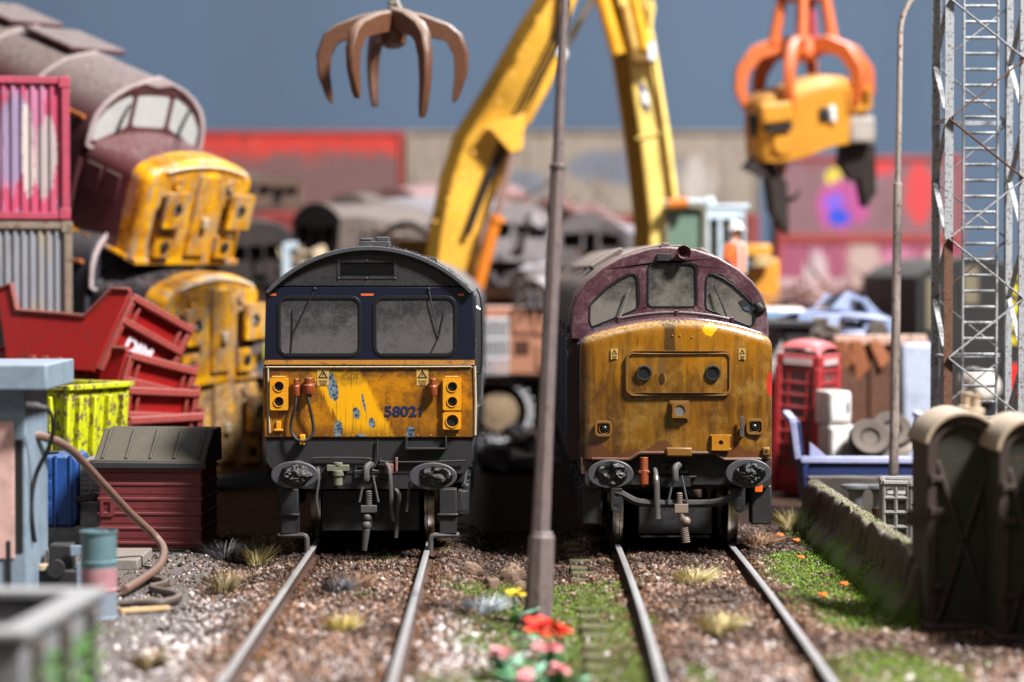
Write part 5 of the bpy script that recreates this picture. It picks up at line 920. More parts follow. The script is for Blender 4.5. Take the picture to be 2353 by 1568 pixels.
MB().prism([(off(1117, 0, 51.7).x, off(0, 290, 51.7).z), (off(1205, 0, 51.7).x, off(0, 262, 51.7).z), (off(1200, 0, 51.7).x, off(0, 345, 51.7).z), (off(1175, 0, 51.7).x, off(0, 355, 51.7).z)], 51.5 - 55, 51.9 - 55).build('cylinder_bracket', YEL, e, .03)
MB().cyl(off(1180, 345, 51.6), off(1140, 500, 51.6), .085).build('cylinder_rod', plain('pink_rod', (186, 150, 140), .3, .5), e); MB().cyl(off(1141, 495, 51.6), off(1090, 690, 51.6), .14).lathe([(.1, 0), (.17, .02), (.17, .12), (.1, .14)], off(1141, 500, 51.6), (0, 0, -1), 16).build('lift_cylinder', ORC, e)
MB().cyl(off(1155, 360, 52.9), off(1105, 500, 52.9), .08).build('cylinder_rod', CHROME, e); MB().cyl(off(1105, 500, 52.9), off(1062, 640, 52.9), .13).build('lift_cylinder', ORC, e)
MB().cyl(off(1205, 280, 52.2), off(1292, 120, 52.2), .125).build('arm_cylinder', YEL, e); MB().lathe([(.13, 0), (.15, .02), (.15, .16), (.1, .2)], off(1283, 133, 52.2), (off(1294, 113, 52.2) - off(1283, 133, 52.2)), 16).build('cylinder_collar', plain('white_collar', (226, 232, 236), .4), e); MB().cyl(off(1292, 120, 52.2), off(1372, -20, 52.2), .075).build('cylinder_rod', CHROME, e)
for dx in (18, 30, 40): MB().tube(smooth_path([off(1290 + dx * .3, -40, 50.8), off(1262 + dx, 60, 50.85), off(1200 + dx, 190, 51.3), off(1135 + dx, 320, 51.8), off(1100 + dx * .5, 430, 51.85), off(1062 + dx * .4, 540, 51.85)], 5), .035, 6).build('hydraulic_hose', BLK, e)
SAL = paint('salmon_body', (170, 116, 90), .6, .7, gcol=srgb(92, 60, 44), dust=.6, dcol=srgb(206, 186, 174), sc=2.2, rust=.2); PALE = paint('track_pale', (190, 190, 194), .6, .5, dust=.7, dcol=srgb(226, 226, 230), sc=2)
def offb(px, py, Yd): return W(px, py, Yd) - o_
a, b = off(1080, 862, 54), off(1305, 706, 54); q = MB().bb(a.x, b.x, -1.0, 2.0, a.z, b.z).build('engine_house', SAL, e, .04); a, b = off(1183, 815, 53.9), off(1216, 783, 53.9); MB().bb(a.x, b.x, -1.03, -.98, a.z, b.z).build('access_hole', paint('hole_brown', (70, 34, 18), .8), q)
for r_ in range(2):
    for c_ in range(6):
        a, b = off(1108 + c_ * 11, 772 + r_ * 42, 53.9), off(1115 + c_ * 11, 738 + r_ * 42, 53.9); MB().bb(a.x, b.x, -1.04, -.98, a.z, b.z).build('louvre', UGREY, q)
for k in range(3): a = off(1105, 735 + 45 * k, 53.6); b = off(1170, 735 + 45 * k, 53.6); MB().cyl(a, b, .035, n=8).build('handrail', PALE, e)
wc_ = off(1145, 945, 54.6); tr = MB(); ring = []
for i in range(44):
    u = i / 44 * 7.2
    if u < 2.0: c, ang = (wc_.x - 2.0 + u, wc_.z + .66), 0
    elif u < 4.07: th = math.pi / 2 - (u - 2.0) / .66; c, ang = (wc_.x + .66 * math.cos(th), wc_.z + .66 * math.sin(th)), math.pi / 2 - th
    elif u < 6.07: c, ang = (wc_.x - (u - 4.07), wc_.z - .66), 0
    else: continue
    pd = MB().box((c[0], wc_.y, c[1]), (.125, .62, .08), (0, ang, 0)).box((c[0] + .07 * math.sin(ang), wc_.y, c[1] + .07 * math.cos(ang)), (.05, .6, .14), (0, ang, 0)).build('track_shoe', PALE, e, .01)
MB().lathe([(.1, -.22), (.38, -.2), (.44, -.1), (.44, .1), (.38, .2), (.1, .2)], wc_, (0, 1, 0), 28).lathe([(.05, -.26), (.22, -.24), (.25, -.2)], wc_, (0, 1, 0), 18).build('idler_wheel', paint('wheel_tan', (140, 118, 92), .7, .5, dust=.4), e); MB().bb(wc_.x - 2.6, wc_.x - .3, wc_.y - .25, wc_.y + .25, wc_.z - .25, wc_.z + .25).build('track_frame', UGREY, e, .03)
MB().bb(wc_.x - 2.2, wc_.x + 1.9, wc_.y - .1, wc_.y + 1.6, wc_.z + .72, wc_.z + .98).build('deck', PALE, e, .03); MB().bb(wc_.x - 2, wc_.x + 1.6, wc_.y + .5, wc_.y + 2.2, wc_.z - .4, wc_.z + .71).build('undercarriage', UGREY, e, .04)
for k in range(7): a = off(1106 + 10 * k, 738, 53.6); b = off(1106 + 10 * k, 862, 53.6); MB().cyl(a, b, .028, n=6).build('rail_post', PALE, e)
for (x0, x1, y0, y1) in ((1225, 1262, 730, 770), (1180, 1222, 735, 768), (1232, 1290, 790, 850)): a, b = off(x0, y1, 53.9), off(x1, y0, 53.9); MB().bb(a.x, b.x, -1.06, -1.0, a.z, b.z).build('hatch', SAL, e, .03)
for k in range(5): a = off(1190 + 22 * k, 712, 53.7); MB().tube([a, a + Vector((.05, .3, .3)), a + Vector((.25, .4, .35)), a + Vector((.3, .2, 0))], .05, 6).build('engine_pipe', UGREY, e)
a = off(1020, 560, 53.5); MB().bb(a.x - 1.0, a.x + .7, -1.2, 1.8, wc_.z + .98, a.z + .1).build('boom_pedestal', YELD, e, .05)
# second machine on the right
e = thing('excavator', 'yellow machine with straight arm and grey cab behind the maroon locomotive', 'excavator'); p = W(1600, 1000, 54); e.location = (p.x, 54, -.2); o_ = e.location
bm2 = [(1503, 640, 50, 52), (1512, 520, 52, 52), (1490, 330, 51, 52), (1462, 150, 50, 52), (1436, 0, 50, 52), (1420, -100, 50, 52)]
secs = []
for px, py, hw, Yd in bm2: l, r = off(px - hw, py + 6, Yd), off(px + hw, py - 6, Yd); ll = off(px - hw + 36, py + 4, Yd); secs.append([ll + Vector((0, -.35, 0)), r + Vector((-.1, -.35, 0)), r + Vector((.0, -.2, 0)), r + Vector((0, .6, 0)), l + Vector((0, .6, 0)), l])
MB().loft(secs).build('arm', YELP, e, .03)
sh = []
for px, py, hw, Yd in bm2: l = off(px - hw - 1, py + 6, Yd); ll = off(px - hw + 34, py + 4, Yd); sh.append([l + Vector((0, -.03, 0)), ll + Vector((-.02, -.38, 0)), ll + Vector((-.0, -.32, 0)), l + Vector((.05, .05, 0))])
MB().loft(sh).build('arm_shaded_side', YELD, e, .01)  # left side of the arm, its shade put into the darker yellow
MB().cyl(off(1380, -20, 51.5), off(1420, 125, 51.5), .15).build('crowd_cylinder', paint('cylinder_yellow', (226, 160, 20), .4, .3), e); MB().cyl(off(1452, -20, 51.3), off(1482, 115, 51.3), .12).build('crowd_cylinder', bpy.data.materials['cylinder_yellow'], e)
MB().box(off(1478, 128, 51.4), (.5, .3, .3)).build('pin_boss', YELD, e, .04); MB().box(off(1497, 120, 51.3), (.16, .2, .35)).build('pin_plate', plain('white_plate', (230, 232, 234), .5), e, .02); MB().tube([off(1495, 0, 51.5), off(1499, 20, 51.5), off(1494, 50, 51.5), off(1488, 110, 51.5)], .06, 8).build('hydraulic_hose', YELP, e)
dc = [off(1468, 178, 51.62), off(1485, 205, 51.62), off(1492, 245, 51.62), off(1494, 262, 51.62), off(1478, 240, 51.62), off(1474, 212, 51.62)]; MB().add([tuple(q + Vector((0, -.02, 0))) for q in dc], [tuple(range(6))]).build('emblem', plain('emblem_blue', (58, 74, 130), .5), e); dw = [off(1474, 210, 51.6), off(1487, 212, 51.6), off(1492, 240, 51.6), off(1478, 238, 51.6)]; MB().add([tuple(q + Vector((0, -.03, 0))) for q in dw], [tuple(range(4))]).build('emblem_band', plain('emblem_white', (226, 232, 240), .5), e)
MB().bar(off(1462, 318, 51.62), off(1528, 303, 51.62), .05).build('weld_seam', YELP, e)
for dx in (0, 9): MB().tube(smooth_path([off(1470 + dx, -20, 51.45), off(1492 + dx, 130, 51.5), off(1508 + dx, 240, 51.6), off(1522 + dx, 340, 51.6), off(1540 + dx, 480, 51.6)], 5), .03, 6).build('hydraulic_hose', YELD, e)
CABG = paint('cab_grey', (190, 206, 218), .5, .3, dust=.3, sc=2); a, b = off(1528, 620, 51.5), off(1624, 468, 51.5)
q = MB().plate([(a.x, a.z), (b.x, a.z), (b.x, b.z), (a.x, b.z)], [rrect(a.x + .08, b.x - .08, a.z + .1, b.z - .12, .05)], -2.5, -2.4).build('cab', paint('cab_olive', (128, 122, 104), .6, .4, dust=.3), e, .02); MB().bb(a.x + .05, b.x - .05, -2.38, -2.36, a.z + .05, b.z - .05).build('pane', plain('green_glass', (104, 128, 112), .2, 0, .4, 1.5), q); MB().bb(a.x - .02, b.x + .0, -2.38, -.9, b.z + .003, b.z + .1).build('cab_roof', CABG, e, .03)
a, b = off(1618, 625, 51.6), off(1712, 480, 51.6); h3 = [rrect(a.x + .10 + .26 * k, a.x + .27 + .26 * k, a.z + .12, b.z - .22, .03) for k in range(3) if a.x + .27 + .26 * k < b.x - .02]
q = MB().plate([(a.x, a.z), (b.x, a.z), (b.x, b.z), (a.x, b.z)], h3, -2.46, -2.36).build('cab_side', CABG, e, .02); MB().bb(a.x + .03, b.x - .03, -2.33, -2.31, a.z + .05, b.z - .05).build('pane', plain('olive_dark_glass', (72, 74, 64), .25, 0, .3, 3), q); MB().bb(a.x, b.x, -2.3, -1.2, a.z, b.z).build('cab_back', UGREY, e)
MB().bb(a.x - .05, b.x + .08, -2.5, -1.1, b.z + .003, b.z + .09).build('cab_roof', CABG, e, .03); MB().sph((a.x + .12, -2.3, b.z + .14), .12, 12, 8).build('beacon', CABG, e); MB().cyl(off(1535, 470, 51.3), off(1580, 466, 51.3), .12).build('work_lamp', ORC, e)
a, b = off(1630, 760, 53), off(1792, 560, 53); MB().bb(a.x, b.x, -1.0, 1.6, a.z, b.z - .3).bb(a.x + .6, b.x - .15, -.95, 1.5, b.z - .31, b.z).build('engine_house', paint('house_ochre', (206, 140, 36), .45, .5, gcol=srgb(120, 74, 30), dust=.4), e, .08); MB().cyl(off(1745, 612, 52.8), off(1745, 585, 52.8), .25).build('exhaust', paint('tan_cap', (190, 160, 110)), e)
dk = W(1690, 0, 47).x - o_.x; zd = 2.60 + .2
MB().bb(off(1500, 0, 52).x, off(1800, 0, 52).x, -7.6, .5, zd - .12, zd).build('deck', UGREY, e, .02)
for xx in (off(1520, 0, 52).x, off(1760, 0, 52).x):
    for yy in (-7.3, -1.2): MB().bb(xx - .2, xx + .2, yy - .2, yy + .2, 0, zd - .121).build('support_leg', UGREY, e, .02)
    MB().bb(xx - .35, xx + .35, -1.4, 2.6, 0.02, .9).build('track', BLK, e, .1)
# orange demolition grab holding a torn nose
ORG = paint('orange_grab', (206, 100, 42), .45, .7, gcol=srgb(120, 62, 38), dust=.5, dcol=srgb(230, 180, 176), sc=1.5)
e = thing('scrap_grab', 'bright orange grab with round arms gripping a torn yellow cab', 'grab'); hub = W(1848, 118, 55); e.location = hub; e.scale = (1.1, 1.1, 1.1)
pf = [(.18, .08, .30), (.55, .10, .30), (.95, -.05, .28), (1.22, -.40, .25), (1.26, -.78, .22), (1.12, -1.10, .18), (.95, -1.3, .10)]
for az in (182, 250, 320, 358, 75, 130): tine(e, O, R(az), pf, .22, .16, ORG, 'claw')
MB().lathe([(.1, .3), (.25, .25), (.32, .1), (.32, -.1), (.2, -.2)], O, (0, 0, 1), 18).build('hub', ORG, e)
for az in (185, 260, 330, 80): d = Vector((math.cos(R(az)), math.sin(R(az)), 0)); MB().cyl(d * .62 + Vector((0, 0, .12)), d * .40 + Vector((0, 0, 1.25)), .12, .10).build('ram', ORG, e)
MB().cyl((0, 0, .2), (.02, 0, 1.9), .17, .17).build('stem', ORG, e); MB().cyl((.2, -.2, -.1), (.08, -.1, 1.5), .07, n=8).build('hose', PINKF, e); MB().lathe([(.2, 1.02), (.5, 1.0), (.52, 1.1), (.2, 1.15)], O, (0, 0, 1), 18).build('collar', ORG, e)
GY = paint('torn_yellow', (206, 140, 34), .45, .85, gcol=srgb(132, 82, 42), dust=.5, dcol=srgb(226, 200, 150), sc=1.4); e = thing('torn_cab', 'torn yellow locomotive cab front dangling from the orange grab', 'scrap cab'); c0 = W(1860, 258, 54.5); e.location = c0; e.scale = (1.1, 1.1, 1.1); e.rotation_euler = (R(6), R(-7), R(14))
nm = nose_mb(1.16, -.72, .38, .66, 1.0, bow=.2, cr=.3, tr=.25); 
nm.map(lambda x, y, z: (x + .04 * math.sin(4 * z), y - .5, z + .06 * math.sin(3 * x) - (.12 * max(0, -x) if z < -.3 else 0))).build('cab_nose', GY, e, sm=50)
q = MB().ring(rrect(.62, 1.12, -.05, .42, .05), rrect(.70, 1.04, .02, .34, .04), -.50, -.30).build('window_frame', GY, e, .02); MB().bb(.68, 1.06, -.32, -.29, 0, .36).build('window_hole', INK, q)
MB().box((.9, -.36, -.42), (.56, .3, .52), (0, .1, 0), .9, .8).build('white_panel', paint('white_panel', (164, 156, 148), .5, .8, gcol=srgb(110, 84, 60), dust=.3), e, .06); MB().bb(-1.2, -.55, -.62, -.3, -.1, .3).build('headcode_box', GY, e, .06); MB().bb(-1.1, -.6, -.6, -.3, -.24, -.12).build('gap', INK, e)
MB().lathe([(.05, -.05), (.22, -.04), (.24, .05)], (-.75, -.45, -.5), (0, 1, 0), 18).build('lamp', GY, e); MB().bb(.0, .2, -.58, -.4, -.15, .1).build('dark_lamp', BLK, e, .03); MB().bb(.2, .32, -.6, -.45, -.2, .12).build('white_lamp', plain('lamp_white', (226, 226, 226), .4), e, .03)
CH = paint('charred_steel', (36, 28, 26), .7, .4, rust=.2, dust=.2)
def shard(par, pts, t, mat, name='torn_strip'): MB().prism(pts, -t, t).map(lambda x, y, z: (x + .05 * math.sin(7 * z), y + .12 * math.sin(5 * z + x), z)).build(name, mat, par, .015)
shard(e, [(-1.28, .1), (-1.0, .05), (-.85, -.9), (-.66, -1.3), (-.6, -2.1), (-.72, -2.35), (-.9, -1.9), (-1.0, -1.2), (-1.45, -.95), (-1.2, -.75)], .2, CH); shard(e, [(.55, -.7), (1.2, -.75), (1.15, -1.7), (1.0, -2.0), (.92, -1.35), (.72, -1.45), (.62, -1.1)], .18, CH)
shard(e, [(1.18, -.8), (1.26, -1.1), (1.24, -1.6), (1.14, -1.55)], .05, PALE, 'pale_strip'); shard(e, [(-.72, -.75), (-.5, -.8), (-.58, -1.15), (-.66, -1.2)], .08, GY, 'orange_flap'); shard(e, [(-1.0, -1.55), (-.55, -1.6), (-.35, -1.45), (-.5, -1.7), (-1.0, -1.75)], .05, CH)

# ================================================================ lamp posts and lattice tower
POST = paint('rusty_grey_post', (112, 99, 99), .5, .5, gcol=srgb(84, 60, 48), dust=.2, sc=2.5, rust=.18, streak=.5)
e = thing('lamp_post', 'leaning grey and rust lamp post between the two tracks', 'lamp post'); b0 = W(1234, 1440, 26.6); e.location = (b0.x, 26.6, -.25)
def lp(px, py): return W(px, py, 26.6) - e.location
MB().lathe([(.155, 0), (.15, .4), (.14, .98), (.12, 1.0), (.12, 1.03), (.09, 1.04)], lp(1234, 1445), lp(1241, 1310) - lp(1234, 1445), 8).build('base_sleeve', POST, e, .01)
seg = [(1237, 1320, 22), (1245, 1160, 21), (1252, 1000, 19), (1262, 780, 17.5), (1273, 560, 17), (1281, 385, 16)]; MB().tube([lp(a, b) for a, b, r in seg], [r * 26.6 / 5791 for _, _, r in seg], 8).build('lower_shaft', POST, e, sm=20)
MB().lathe([(.078, 0), (.085, .01), (.085, .05), (.06, .06)], lp(1281, 390), lp(1283, 340) - lp(1281, 390), 8).build('collar', POST, e); seg = [(1281, 380, 13), (1288, 200, 11.5), (1296, 0, 10), (1302, -130, 9)]; MB().tube([lp(a, b) for a, b, r in seg], [r * 26.6 / 5791 for _, _, r in seg], 8).build('upper_shaft', POST, e, sm=20)
POST2 = paint('pale_rusty_post', (172, 160, 152), .5, .45, gcol=srgb(104, 74, 52), dust=.2, sc=2.5, rust=.32, streak=.6)
e = thing('lamp_post', 'slender pale lamp post with curved neck beside the lattice tower', 'lamp post'); b0 = W(2055, 1110, 36.4); e.location = (b0.x, 36.4, -.2); k_ = 36.4 / 5791
def lp(px, py, d=0): return W(px, py, 36.4 + d) - e.location
MB().tube([lp(2050, 1225), lp(2055, 1000), lp(2059, 700), lp(2063, 425)], [12 * k_, 11 * k_, 10.5 * k_, 10 * k_], 12).build('lower_shaft', POST2, e); MB().lathe([(.05, 0), (.065, .0), (.065, .04), (.04, .05)], lp(2063, 428), (0, 0, 1), 12).build('collar', POST2, e)
MB().tube(smooth_path([lp(2063, 430), lp(2066, 250), lp(2068, 110), lp(2070, 60), lp(2080, 25), lp(2096, 0), lp(2130, -25), lp(2190, -35)], 5), 6.5 * k_, 10).build('curved_neck', POST2, e)
TW = paint('tower_steel', (158, 162, 166), .55, .5, gcol=srgb(104, 78, 60), dust=.2, sc=5, rust=.36); TWR = paint('tower_rust', (104, 70, 52), .7, .5, dust=.25, sc=4, rust=.5)
e = thing('lattice_tower', 'pale lattice tower with ladder and rusty cross bracing at the right edge', 'tower'); Yt = 34.2; b0 = W(2270, 1000, Yt); e.location = (b0.x, Yt, -.2); kt = Yt / 5791
def tp(px, py, d=0.0): return W(px, py, Yt + d) - e.location
def ang(p0, p1, w, mat, name='brace', t=.018): return MB().bar(p0, p1, w, t).build(name, mat, e, .003)
XL, XR, DB = 2180, 2352, 1.05
lx0, lx1 = tp(XL, 500).x, tp(XR, 500).x; zb_, zt_ = 0.1, tp(0, -60).z
for xx, yy, s in ((lx0, 0, 1), (lx1, 0, -1), (lx0, DB, 1), (lx1, DB, -1)):
    z_ = tp(0, 550).z
    for za, zc_, mt in ((zb_, z_, TWR), (z_, zt_, TW)) if (s == 1 and yy == 0) else ((zb_, zt_, TW),):
        MB().bar((xx, yy, za), (xx, yy, zc_), .012, .12).bar((xx + s * .045, yy + (.06 if yy == 0 else -.06), za), (xx + s * .045, yy + (.06 if yy == 0 else -.06), zc_), .09, .012).build('leg', mt, e, .003)
ph = 1.62; z = tp(0, 823).z
zs_ = [z + ph * k for k in range(-2, 9)]
for i, z in enumerate(zs_):
    if z + ph > zt_ + 1: break
    ang((lx0, -.02, z), (lx1, -.02, z + ph * .5), .09, TWR if i % 3 == 1 else TW); ang((lx1, -.02, z + ph * .5), (lx0, -.02, z + ph), .09, TWR if i % 3 == 0 else TW)
    ang((lx1, DB + .02, z), (lx0, DB + .02, z + ph * .5), .075, TW); ang((lx0, DB + .02, z + ph * .5), (lx1, DB + .02, z + ph), .075, TWR if i % 3 == 2 else TW)
    for xx in (lx0 - .015, lx1 + .015): ang((xx, 0, z), (xx, DB, z + ph * .5), .07, TW); ang((xx, DB, z + ph * .5), (xx, 0, z + ph), .07, TW)
    if i % 2 == 0: MB().bar((lx0, DB, z), (lx1, DB, z), .07, .06).build('cross_beam', TW, e, .004); MB().bar((lx0, 0.01, z), (lx0, DB, z), .06, .05).build('cross_beam', TW, e, .004)
yl_ = DB * .55; l0, l1 = tp(2213, 500, yl_).x, tp(2291, 500, yl_).x
for xx in (l0, l1): MB().bar((xx, yl_, .3), (xx, yl_, zt_), .06, .03).build('ladder_rail', TW, e, .004)
zz = .4
r0 = None
while zz < zt_:
    if r0 is None: r0 = MB().cyl((l0, yl_, 0), (l1, yl_, 0), .022, n=8).build('rung', TW, e); r0.location.z = zz
    else: share(r0, e, Matrix.Translation((0, 0, zz)))
    zz += .218
MB().bb(lx0 - .3, lx1 + .3, -.3, DB + .3, 0, .16).build('footing', CONC, e, .02)

# ================================================================ right hand side
# mossy concrete barrier
m = Mat('mossy_concrete'); n1 = m.noise(2.2, 7, .7, vec=m.P); n2 = m.noise(16, 6, .75, vec=m.P); n3 = m.noise(5, 5, .65, vec=m.P, st=(1, 1, .4))
c = m.mix(m.mix(srgb(80, 70, 62), srgb(116, 102, 92), n2), srgb(46, 38, 33), m.step(n3, .5, .7)); c = m.mix(c, m.mix(srgb(66, 84, 30), srgb(112, 140, 50), n2), m.step(n1 * .7 + n2 * .35 - m.z * .62, .30, .42) * .9)
c = m.mix(c, srgb(150, 140, 126), m.step(m.nz, .6, .9) * m.step(n2, .3, .55) * .9); c = m.mix(c, srgb(126, 146, 66), m.step(m.nz, .6, .9) * m.step(n1, .56, .64) * .7); c = m.mix(c, srgb(176, 110, 86), m.step(n1, .66, .7) * .7); BARM = m.done(c, .95, 0, n2, .7, .03, .2)
e = thing('concrete_barrier', 'mossy concrete barrier wall running back along the right track', 'barrier'); p0 = W(2010, 1440, 26.6); e.location = (4.43, 26.5, -.22)
prof_ = [(-.34, 0), (-.31, .10), (-.29, .17), (-.22, .28), (-.14, .38), (-.11, .5), (-.09, .6), (-.07, .7), (-.05, .745), (-.02, .77), (.05, .775), (.11, .77), (.14, .74), (.17, .5), (.2, .3), (.3, 0)]; secs = []
for i in range(150):
    y = 9.7 * i / 149; h = 1.0 - .04 * i / 149 - .16 * float(sst(.45 - y, 0, .25)) - .05 * (vn(y, 2.2, 1.9) > .72); q = []
    for k, (a, b) in enumerate(prof_):
        d = .07 * float(fbm(np.array([y * 1.0 + 3]), np.array([b * 2.0 + (7 if k > 9 else 0)]), 2.2, 5)[0] - .5); q.append((a + d * (1 if k < 9 else -.6 if k > 11 else 0), y, b * h + (d * .35 if 8 < k < 12 else 0)))
    secs.append(q)
MB().loft(secs).build('wall', BARM, e, sm=50)
x = RNG.uniform(-.5, -.2, 5200); y = RNG.uniform(-.1, 9.6, 5200); hgt = RNG.random(5200) ** 3.5 * .5; mo = soup('moss_growth', np.stack([-.36 + hgt * .5 - .12 * RNG.random(5200) * (hgt < .12), y, hgt * (.35 + .9 * vn(y, y * 0, 1.1)) + .02], -1), RNG.uniform(.015, .045, 5200), pal([(96, 128, 44), (70, 96, 34), (128, 156, 60), (84, 84, 44)], 5200), MOSSM, TRI, TF); mo.parent = e
x = RNG.uniform(-.04, .1, 1300) + 9 * (RNG.random(1300) < 0); y = RNG.uniform(.5, 9.6, 1300); mo = soup('moss_growth', np.stack([x, y, .775 - .004 * y + .012 * RNG.random(1300)], -1), RNG.uniform(.012, .03, 1300), pal([(128, 150, 64), (104, 124, 54), (150, 142, 124), (120, 110, 98)], 1300), MOSSM, TRI, TF); mo.parent = e
# blue skip
BS = paint('blue_skip_paint', (26, 46, 96), .5, .6, gcol=srgb(22, 24, 40), dust=.4, dcol=srgb(150, 156, 200), sc=2.5, chip=.15); BSR = paint('lavender_rim', (172, 176, 214), .5, .35, gcol=srgb(96, 96, 130), dust=.4, dcol=srgb(214, 214, 226), sc=4)
e = thing('skip', 'dark blue skip with pale lavender rim beside the maroon locomotive', 'skip'); p = W(1990, 1160, 38.2); e.location = (p.x, 38.2, -.2); kb = 38.2 / 5791; e.rotation_euler = (0, 0, R(-3))
zr, zh = W(0, 1056, 38.2).z + .2, W(0, 968, 38.2).z + .2; hw = 133 * kb
MB().bb(-hw, hw, -.02, .03, .1, zr).build('front_panel', BS, e, .01); MB().bb(-hw, hw, 1.5, 1.55, .1, zr - .12).build('back_panel', BS, e, .01); MB().bb(-hw, hw, .03, 1.5, .1, .15).build('floor_plate', BS, e)
for sg in (-1, 1): MB().prism([(0, .1), (1.55, .1), (1.6, zh), (.0, zh - .02), (-.05, zr + .0)], sg * hw - .025, sg * hw + .025, 'yz').map(lambda x, y, z: (x + (sg * .16 * (z - .1) / zh if sg < 0 else sg * .04), y, z)).build('side_wall', BS, e, .01)
MB().bb(-hw - .12, hw + .06, -.07, .06, zr - .06, zr + .04).build('front_rim', BSR, e, .015)
for sg in (-1, 1): xx = sg * hw; MB().bar((xx - (.16 if sg < 0 else -.04), -.04, zr), (xx - (.24 if sg < 0 else -.05), -.04, zh), .13, .1).build('rim_post', BSR, e, .015); MB().prism([(xx - sg * .02, zr + .04), (xx - sg * .28, zr + .04), (xx - sg * .02, zr + .26)], -.05, -.02).build('gusset', BSR, e, .005); MB().bar((xx - (.24 if sg < 0 else -.05), -.06, zh), (xx - (.24 if sg < 0 else -.05), 1.6, zh + .02), .12, .09).build('side_rim', BSR, e, .015)
MB().prism([(-.1, .1), (.9, .1), (.7, .55), (.1, .5)], .5, 1.2).build('scrap_load', BS, e, .05)
# red telephone box
PHR = paint('phone_red', (172, 44, 46), .45, .6, gcol=srgb(120, 56, 56), dust=.45, dcol=srgb(226, 160, 160), sc=2); PHP = plain('dim_pane', (112, 84, 84), .3, 0, .5, 4)
e = thing('telephone_box', 'red telephone box leaning behind the blue skip', 'telephone box'); p = W(1845, 1125, 42.5); e.location = (p.x, 42.5, -.2); e.rotation_euler = (R(2), R(3.5), R(-33)); hh = .36; ZB = 2.15
for sx in (-1, 1):
    for sy in (-1, 1): MB().bb(sx * hh - .06, sx * hh + .06, sy * hh - .06, sy * hh + .06, 0, ZB).build('corner_post', PHR, e, .015)
MB().bb(-hh, hh, -hh, hh, 0, .12).build('base', PHR, e, .02); MB().bb(-hh - .05, hh + .05, -hh - .05, hh + .05, ZB, ZB + .2).build('fascia', PHR, e, .02)
def dm(u, v): x, y = (u * 2 - 1), (v * 2 - 1); return (x * (hh + .03), y * (hh + .03), ZB + .2 + .24 * (1 - x * x) ** .5 * .5 + .12 * (1 - y * y) ** .5)
MB().grid(dm, 12, 12).build('domed_roof', PHR, e, sm=60)
for rz in range(4):
    M = Matrix.Rotation(R(90 * rz), 4, 'Z'); f = MB()
    MB().bb(-hh + .06, hh - .06, -hh - .0, -hh + .02, .12, ZB).xf(M).build('pane', PHP, e)
    for k in range(9): MB().bb(-hh + .06, hh - .06, -hh - .035, -hh - .001, .42 + .205 * k, .46 + .205 * k).xf(M).build('glazing_bar', PHR, e, .005)
    for xx in (-.17, .17): MB().bb(xx - .02, xx + .02, -hh - .031, -hh - .001, .42, ZB).xf(M).build('glazing_bar', PHR, e, .005)
    MB().bb(-hh + .06, hh - .06, -hh - .03, -hh - .001, .12, .42).xf(M).build('kick_panel', PHR, e, .01); MB().bb(-.26, .26, -hh - .065, -hh - .04, ZB + .03, ZB + .14).xf(M).build('sign_panel', plain('sign_grey', (196, 170, 170), .5), e, .005)
WH = paint('white_enamel', (216, 212, 206), .35, .25, gcol=srgb(150, 140, 130), dust=.2, sc=2)
def fridge(label, px, py, Yd, w, h, yaw, z=None):
    e = thing('fridge', label, 'fridge', group='white fridges behind the blue skip'); p = W(px, py, Yd); e.location = (p.x, Yd, p.z if z is None else z); e.rotation_euler = (0, 0, R(yaw)); MB().bb(-w / 2, w / 2, 0, .6, 0, h).build('casing', WH, e, .03); MB().bb(-w / 2 + .01, w / 2 - .01, -.06, -.005, .06, h - .02).build('fridge_door', WH, e, .03); MB().bb(w / 2 - .09, w / 2 - .06, -.1, -.06, h * .4, h * .7).build('door_handle', GRB, e, .01); return e
fridge('squat white fridge standing on the ground behind the blue skip', 1942, 1040, 41, .52, 1.2, 12, -.2); fridge('tall white fridge stacked on the squat one', 1930, 955, 41.1, .38, .56, 16, 1.005)
TYR = paint('old_tyre', (84, 74, 66), .8, .5, dust=.7, sc=4)
for (px, py, Yd, lb) in ((1998, 1010, 40.6, 'dusty tyre lying flat behind the blue skip near the fridges'), (2048, 992, 41.0, 'dusty tyre standing behind the blue skip near the lamp post')):
    p = W(px, py, Yd); e = thing('tyre', lb, 'tyre', (p.x, Yd, p.z), (R(60), 0, 0)); MB().lathe([(.16, -.1), (.30, -.12), (.34, -.05), (.34, .05), (.30, .12), (.16, .1), (.14, 0)], (0, 0, 0), (0, 0, 1), 24).build('rubber', TYR, e); MB().lathe([(.03, -.06), (.13, -.05), (.15, 0), (.13, .05), (.03, .04)], (0, 0, 0), (0, 0, 1), 18).build('rim', TYR, e)
p = W(2020, 1060, 41); e = thing('scrap_heap_block', 'low rubble block carrying the tyres behind the blue skip', 'rubble', (p.x, 41.2, -.2)); MB().box((0, 0, .35), (1.6, 1.0, 1.15), None, .85, .8).map(lambda x, y, z: (x + .06 * math.sin(9 * z + y), y, z + .05 * math.sin(6 * x))).build('rubble', CONC, e, .1)
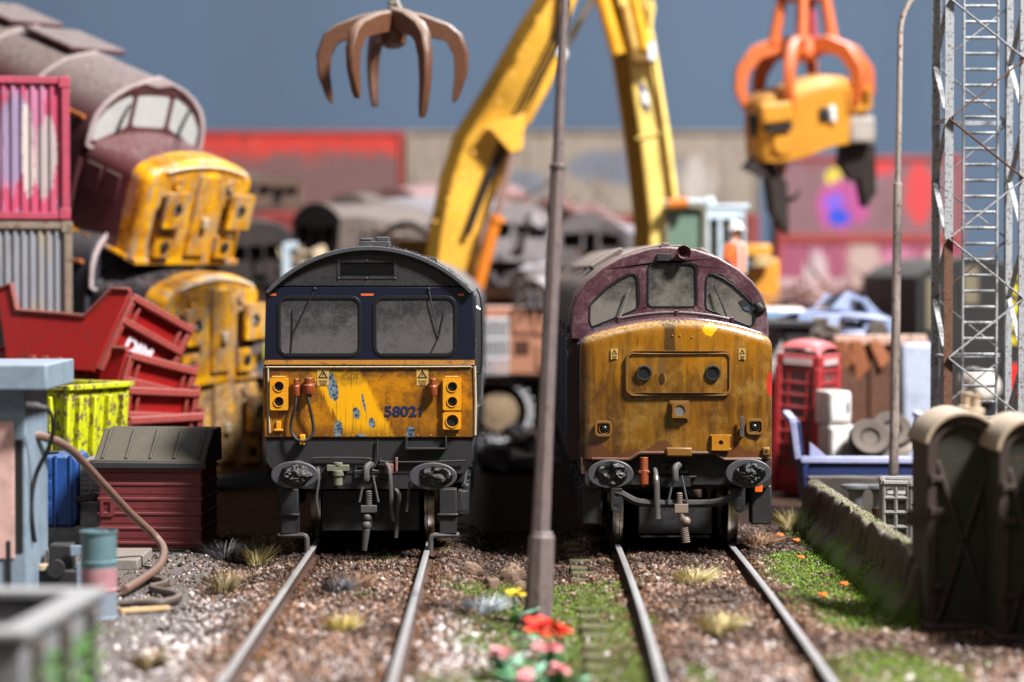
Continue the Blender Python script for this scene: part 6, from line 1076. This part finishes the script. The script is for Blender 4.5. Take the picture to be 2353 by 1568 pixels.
# rusty hopper and wrecked car
RH = paint('rust_hopper', (96, 62, 44), .7, .5, rust=.6, dust=.4, dcol=srgb(190, 160, 140), sc=1.2); e = thing('hopper', 'rust brown steel hopper with torn rim behind the fridges', 'hopper'); p = W(2010, 1000, 47); e.location = (p.x, 47, -.2); zt_ = W(0, 795, 47).z + .2; hw = 112 * 47 / 5791
MB().bb(-hw, hw, 0, .06, 0, zt_).build('front_wall', RH, e, .02); MB().bb(-hw, hw, 1.9, 1.96, 0, zt_).build('back_wall', RH, e, .02)
for sg in (-1, 1): MB().bb(sg * hw - .03, sg * hw + .03, .06, 1.9, 0, zt_ - .02).build('side_wall', RH, e, .02)
MB().bb(-hw - .05, hw + .05, -.1, .1, zt_, zt_ + .2).build('torn_rim', paint('rim_pinkish', (196, 160, 142), .6, .5, rust=.3, dust=.4), e, .04)
for k, (xx, l) in enumerate(((-.75, .5), (-.45, .7), (-.1, .45), (.5, .35))): shard(e, [(xx, zt_ + .1), (xx + .22, zt_ + .12), (xx + .3, zt_ - l * .6), (xx + .16, zt_ - l)], .1, paint('torn_orange', (176, 110, 74), .6, .5) if k == 0 else bpy.data.materials['torn_orange'])
for k in range(3): MB().bb(-hw + .25 + .55 * k, -hw + .35 + .55 * k, -.06, 0, .1, zt_ - .05).build('stiffener', RH, e, .02)
MB().bb(hw - .45, hw + .18, -.25, .6, .7, zt_ + .06).build('draped_sheet', paint('pale_sheet', (176, 184, 204), .5, .35, dust=.4), e, .08)
CARB = paint('wreck_blue', (150, 166, 204), .4, .4, gcol=srgb(84, 80, 96), dust=.5, dcol=srgb(206, 200, 214), sc=1.5, rust=.12); e = thing('wrecked_car', 'crushed pale blue car body lying on the rusty hopper', 'car'); p = W(1950, 775, 47.6); e.location = (p.x, 47.6, zt_ + .01); e.rotation_euler = (R(-3), R(4), R(10))
for yy in (0, 1.3): MB().plate([(-1.0, 0), (.9, 0), (.88, .3), (.62, .42), (.3, .72), (-.1, .80), (-.35, .45), (-1.0, .34)], [[(.0, .42), (.42, .40), (.26, .62), (.02, .66)], [(-.28, .10), (.3, .08), (.3, .30), (-.2, .33)]], yy - .04, yy + .04).map(lambda x, y, z: (x + .03 * math.sin(9 * z), y + .08 * math.sin(4 * x + z), z)).build('body_side', CARB, e, .015)
MB().add([(-1.0, 0, .34), (-.35, 0, .45), (-.1, 0, .8), (.3, 0, .72), (.62, 0, .42), (.88, 0, .3), (-1.0, 1.3, .3), (-.35, 1.3, .5), (-.1, 1.3, .72), (.3, 1.3, .66), (.62, 1.3, .4), (.88, 1.3, .28)], [(0, 1, 7, 6), (2, 3, 9, 8), (4, 5, 11, 10)]).build('body_top', CARB, e); MB().add([(-.35, .05, .45), (-.1, .05, .78), (-.1, 1.25, .7), (-.35, 1.25, .48), (.3, .05, .7), (.62, .05, .4), (.62, 1.25, .38), (.3, 1.25, .64)], [(0, 1, 2, 3), (4, 5, 6, 7)]).build('window_glass', plain('car_glass', (40, 44, 52), .15), e); MB().bb(-.9, .8, .1, 1.2, .02, .14).build('floor_pan', CH, e)
for xx in (-.62, .55): MB().lathe([(.05, -.06), (.2, -.07), (.22, 0), (.2, .07), (.05, .06)], (xx, -.08, .06), (0, 1, 0), 18).build('wheel', TYR, e)
e = thing('van', 'small white van with blue windows behind the telephone box', 'van'); p = W(1818, 775, 50); e.location = (p.x, 50, .0); e.rotation_euler = (0, 0, R(8)); zv = W(0, 708, 50).z
MB().prism([(-.62, zv - 1.5), (.7, zv - 1.5), (.7, zv - .50), (.35, zv - .32), (.28, zv), (-.62, zv)], 0, 1.6).build('van_body', WH, e, .06); MB().bb(-.55, .22, -.012, 1.612, zv - .28, zv - .06).build('window', plain('van_glass', (120, 150, 180), .2), e, .01); MB().bb(-.65, .75, -.1, 1.7, zv - 1.62, zv - 1.48).build('bumper', UGREY, e, .02); MB().bb(-.5, .5, .2, 1.4, -.2, zv - 1.625).build('scrap_support', CH, e, .04)
MB().bb(.45, .6, -.02, .02, zv - .9, zv - .75).build('headlight', plain('warm_lamp', (236, 226, 190), .3), e, .01)
# dark locomotive far right
DG = paint('dark_green_grey', (26, 27, 26), .6, .5, dust=.5, dcol=srgb(120, 116, 106), sc=1.2); e = thing('dark_locomotive', 'dark shunting locomotive with yellow and black stripes behind the lattice tower', 'locomotive'); p = W(2235, 960, 55); e.location = (p.x, 55, -.2); kd = 55 / 5791; hw = 132 * kd; zt_ = W(0, 590, 55).z + .2
MB().loft([[(x, y, z) for x, z in arch(hw, .9, zt_ - .45, zt_, 14)] for y in (0, 8)]).build('body', DG, e, .03); MB().bb(-hw - .05, hw + .05, -.1, 8, .45, .9).build('buffer_beam', CH, e, .03)
WASP = Mat('wasp_stripes'); ws = WASP.math('FRACT', (WASP.z + WASP.x * .7) * 2.6); WASP = WASP.done(WASP.mix(srgb(224, 200, 20), srgb(26, 24, 24), WASP.step(ws, .48, .52)), .5)
a = (2326 - 2235) * kd; MB().bb(a - .12, a + .14, -.06, -.01, W(0, 790, 55).z + .2, W(0, 628, 55).z + .2).build('warning_stripe', WASP, e); MB().bb(a - .16, a + .16, -.12, -.01, W(0, 905, 55).z + .2, W(0, 838, 55).z + .2).build('red_panel', plain('bright_red', (206, 30, 26), .5), e, .02)
for k, (x0, x1, z0, z1) in enumerate(((2125, 2150, 640, 760), (2210, 2245, 615, 700))): MB().bb((x0 - 2235) * kd, (x1 - 2235) * kd, -.07, -.01, W(0, z1, 55).z + .2, W(0, z0, 55).z + .2).build('window', plain('khaki_pane', (120, 112, 92), .4) if k == 0 else bpy.data.materials['khaki_pane'], e, .01)
for sg in (-1, 1): MB().lathe([(.1, .3), (.12, 0), (.24, -.02), (.24, -.08)], (sg * .8, -.1, .72), (0, 1, 0), 18).build('buffer', CH, e)
for sg in (-1, 1):
    for yy in (1, 3, 5): MB().lathe([(.05, -.06), (.44, -.06), (.46, .06), (.05, .06)], (sg * .72, yy, .46), (1, 0, 0), 24).build('wheel', CH, e)
p = W(2262, 890, 50); e = thing('gas_tank', 'round white tank end with red band seen through the tower', 'tank', (p.x, 50, p.z)); MB().lathe([(.0, -.3), (.2, -.27), (.3, -.15), (.32, 0), (.32, 1.2), (0, 1.3)], (0, 0, 0), (0, 1, 0), 22).build('shell', paint('cream_tank', (220, 212, 200), .45, .3, dust=.3), e); MB().lathe([(.322, -.06), (.33, -.05), (.33, .06), (.322, .07)], (0, .3, 0), (0, 1, 0), 22).build('band', RS, e); MB().bb(-.3, .3, .1, 1.0, -p.z - .2, -.28).build('cradle', UGREY, e, .03)
# concrete block with bollards, wire crate, boxes
e = thing('concrete_wall', 'low pale concrete wall block behind the two mushroom bollards', 'concrete wall'); p = W(1990, 1180, 36.2); e.location = (p.x, 36.5, -.2); zt_ = W(0, 1098, 36.5).z + .2; MB().bb(-.78, .78, 0, .35, 0, zt_).build('block', CONC, e, .02)
for px, lb in ((1966, 'mushroom topped steel bollard nearest the mossy barrier'), (2022, 'mushroom topped steel bollard half hidden by the wire crate')):
    p = W(px, 1180, 35.8); e = thing('bollard', lb, 'bollard', (p.x, 35.8, -.2), group='mushroom bollards'); zt_ = W(0, 1112, 35.8).z + .2; MB().lathe([(.10, 0), (.10, zt_ - .16), (.13, zt_ - .09), (.21, zt_ - .06), (.2, zt_ - .02), (0, zt_)], (0, 0, 0), (0, 0, 1), 20).build('post', GRB, e); MB().lathe([(.102, .25), (.115, .26), (.115, .36), (.102, .37)], (0, 0, 0), (0, 0, 1), 18).build('rust_band', RH, e)
CRT = paint('crate_grey', (116, 113, 112), .5, .45, gcol=srgb(84, 76, 70), dust=.45, sc=5, rust=.1)
def crate(label, px, py0, py1, Yd, w, d, yaw):
    e = thing('wire_crate', label, 'crate', group='grey wire crates behind the barrier'); p = W(px, py1, Yd); e.location = (p.x, Yd, -.2); e.rotation_euler = (0, 0, R(yaw)); H = W(0, py0, Yd).z + .2
    for x0, y0, x1, y1 in ((0, 0, w, 0), (w, 0, w, d), (w, d, 0, d), (0, d, 0, 0)):
        n = 4
        for k in range(n): x, y = x0 + (x1 - x0) * k / n, y0 + (y1 - y0) * k / n; MB().cyl((x, y, .12), (x, y, H), .03, n=8).build('upright', CRT, e)
        for zz in np.linspace(.2, H, 5): MB().cyl((x0, y0, zz), (x1, y1, zz), .032 if zz < H - .01 else .042, n=8).build('cross_wire', CRT, e)
    MB().bb(-.04, w + .04, -.04, d + .04, 0, .13).build('pallet', CRT, e, .02); MB().bb(.05, w - .05, .05, d - .05, .132, H * .85).build('liner', paint('grey_liner', (120, 116, 112), .5, .4) if 'grey_liner' not in bpy.data.materials else bpy.data.materials['grey_liner'], e, .03)
crate('grey wire crate between the mossy barrier and the green cabinet', 2030, 1112, 1300, 32.8, .62, .7, -6); crate('second grey wire crate partly behind the green cabinet', 2092, 1118, 1330, 31.2, .55, .6, -10)
p = W(2135, 1370, 29.6); e = thing('sand_box', 'small tan box with dark content at the foot of the crates', 'box', (p.x, 29.6, -.2)); SBM = paint('tan_box', (176, 146, 112), .7, .4, dust=.3); MB().ring([(-.18, -.2), (.18, -.2), (.18, .2), (-.18, .2)], [(-.13, -.15), (.13, -.15), (.13, .15), (-.13, .15)], 0, .34, 'xy').build('box_wall', SBM, e, .01); MB().bb(-.13, .13, -.15, .15, 0.01, .27).build('content', UGREY, e)
# arched green cabinets in the foreground
GRC = paint('dark_green_cabinet', (44, 45, 35), .55, .7, gcol=srgb(46, 30, 24), dust=.4, dcol=srgb(96, 92, 76), sc=2.5, streak=.6, rust=.15); CABR = paint('cabinet_roof', (168, 148, 126), .65, .45, gcol=srgb(104, 80, 62), dust=.5, dcol=srgb(206, 190, 168), sc=2.5); CABS = paint('cabinet_brown', (62, 46, 42), .6, .5, dust=.3); TEALS = paint('teal_strip', (104, 136, 142), .5, .4)
def cabinet(label, px, Yd, pyt, w, d):
    e = thing('arched_cabinet', label, 'cabinet', group='arched trackside cabinets'); p = W(px, 1450, Yd); e.location = (p.x, Yd, -.22); H = W(0, pyt, Yd).z + .22; fr = arch(w / 2, .0, H - .34, H - .05, 16); ir = arch(w / 2 - .09, .1, H - .42, H - .15, 16)
    MB().loft([[(x, y, z) for x, z in fr] for y in (.04, d)]).build('cabinet_body', GRC, e, .015); MB().ring(fr, ir, -.01, .05).build('door_frame', CABS, e, .012)
    w2 = w / 2 - .1
    for s in (-1, 1): MB().bar((-s * w2, .02, .12), (s * w2, .02, H - .52), .07, .05).build('cross_brace', CABS, e, .01)
    ra = arch(w / 2 + .05, H - .4, H - .34, H, 16)[1:-1]; rb = arch(w / 2 + .001, H - .4, H - .34, H - .049, 16)[1:-1]; MB().loft([[(x, y, z) for x, z in ra + rb[::-1]] for y in (-.07, d + .05)]).build('arched_roof', CABR, e, .012)
    for yy in (.25, d - .25): MB().lathe([(.10, 0), (.10, .05), (.055, .06), (.055, .17), (.07, .18), (.07, .2)], (w * .22, yy, H - .04), (0, 0, 1), 14).build('roof_cap', CABR, e)
    for zz in (.5, H * .55, H - .7): MB().bb(-w / 2 + .03, -w / 2 + .17, -.035, .0, zz - .03, zz + .03).cyl((-w / 2 + .04, -.03, zz - .06), (-w / 2 + .04, -.03, zz + .06), .018, n=8).build('hinge', CABS, e, .006)
    MB().bb(w / 2 - .07, w / 2 - .04, -.05, .0, H * .45, H * .55).build('door_handle', GRB, e, .006)
    MB().bb(w / 2 + .003, w / 2 + .05, .0, .1, .1, H - .4).build('edge_strip', TEALS, e, .01); MB().bb(-w / 2 - .02, w / 2 + .02, -.03, d + .02, .0, .1).build('plinth', CABS, e, .02)
    return e
cabinet('arched green cabinet with cross braced door nearest the concrete barrier', 2212, 26.0, 945, .74, 1.0); cabinet('second arched cabinet to the right with weathered roof', 2368, 25.2, 960, .64, 1.0); cabinet('arched cabinet cut off by the right edge of the frame', 2508, 24.4, 985, .62, 1.0)
p = W(2110, 1202, 26.4); e = thing('timber_beam', 'dark timber beam jutting out left of the green cabinet', 'beam'); e.location = (p.x, 26.0, p.z); MB().bar((-.12, .4, .06), (.55, .1, -.02), .16, .16).build('beam', CABS, e, .015); MB().bar((.30, .3, -.08), (.30, .3, -p.z - .2), .08).build('support', CABS, e)
# ================================================================ worker
p = W(1690, 640, 46.5); e = thing('person', 'worker in white helmet and orange vest standing on the machine deck', 'person'); e.location = (p.x, 46.7, 2.60); e.rotation_euler = (0, 0, R(50))
sk = [((0, 0, .92), .15), ((0, 0, 1.1), .15), ((0, 0, 1.32), .17), ((0, 0, 1.48), .07), ((0, -.02, 1.58), .085), ((0, -.02, 1.68), .10), ((.19, 0, 1.40), .065), ((.26, -.02, 1.14), .05), ((.24, -.20, 1.0), .042), ((.23, -.27, .98), .04), ((-.19, 0, 1.40), .065), ((-.27, 0, 1.14), .05), ((-.25, -.14, .93), .042), ((-.24, -.2, .88), .04), ((.09, 0, .88), .095), ((.10, -.01, .48), .07), ((.10, .02, .09), .05), ((.10, -.14, .04), .045), ((-.09, 0, .88), .095), ((-.11, .0, .48), .07), ((-.11, .03, .09), .05), ((-.11, -.13, .04), .045)]
ed = [(0, 1), (1, 2), (2, 3), (3, 4), (4, 5), (2, 6), (6, 7), (7, 8), (8, 9), (2, 10), (10, 11), (11, 12), (12, 13), (0, 14), (14, 15), (15, 16), (16, 17), (0, 18), (18, 19), (19, 20), (20, 21)]
me = bpy.data.meshes.new('body'); me.from_pydata([s[0] for s in sk], ed, []); bo = bpy.data.objects.new('body', me); COL.objects.link(bo); bo.parent = e
bo.modifiers.new('skin', 'SKIN'); me.skin_vertices.new() if not me.skin_vertices else None
for i, s in enumerate(sk): me.skin_vertices[0].data[i].radius = (s[1], s[1]); me.skin_vertices[0].data[i].use_root = (i == 0)
sb = bo.modifiers.new('sub', 'SUBSURF'); sb.levels = 2; sb.render_levels = 2; bo.modifiers['skin'].use_smooth_shade = True
m = Mat('worker_clothes'); c = m.mix(srgb(60, 66, 84), srgb(206, 150, 120), m.step(m.z, 1.47, 1.49)); me.materials.append(m.done(m.mix(c, srgb(206, 150, 120), m.step(m.z + m.y * .8, .78, .72) * m.step(m.z, .7, .8)), .8))
vs = []
for z, a, b in ((.86, .20, .16), (1.0, .20, .165), (1.2, .215, .17), (1.36, .22, .165), (1.46, .13, .11)): vs.append([(a * math.cos(t), b * math.sin(t), z) for t in np.linspace(0, 2 * math.pi, 25)[:-1]])
VEST = plain('hi_vis_orange', (236, 96, 30), .7, 0, .2); v_ = MB().loft(vs).build('vest', VEST, e, sm=60)
for s in (-1, 1): MB().tube([(s * .19, 0, 1.41), (s * .25, -.01, 1.2), (s * .265, -.02, 1.13)], [.08, .075, .068], 12).build('sleeve', VEST, e)
for xx in (-.10, .10): MB().tube([(xx, -.168, .88), (xx, -.182, 1.2), (xx, -.165, 1.4), (xx, 0, 1.475), (xx, .165, 1.4), (xx, .182, 1.2), (xx, .168, .88)], .03, 6).build('reflective_strip', plain('silver_strip', (206, 214, 210), .4), v_)
MB().lathe([(.155, 1.69), (.16, 1.70), (.14, 1.71), (.135, 1.78), (.10, 1.84), (0, 1.865)], (0, -.02, 0), (0, 0, 1), 22).box((0, -.15, 1.70), (.2, .13, .014)).build('helmet', plain('helmet_white', (232, 230, 226), .4), e)
MB().sph((0, -.125, 1.63), (.016, .025, .028), 8, 6).build('nose', plain('skin', (206, 150, 120), .7), e)
# ================================================================ flowers in the foreground
LEAF = plain('leaf_green', (58, 116, 66), .6, 0, .4, 20); LEAFP = plain('leaf_pale', (150, 196, 170), .6, 0, .2); PNK = plain('petal_pink', (232, 150, 156), .6, 0, .2); REDP = plain('petal_red', (232, 54, 30), .55, 0, .2); YLP = plain('petal_yellow', (240, 206, 30), .6, 0, .15)
def leafm(p, d, L, w): d = Vector(d).normalized(); u, v = frame(d); n = 6; m = MB(); tw = random.uniform(-.3, .3); m.grid(lambda a, b: Vector(p) + v * tw * w * (b - .5) * a + d * L * a + u * (w * math.sin(math.pi * min(1, a * .95 + .05)) * (b - .5)) + v * (.12 * L * a * a + .1 * w * (b - .5) ** 2), n, 4); return m
def flower(label, px, py, Yd, mat, r, npet, stems):
    p = W(px, py, Yd); z0 = float(gz(p.x, p.y)); e = thing('flower', label, 'flower', (p.x, p.y, z0 - .02), group='flowers at the foot of the leaning post'); H = p.z - z0
    MB().tube(smooth_path([(0, .02, 0), (.02, 0, H * .5), (0, 0, H)], 5), .018, 6).build('stem', LEAF, e)
    for k in range(npet * 2):
        a = 6.283 * k / npet + .3 + random.uniform(-.2, .2); up = .25 if k < npet else 1.0; d = Vector((math.cos(a), math.sin(a) - .25, up)); leafm((random.uniform(-.02, .02), 0, H + random.uniform(-.02, .03)), d, r * random.uniform(.55, .85) * (1 if k < npet else .7), r * random.uniform(.5, .75)).build('petal', mat, e)
    for k in range(stems): a = random.uniform(0, 6.283); leafm((0, 0, H * random.uniform(.1, .7)), (math.cos(a), .6 * math.sin(a) - .2, .5), .3, .12).build('leaf', LEAFP if k % 3 == 0 else LEAF, e)
flower('red flower in front of the leaning lamp post', 1240, 1442, 24.0, REDP, .30, 7, 6); flower('second red blossom right of the first one', 1285, 1448, 23.8, REDP, .22, 6, 4)
flower('pink flower leftmost of the foreground cluster', 1150, 1500, 23.2, PNK, .22, 7, 9); flower('pink flower right of the leaves in the foreground', 1258, 1490, 23.0, PNK, .24, 7, 9); flower('pale pink flower lowest in the foreground cluster', 1205, 1555, 22.6, PNK, .17, 6, 12); flower('small pink flower at the right of the foreground cluster', 1285, 1540, 22.7, PNK, .18, 6, 9); flower('yellow flower just left of the lamp post foot', 1180, 1362, 26.2, YLP, .15, 5, 3)

# ================================================================ scrap in the middle distance
SCR = [paint('scrap_grey', (92, 80, 73), .65, .55, gcol=srgb(66, 54, 50), dust=.4, dcol=srgb(150, 138, 132), sc=1.0, rust=.25), paint('scrap_pink', (128, 92, 86), .65, .55, dust=.4, dcol=srgb(186, 160, 158), sc=1.0, rust=.3), paint('scrap_pale', (138, 130, 130), .55, .6, dust=.4, dcol=srgb(200, 194, 198), sc=1.0, rust=.25), paint('scrap_brown', (84, 62, 50), .7, .5, rust=.4, dust=.4), CH]
def coach(label, px, py, Yd, w, h, L, yaw, pitch, mat, roll=0, dark=True):
    e = thing('scrap_carriage', label, 'carriage', group='scrapped carriage shells'); e.matrix_world = Matrix.Translation(W(px, py, Yd)) @ Matrix.Rotation(R(yaw), 4, 'Z') @ Matrix.Rotation(R(pitch), 4, 'X') @ Matrix.Rotation(R(roll), 4, 'Y')
    o = arch(w / 2, 0, h * .74, h, 14); hl = [rrect(-w * .40, -w * .12, h * .36, h * .66, .05), rrect(w * .12, w * .40, h * .36, h * .66, .05), rrect(-w * .09, w * .09, .08, h * .66, .04)]; rs = random.random() * 9
    def J(x, y, z): return (x + .05 * math.sin(2.1 * y + z * 3 + rs), y, z - .09 * h * abs(math.sin(.9 * y + x + rs)) * (z > h * .5))
    m = MB().loft([[J(x, y, z) for x, z in o] for y in np.linspace(.06, L, 16)], True, False); m.build('shell', mat, e, sm=40); MB().plate(o, hl, 0, .06).map(J).build('end_wall', mat, e); MB().prism(arch(w / 2 - .08, .05, h * .7, h * .9, 10), .4, .45).map(J).build('bulkhead', CH, e)
    for sg in (-1, 1):
        for k in range(max(1, int(L / 1.5))): y0 = .6 + 1.5 * k; MB().ring(rrect(y0, y0 + .9, h * .34, h * .6, .08), rrect(y0 + .06, y0 + .84, h * .34 + .06, h * .6 - .06, .06), sg * (w / 2 + .07) - .05, sg * (w / 2 + .07) + .05, 'yz').map(J).build('window_frame', mat, e, .01); MB().prism(rrect(y0 + .05, y0 + .85, h * .34 + .05, h * .6 - .05, .06), sg * (w / 2 + .09) - .01, sg * (w / 2 + .09) + .01, 'yz').map(J).build('window', CH, e)
    return e
coach('grey brown carriage shell lying left of centre behind the blue cabbed locomotive', 720, 620, 60, 2.4, 1.75, 6, -58, -3, SCR[0]); coach('dark gutted carriage end gaping beside the stacked yellow noses', 592, 655, 56, 1.7, 1.5, 4, 12, 0, CH)
coach('pinkish carriage shell with open end left of the broad yellow boom', 900, 520, 63, 1.5, 1.05, 5, -35, 2, SCR[1]); coach('small open carriage end on top of the grey brown shell', 800, 500, 62, 1.0, .62, 3, -20, 0, SCR[0]); coach('long low wreck shell between the boom and the leaning lamp post', 1190, 600, 60, 2.2, 1.5, 5, 38, 4, SCR[2]); coach('crumpled pale shell right of the leaning lamp post', 1350, 615, 61, 2.0, 1.35, 5, -30, -6, SCR[2]); coach('brown crushed shell behind the pile of yellow noses', 640, 480, 66, 1.4, 1.0, 4, 25, 0, SCR[3])
def debris(label, px, py, Yd, s, mat, cat='scrap', name='scrap_sheet', n=7):
    p = W(px, py, Yd); m = MB()
    for i in range(n): m.box((random.uniform(-.5, .5) * s[0], random.uniform(-.3, .3) * s[1], random.uniform(-.4, .4) * s[2]), (min(1.3, s[0] * random.uniform(.3, .7)), min(.9, s[1] * random.uniform(.2, .6)), min(.7, s[2] * random.uniform(.04, .4))), (random.uniform(-.5, .5), random.uniform(-.6, .6), random.uniform(-.8, .8)))
    for i in range(n):
        a = Vector((random.uniform(-.6, .6) * s[0], random.uniform(-.5, .1) * s[1], random.uniform(-.4, .5) * s[2])); b = a + Vector((random.uniform(-.5, .5) * s[0], random.uniform(-.2, .2) * s[1], random.uniform(-.4, .5) * s[2])); m.tube([a, (a + b) / 2 + Vector((random.uniform(-.15, .15), 0, random.uniform(-.15, .15))), b], random.uniform(.02, .05), 6)
    o = m.build(name, mat, None, .02, loc=p); return tag(o, label, cat, 'heaps of cut steel scrap')
D_ = debris
D_('pale heap of cut sheet metal above the salmon engine house', 1195, 660, 57, (1.7, 1.5, 1.0), SCR[2]); D_('brown steel offcuts heaped just over the engine house', 1160, 690, 56.3, (1.4, 1.2, .6), SCR[3]); D_('ochre and brown scrap right of the leaning post', 1290, 680, 57.5, (1.2, 1.2, .7), SCR[3]); D_('white bent panel in the middle scrap heap', 1195, 520, 58.5, (.8, .6, .9), SCR[2], n=4); D_('crumpled purple brown wreckage high on the middle heap', 1345, 505, 62, (1.6, 1.4, .7), SCR[1])
D_('grey scrap heap behind the roof of the blue cabbed locomotive', 740, 640, 57, (2.2, 1.6, 1.1), SCR[0]); D_('cream scrap panels left of the blue cabbed locomotive roof', 705, 610, 55.5, (1.0, .8, .8), paint('scrap_cream', (196, 172, 140), .6, .5, dust=.4), n=5); D_('brown tangle of bars left of the yellow boom', 930, 560, 58, (1.6, 1.2, .9), SCR[3]); D_('pile of pale rubble under the excavator track', 1170, 1030, 50, (1.8, .8, .5), SCR[2]); D_('grey wreckage under the bottom yellow nose', 560, 820, 44, (1.3, 1.0, .8), SCR[0]); D_('dark scrap filling the gap behind the red skips', 230, 800, 44, (1.6, 1.6, 2.6), CH, n=12)
D_('pinkish wreckage between the van and the crushed car', 1880, 720, 52, (1.6, 1.0, .8), SCR[1]); D_('dusty metal lump on the hopper beside the crushed car', 1885, 765, 46.8, (.6, .5, .4), SCR[0], n=5); D_('long heap of dark scrap along the back of the yard left of centre', 760, 700, 66, (9, 4, 3.6), SCR[3], n=110); D_('long heap of grey scrap along the back of the yard right of centre', 1330, 700, 66, (7, 4, 3.4), SCR[0], n=100); D_('purple scrap heap below the graffiti containers', 1960, 760, 64, (4.5, 3, 2.4), SCR[1], n=60); D_('tumbled pale debris on the ground between the locomotives', 1130, 1060, 47, (1.6, 1.2, .5), SCR[2], n=9)
tag(MB().bar((0, 0, 0), (0, 0, W(0, 560, 56).z - 0 + .2), .16).bar((0, 0, W(0, 562, 56).z + .18), (.25, 0, W(0, 562, 56).z + .18), .15).build('pipe_stand', CABG, loc=(W(666, 0, 56).x, 55.0, -.2)), 'pale bent pipe stand left of the blue cabbed locomotive roof', 'pipe')
tag(MB().tube(smooth_path([W(860, 590, 56), W(880, 540, 56), (W(940, 515, 56)), W(1000, 550, 56)], 6), .09, 8).build('bent_pipe', SCR[0]), 'bent grey pipe arching left of the broad yellow boom', 'pipe')
e = thing('skip', 'lime green skip glimpsed between the pile and the blue cabbed locomotive', 'skip', (W(590, 0, 40).x, 46, 0)); a = W(560, 825, 46); b = W(640, 790, 46); MB().ring([(-.5, 0), (1.0, 0), (1.0, 1.0), (-.5, 1.0)], [(-.44, .06), (.94, .06), (.94, .94), (-.44, .94)], a.z, b.z, 'xy').build('skip_wall', LIME, e, .02); MB().bb(-.5, 1, 0, 1, a.z - .1, a.z - .002).build('floor_plate', SCR[0], e); MB().bb(-.4, .9, .1, .9, -.2, a.z - .102).build('support', CH, e)
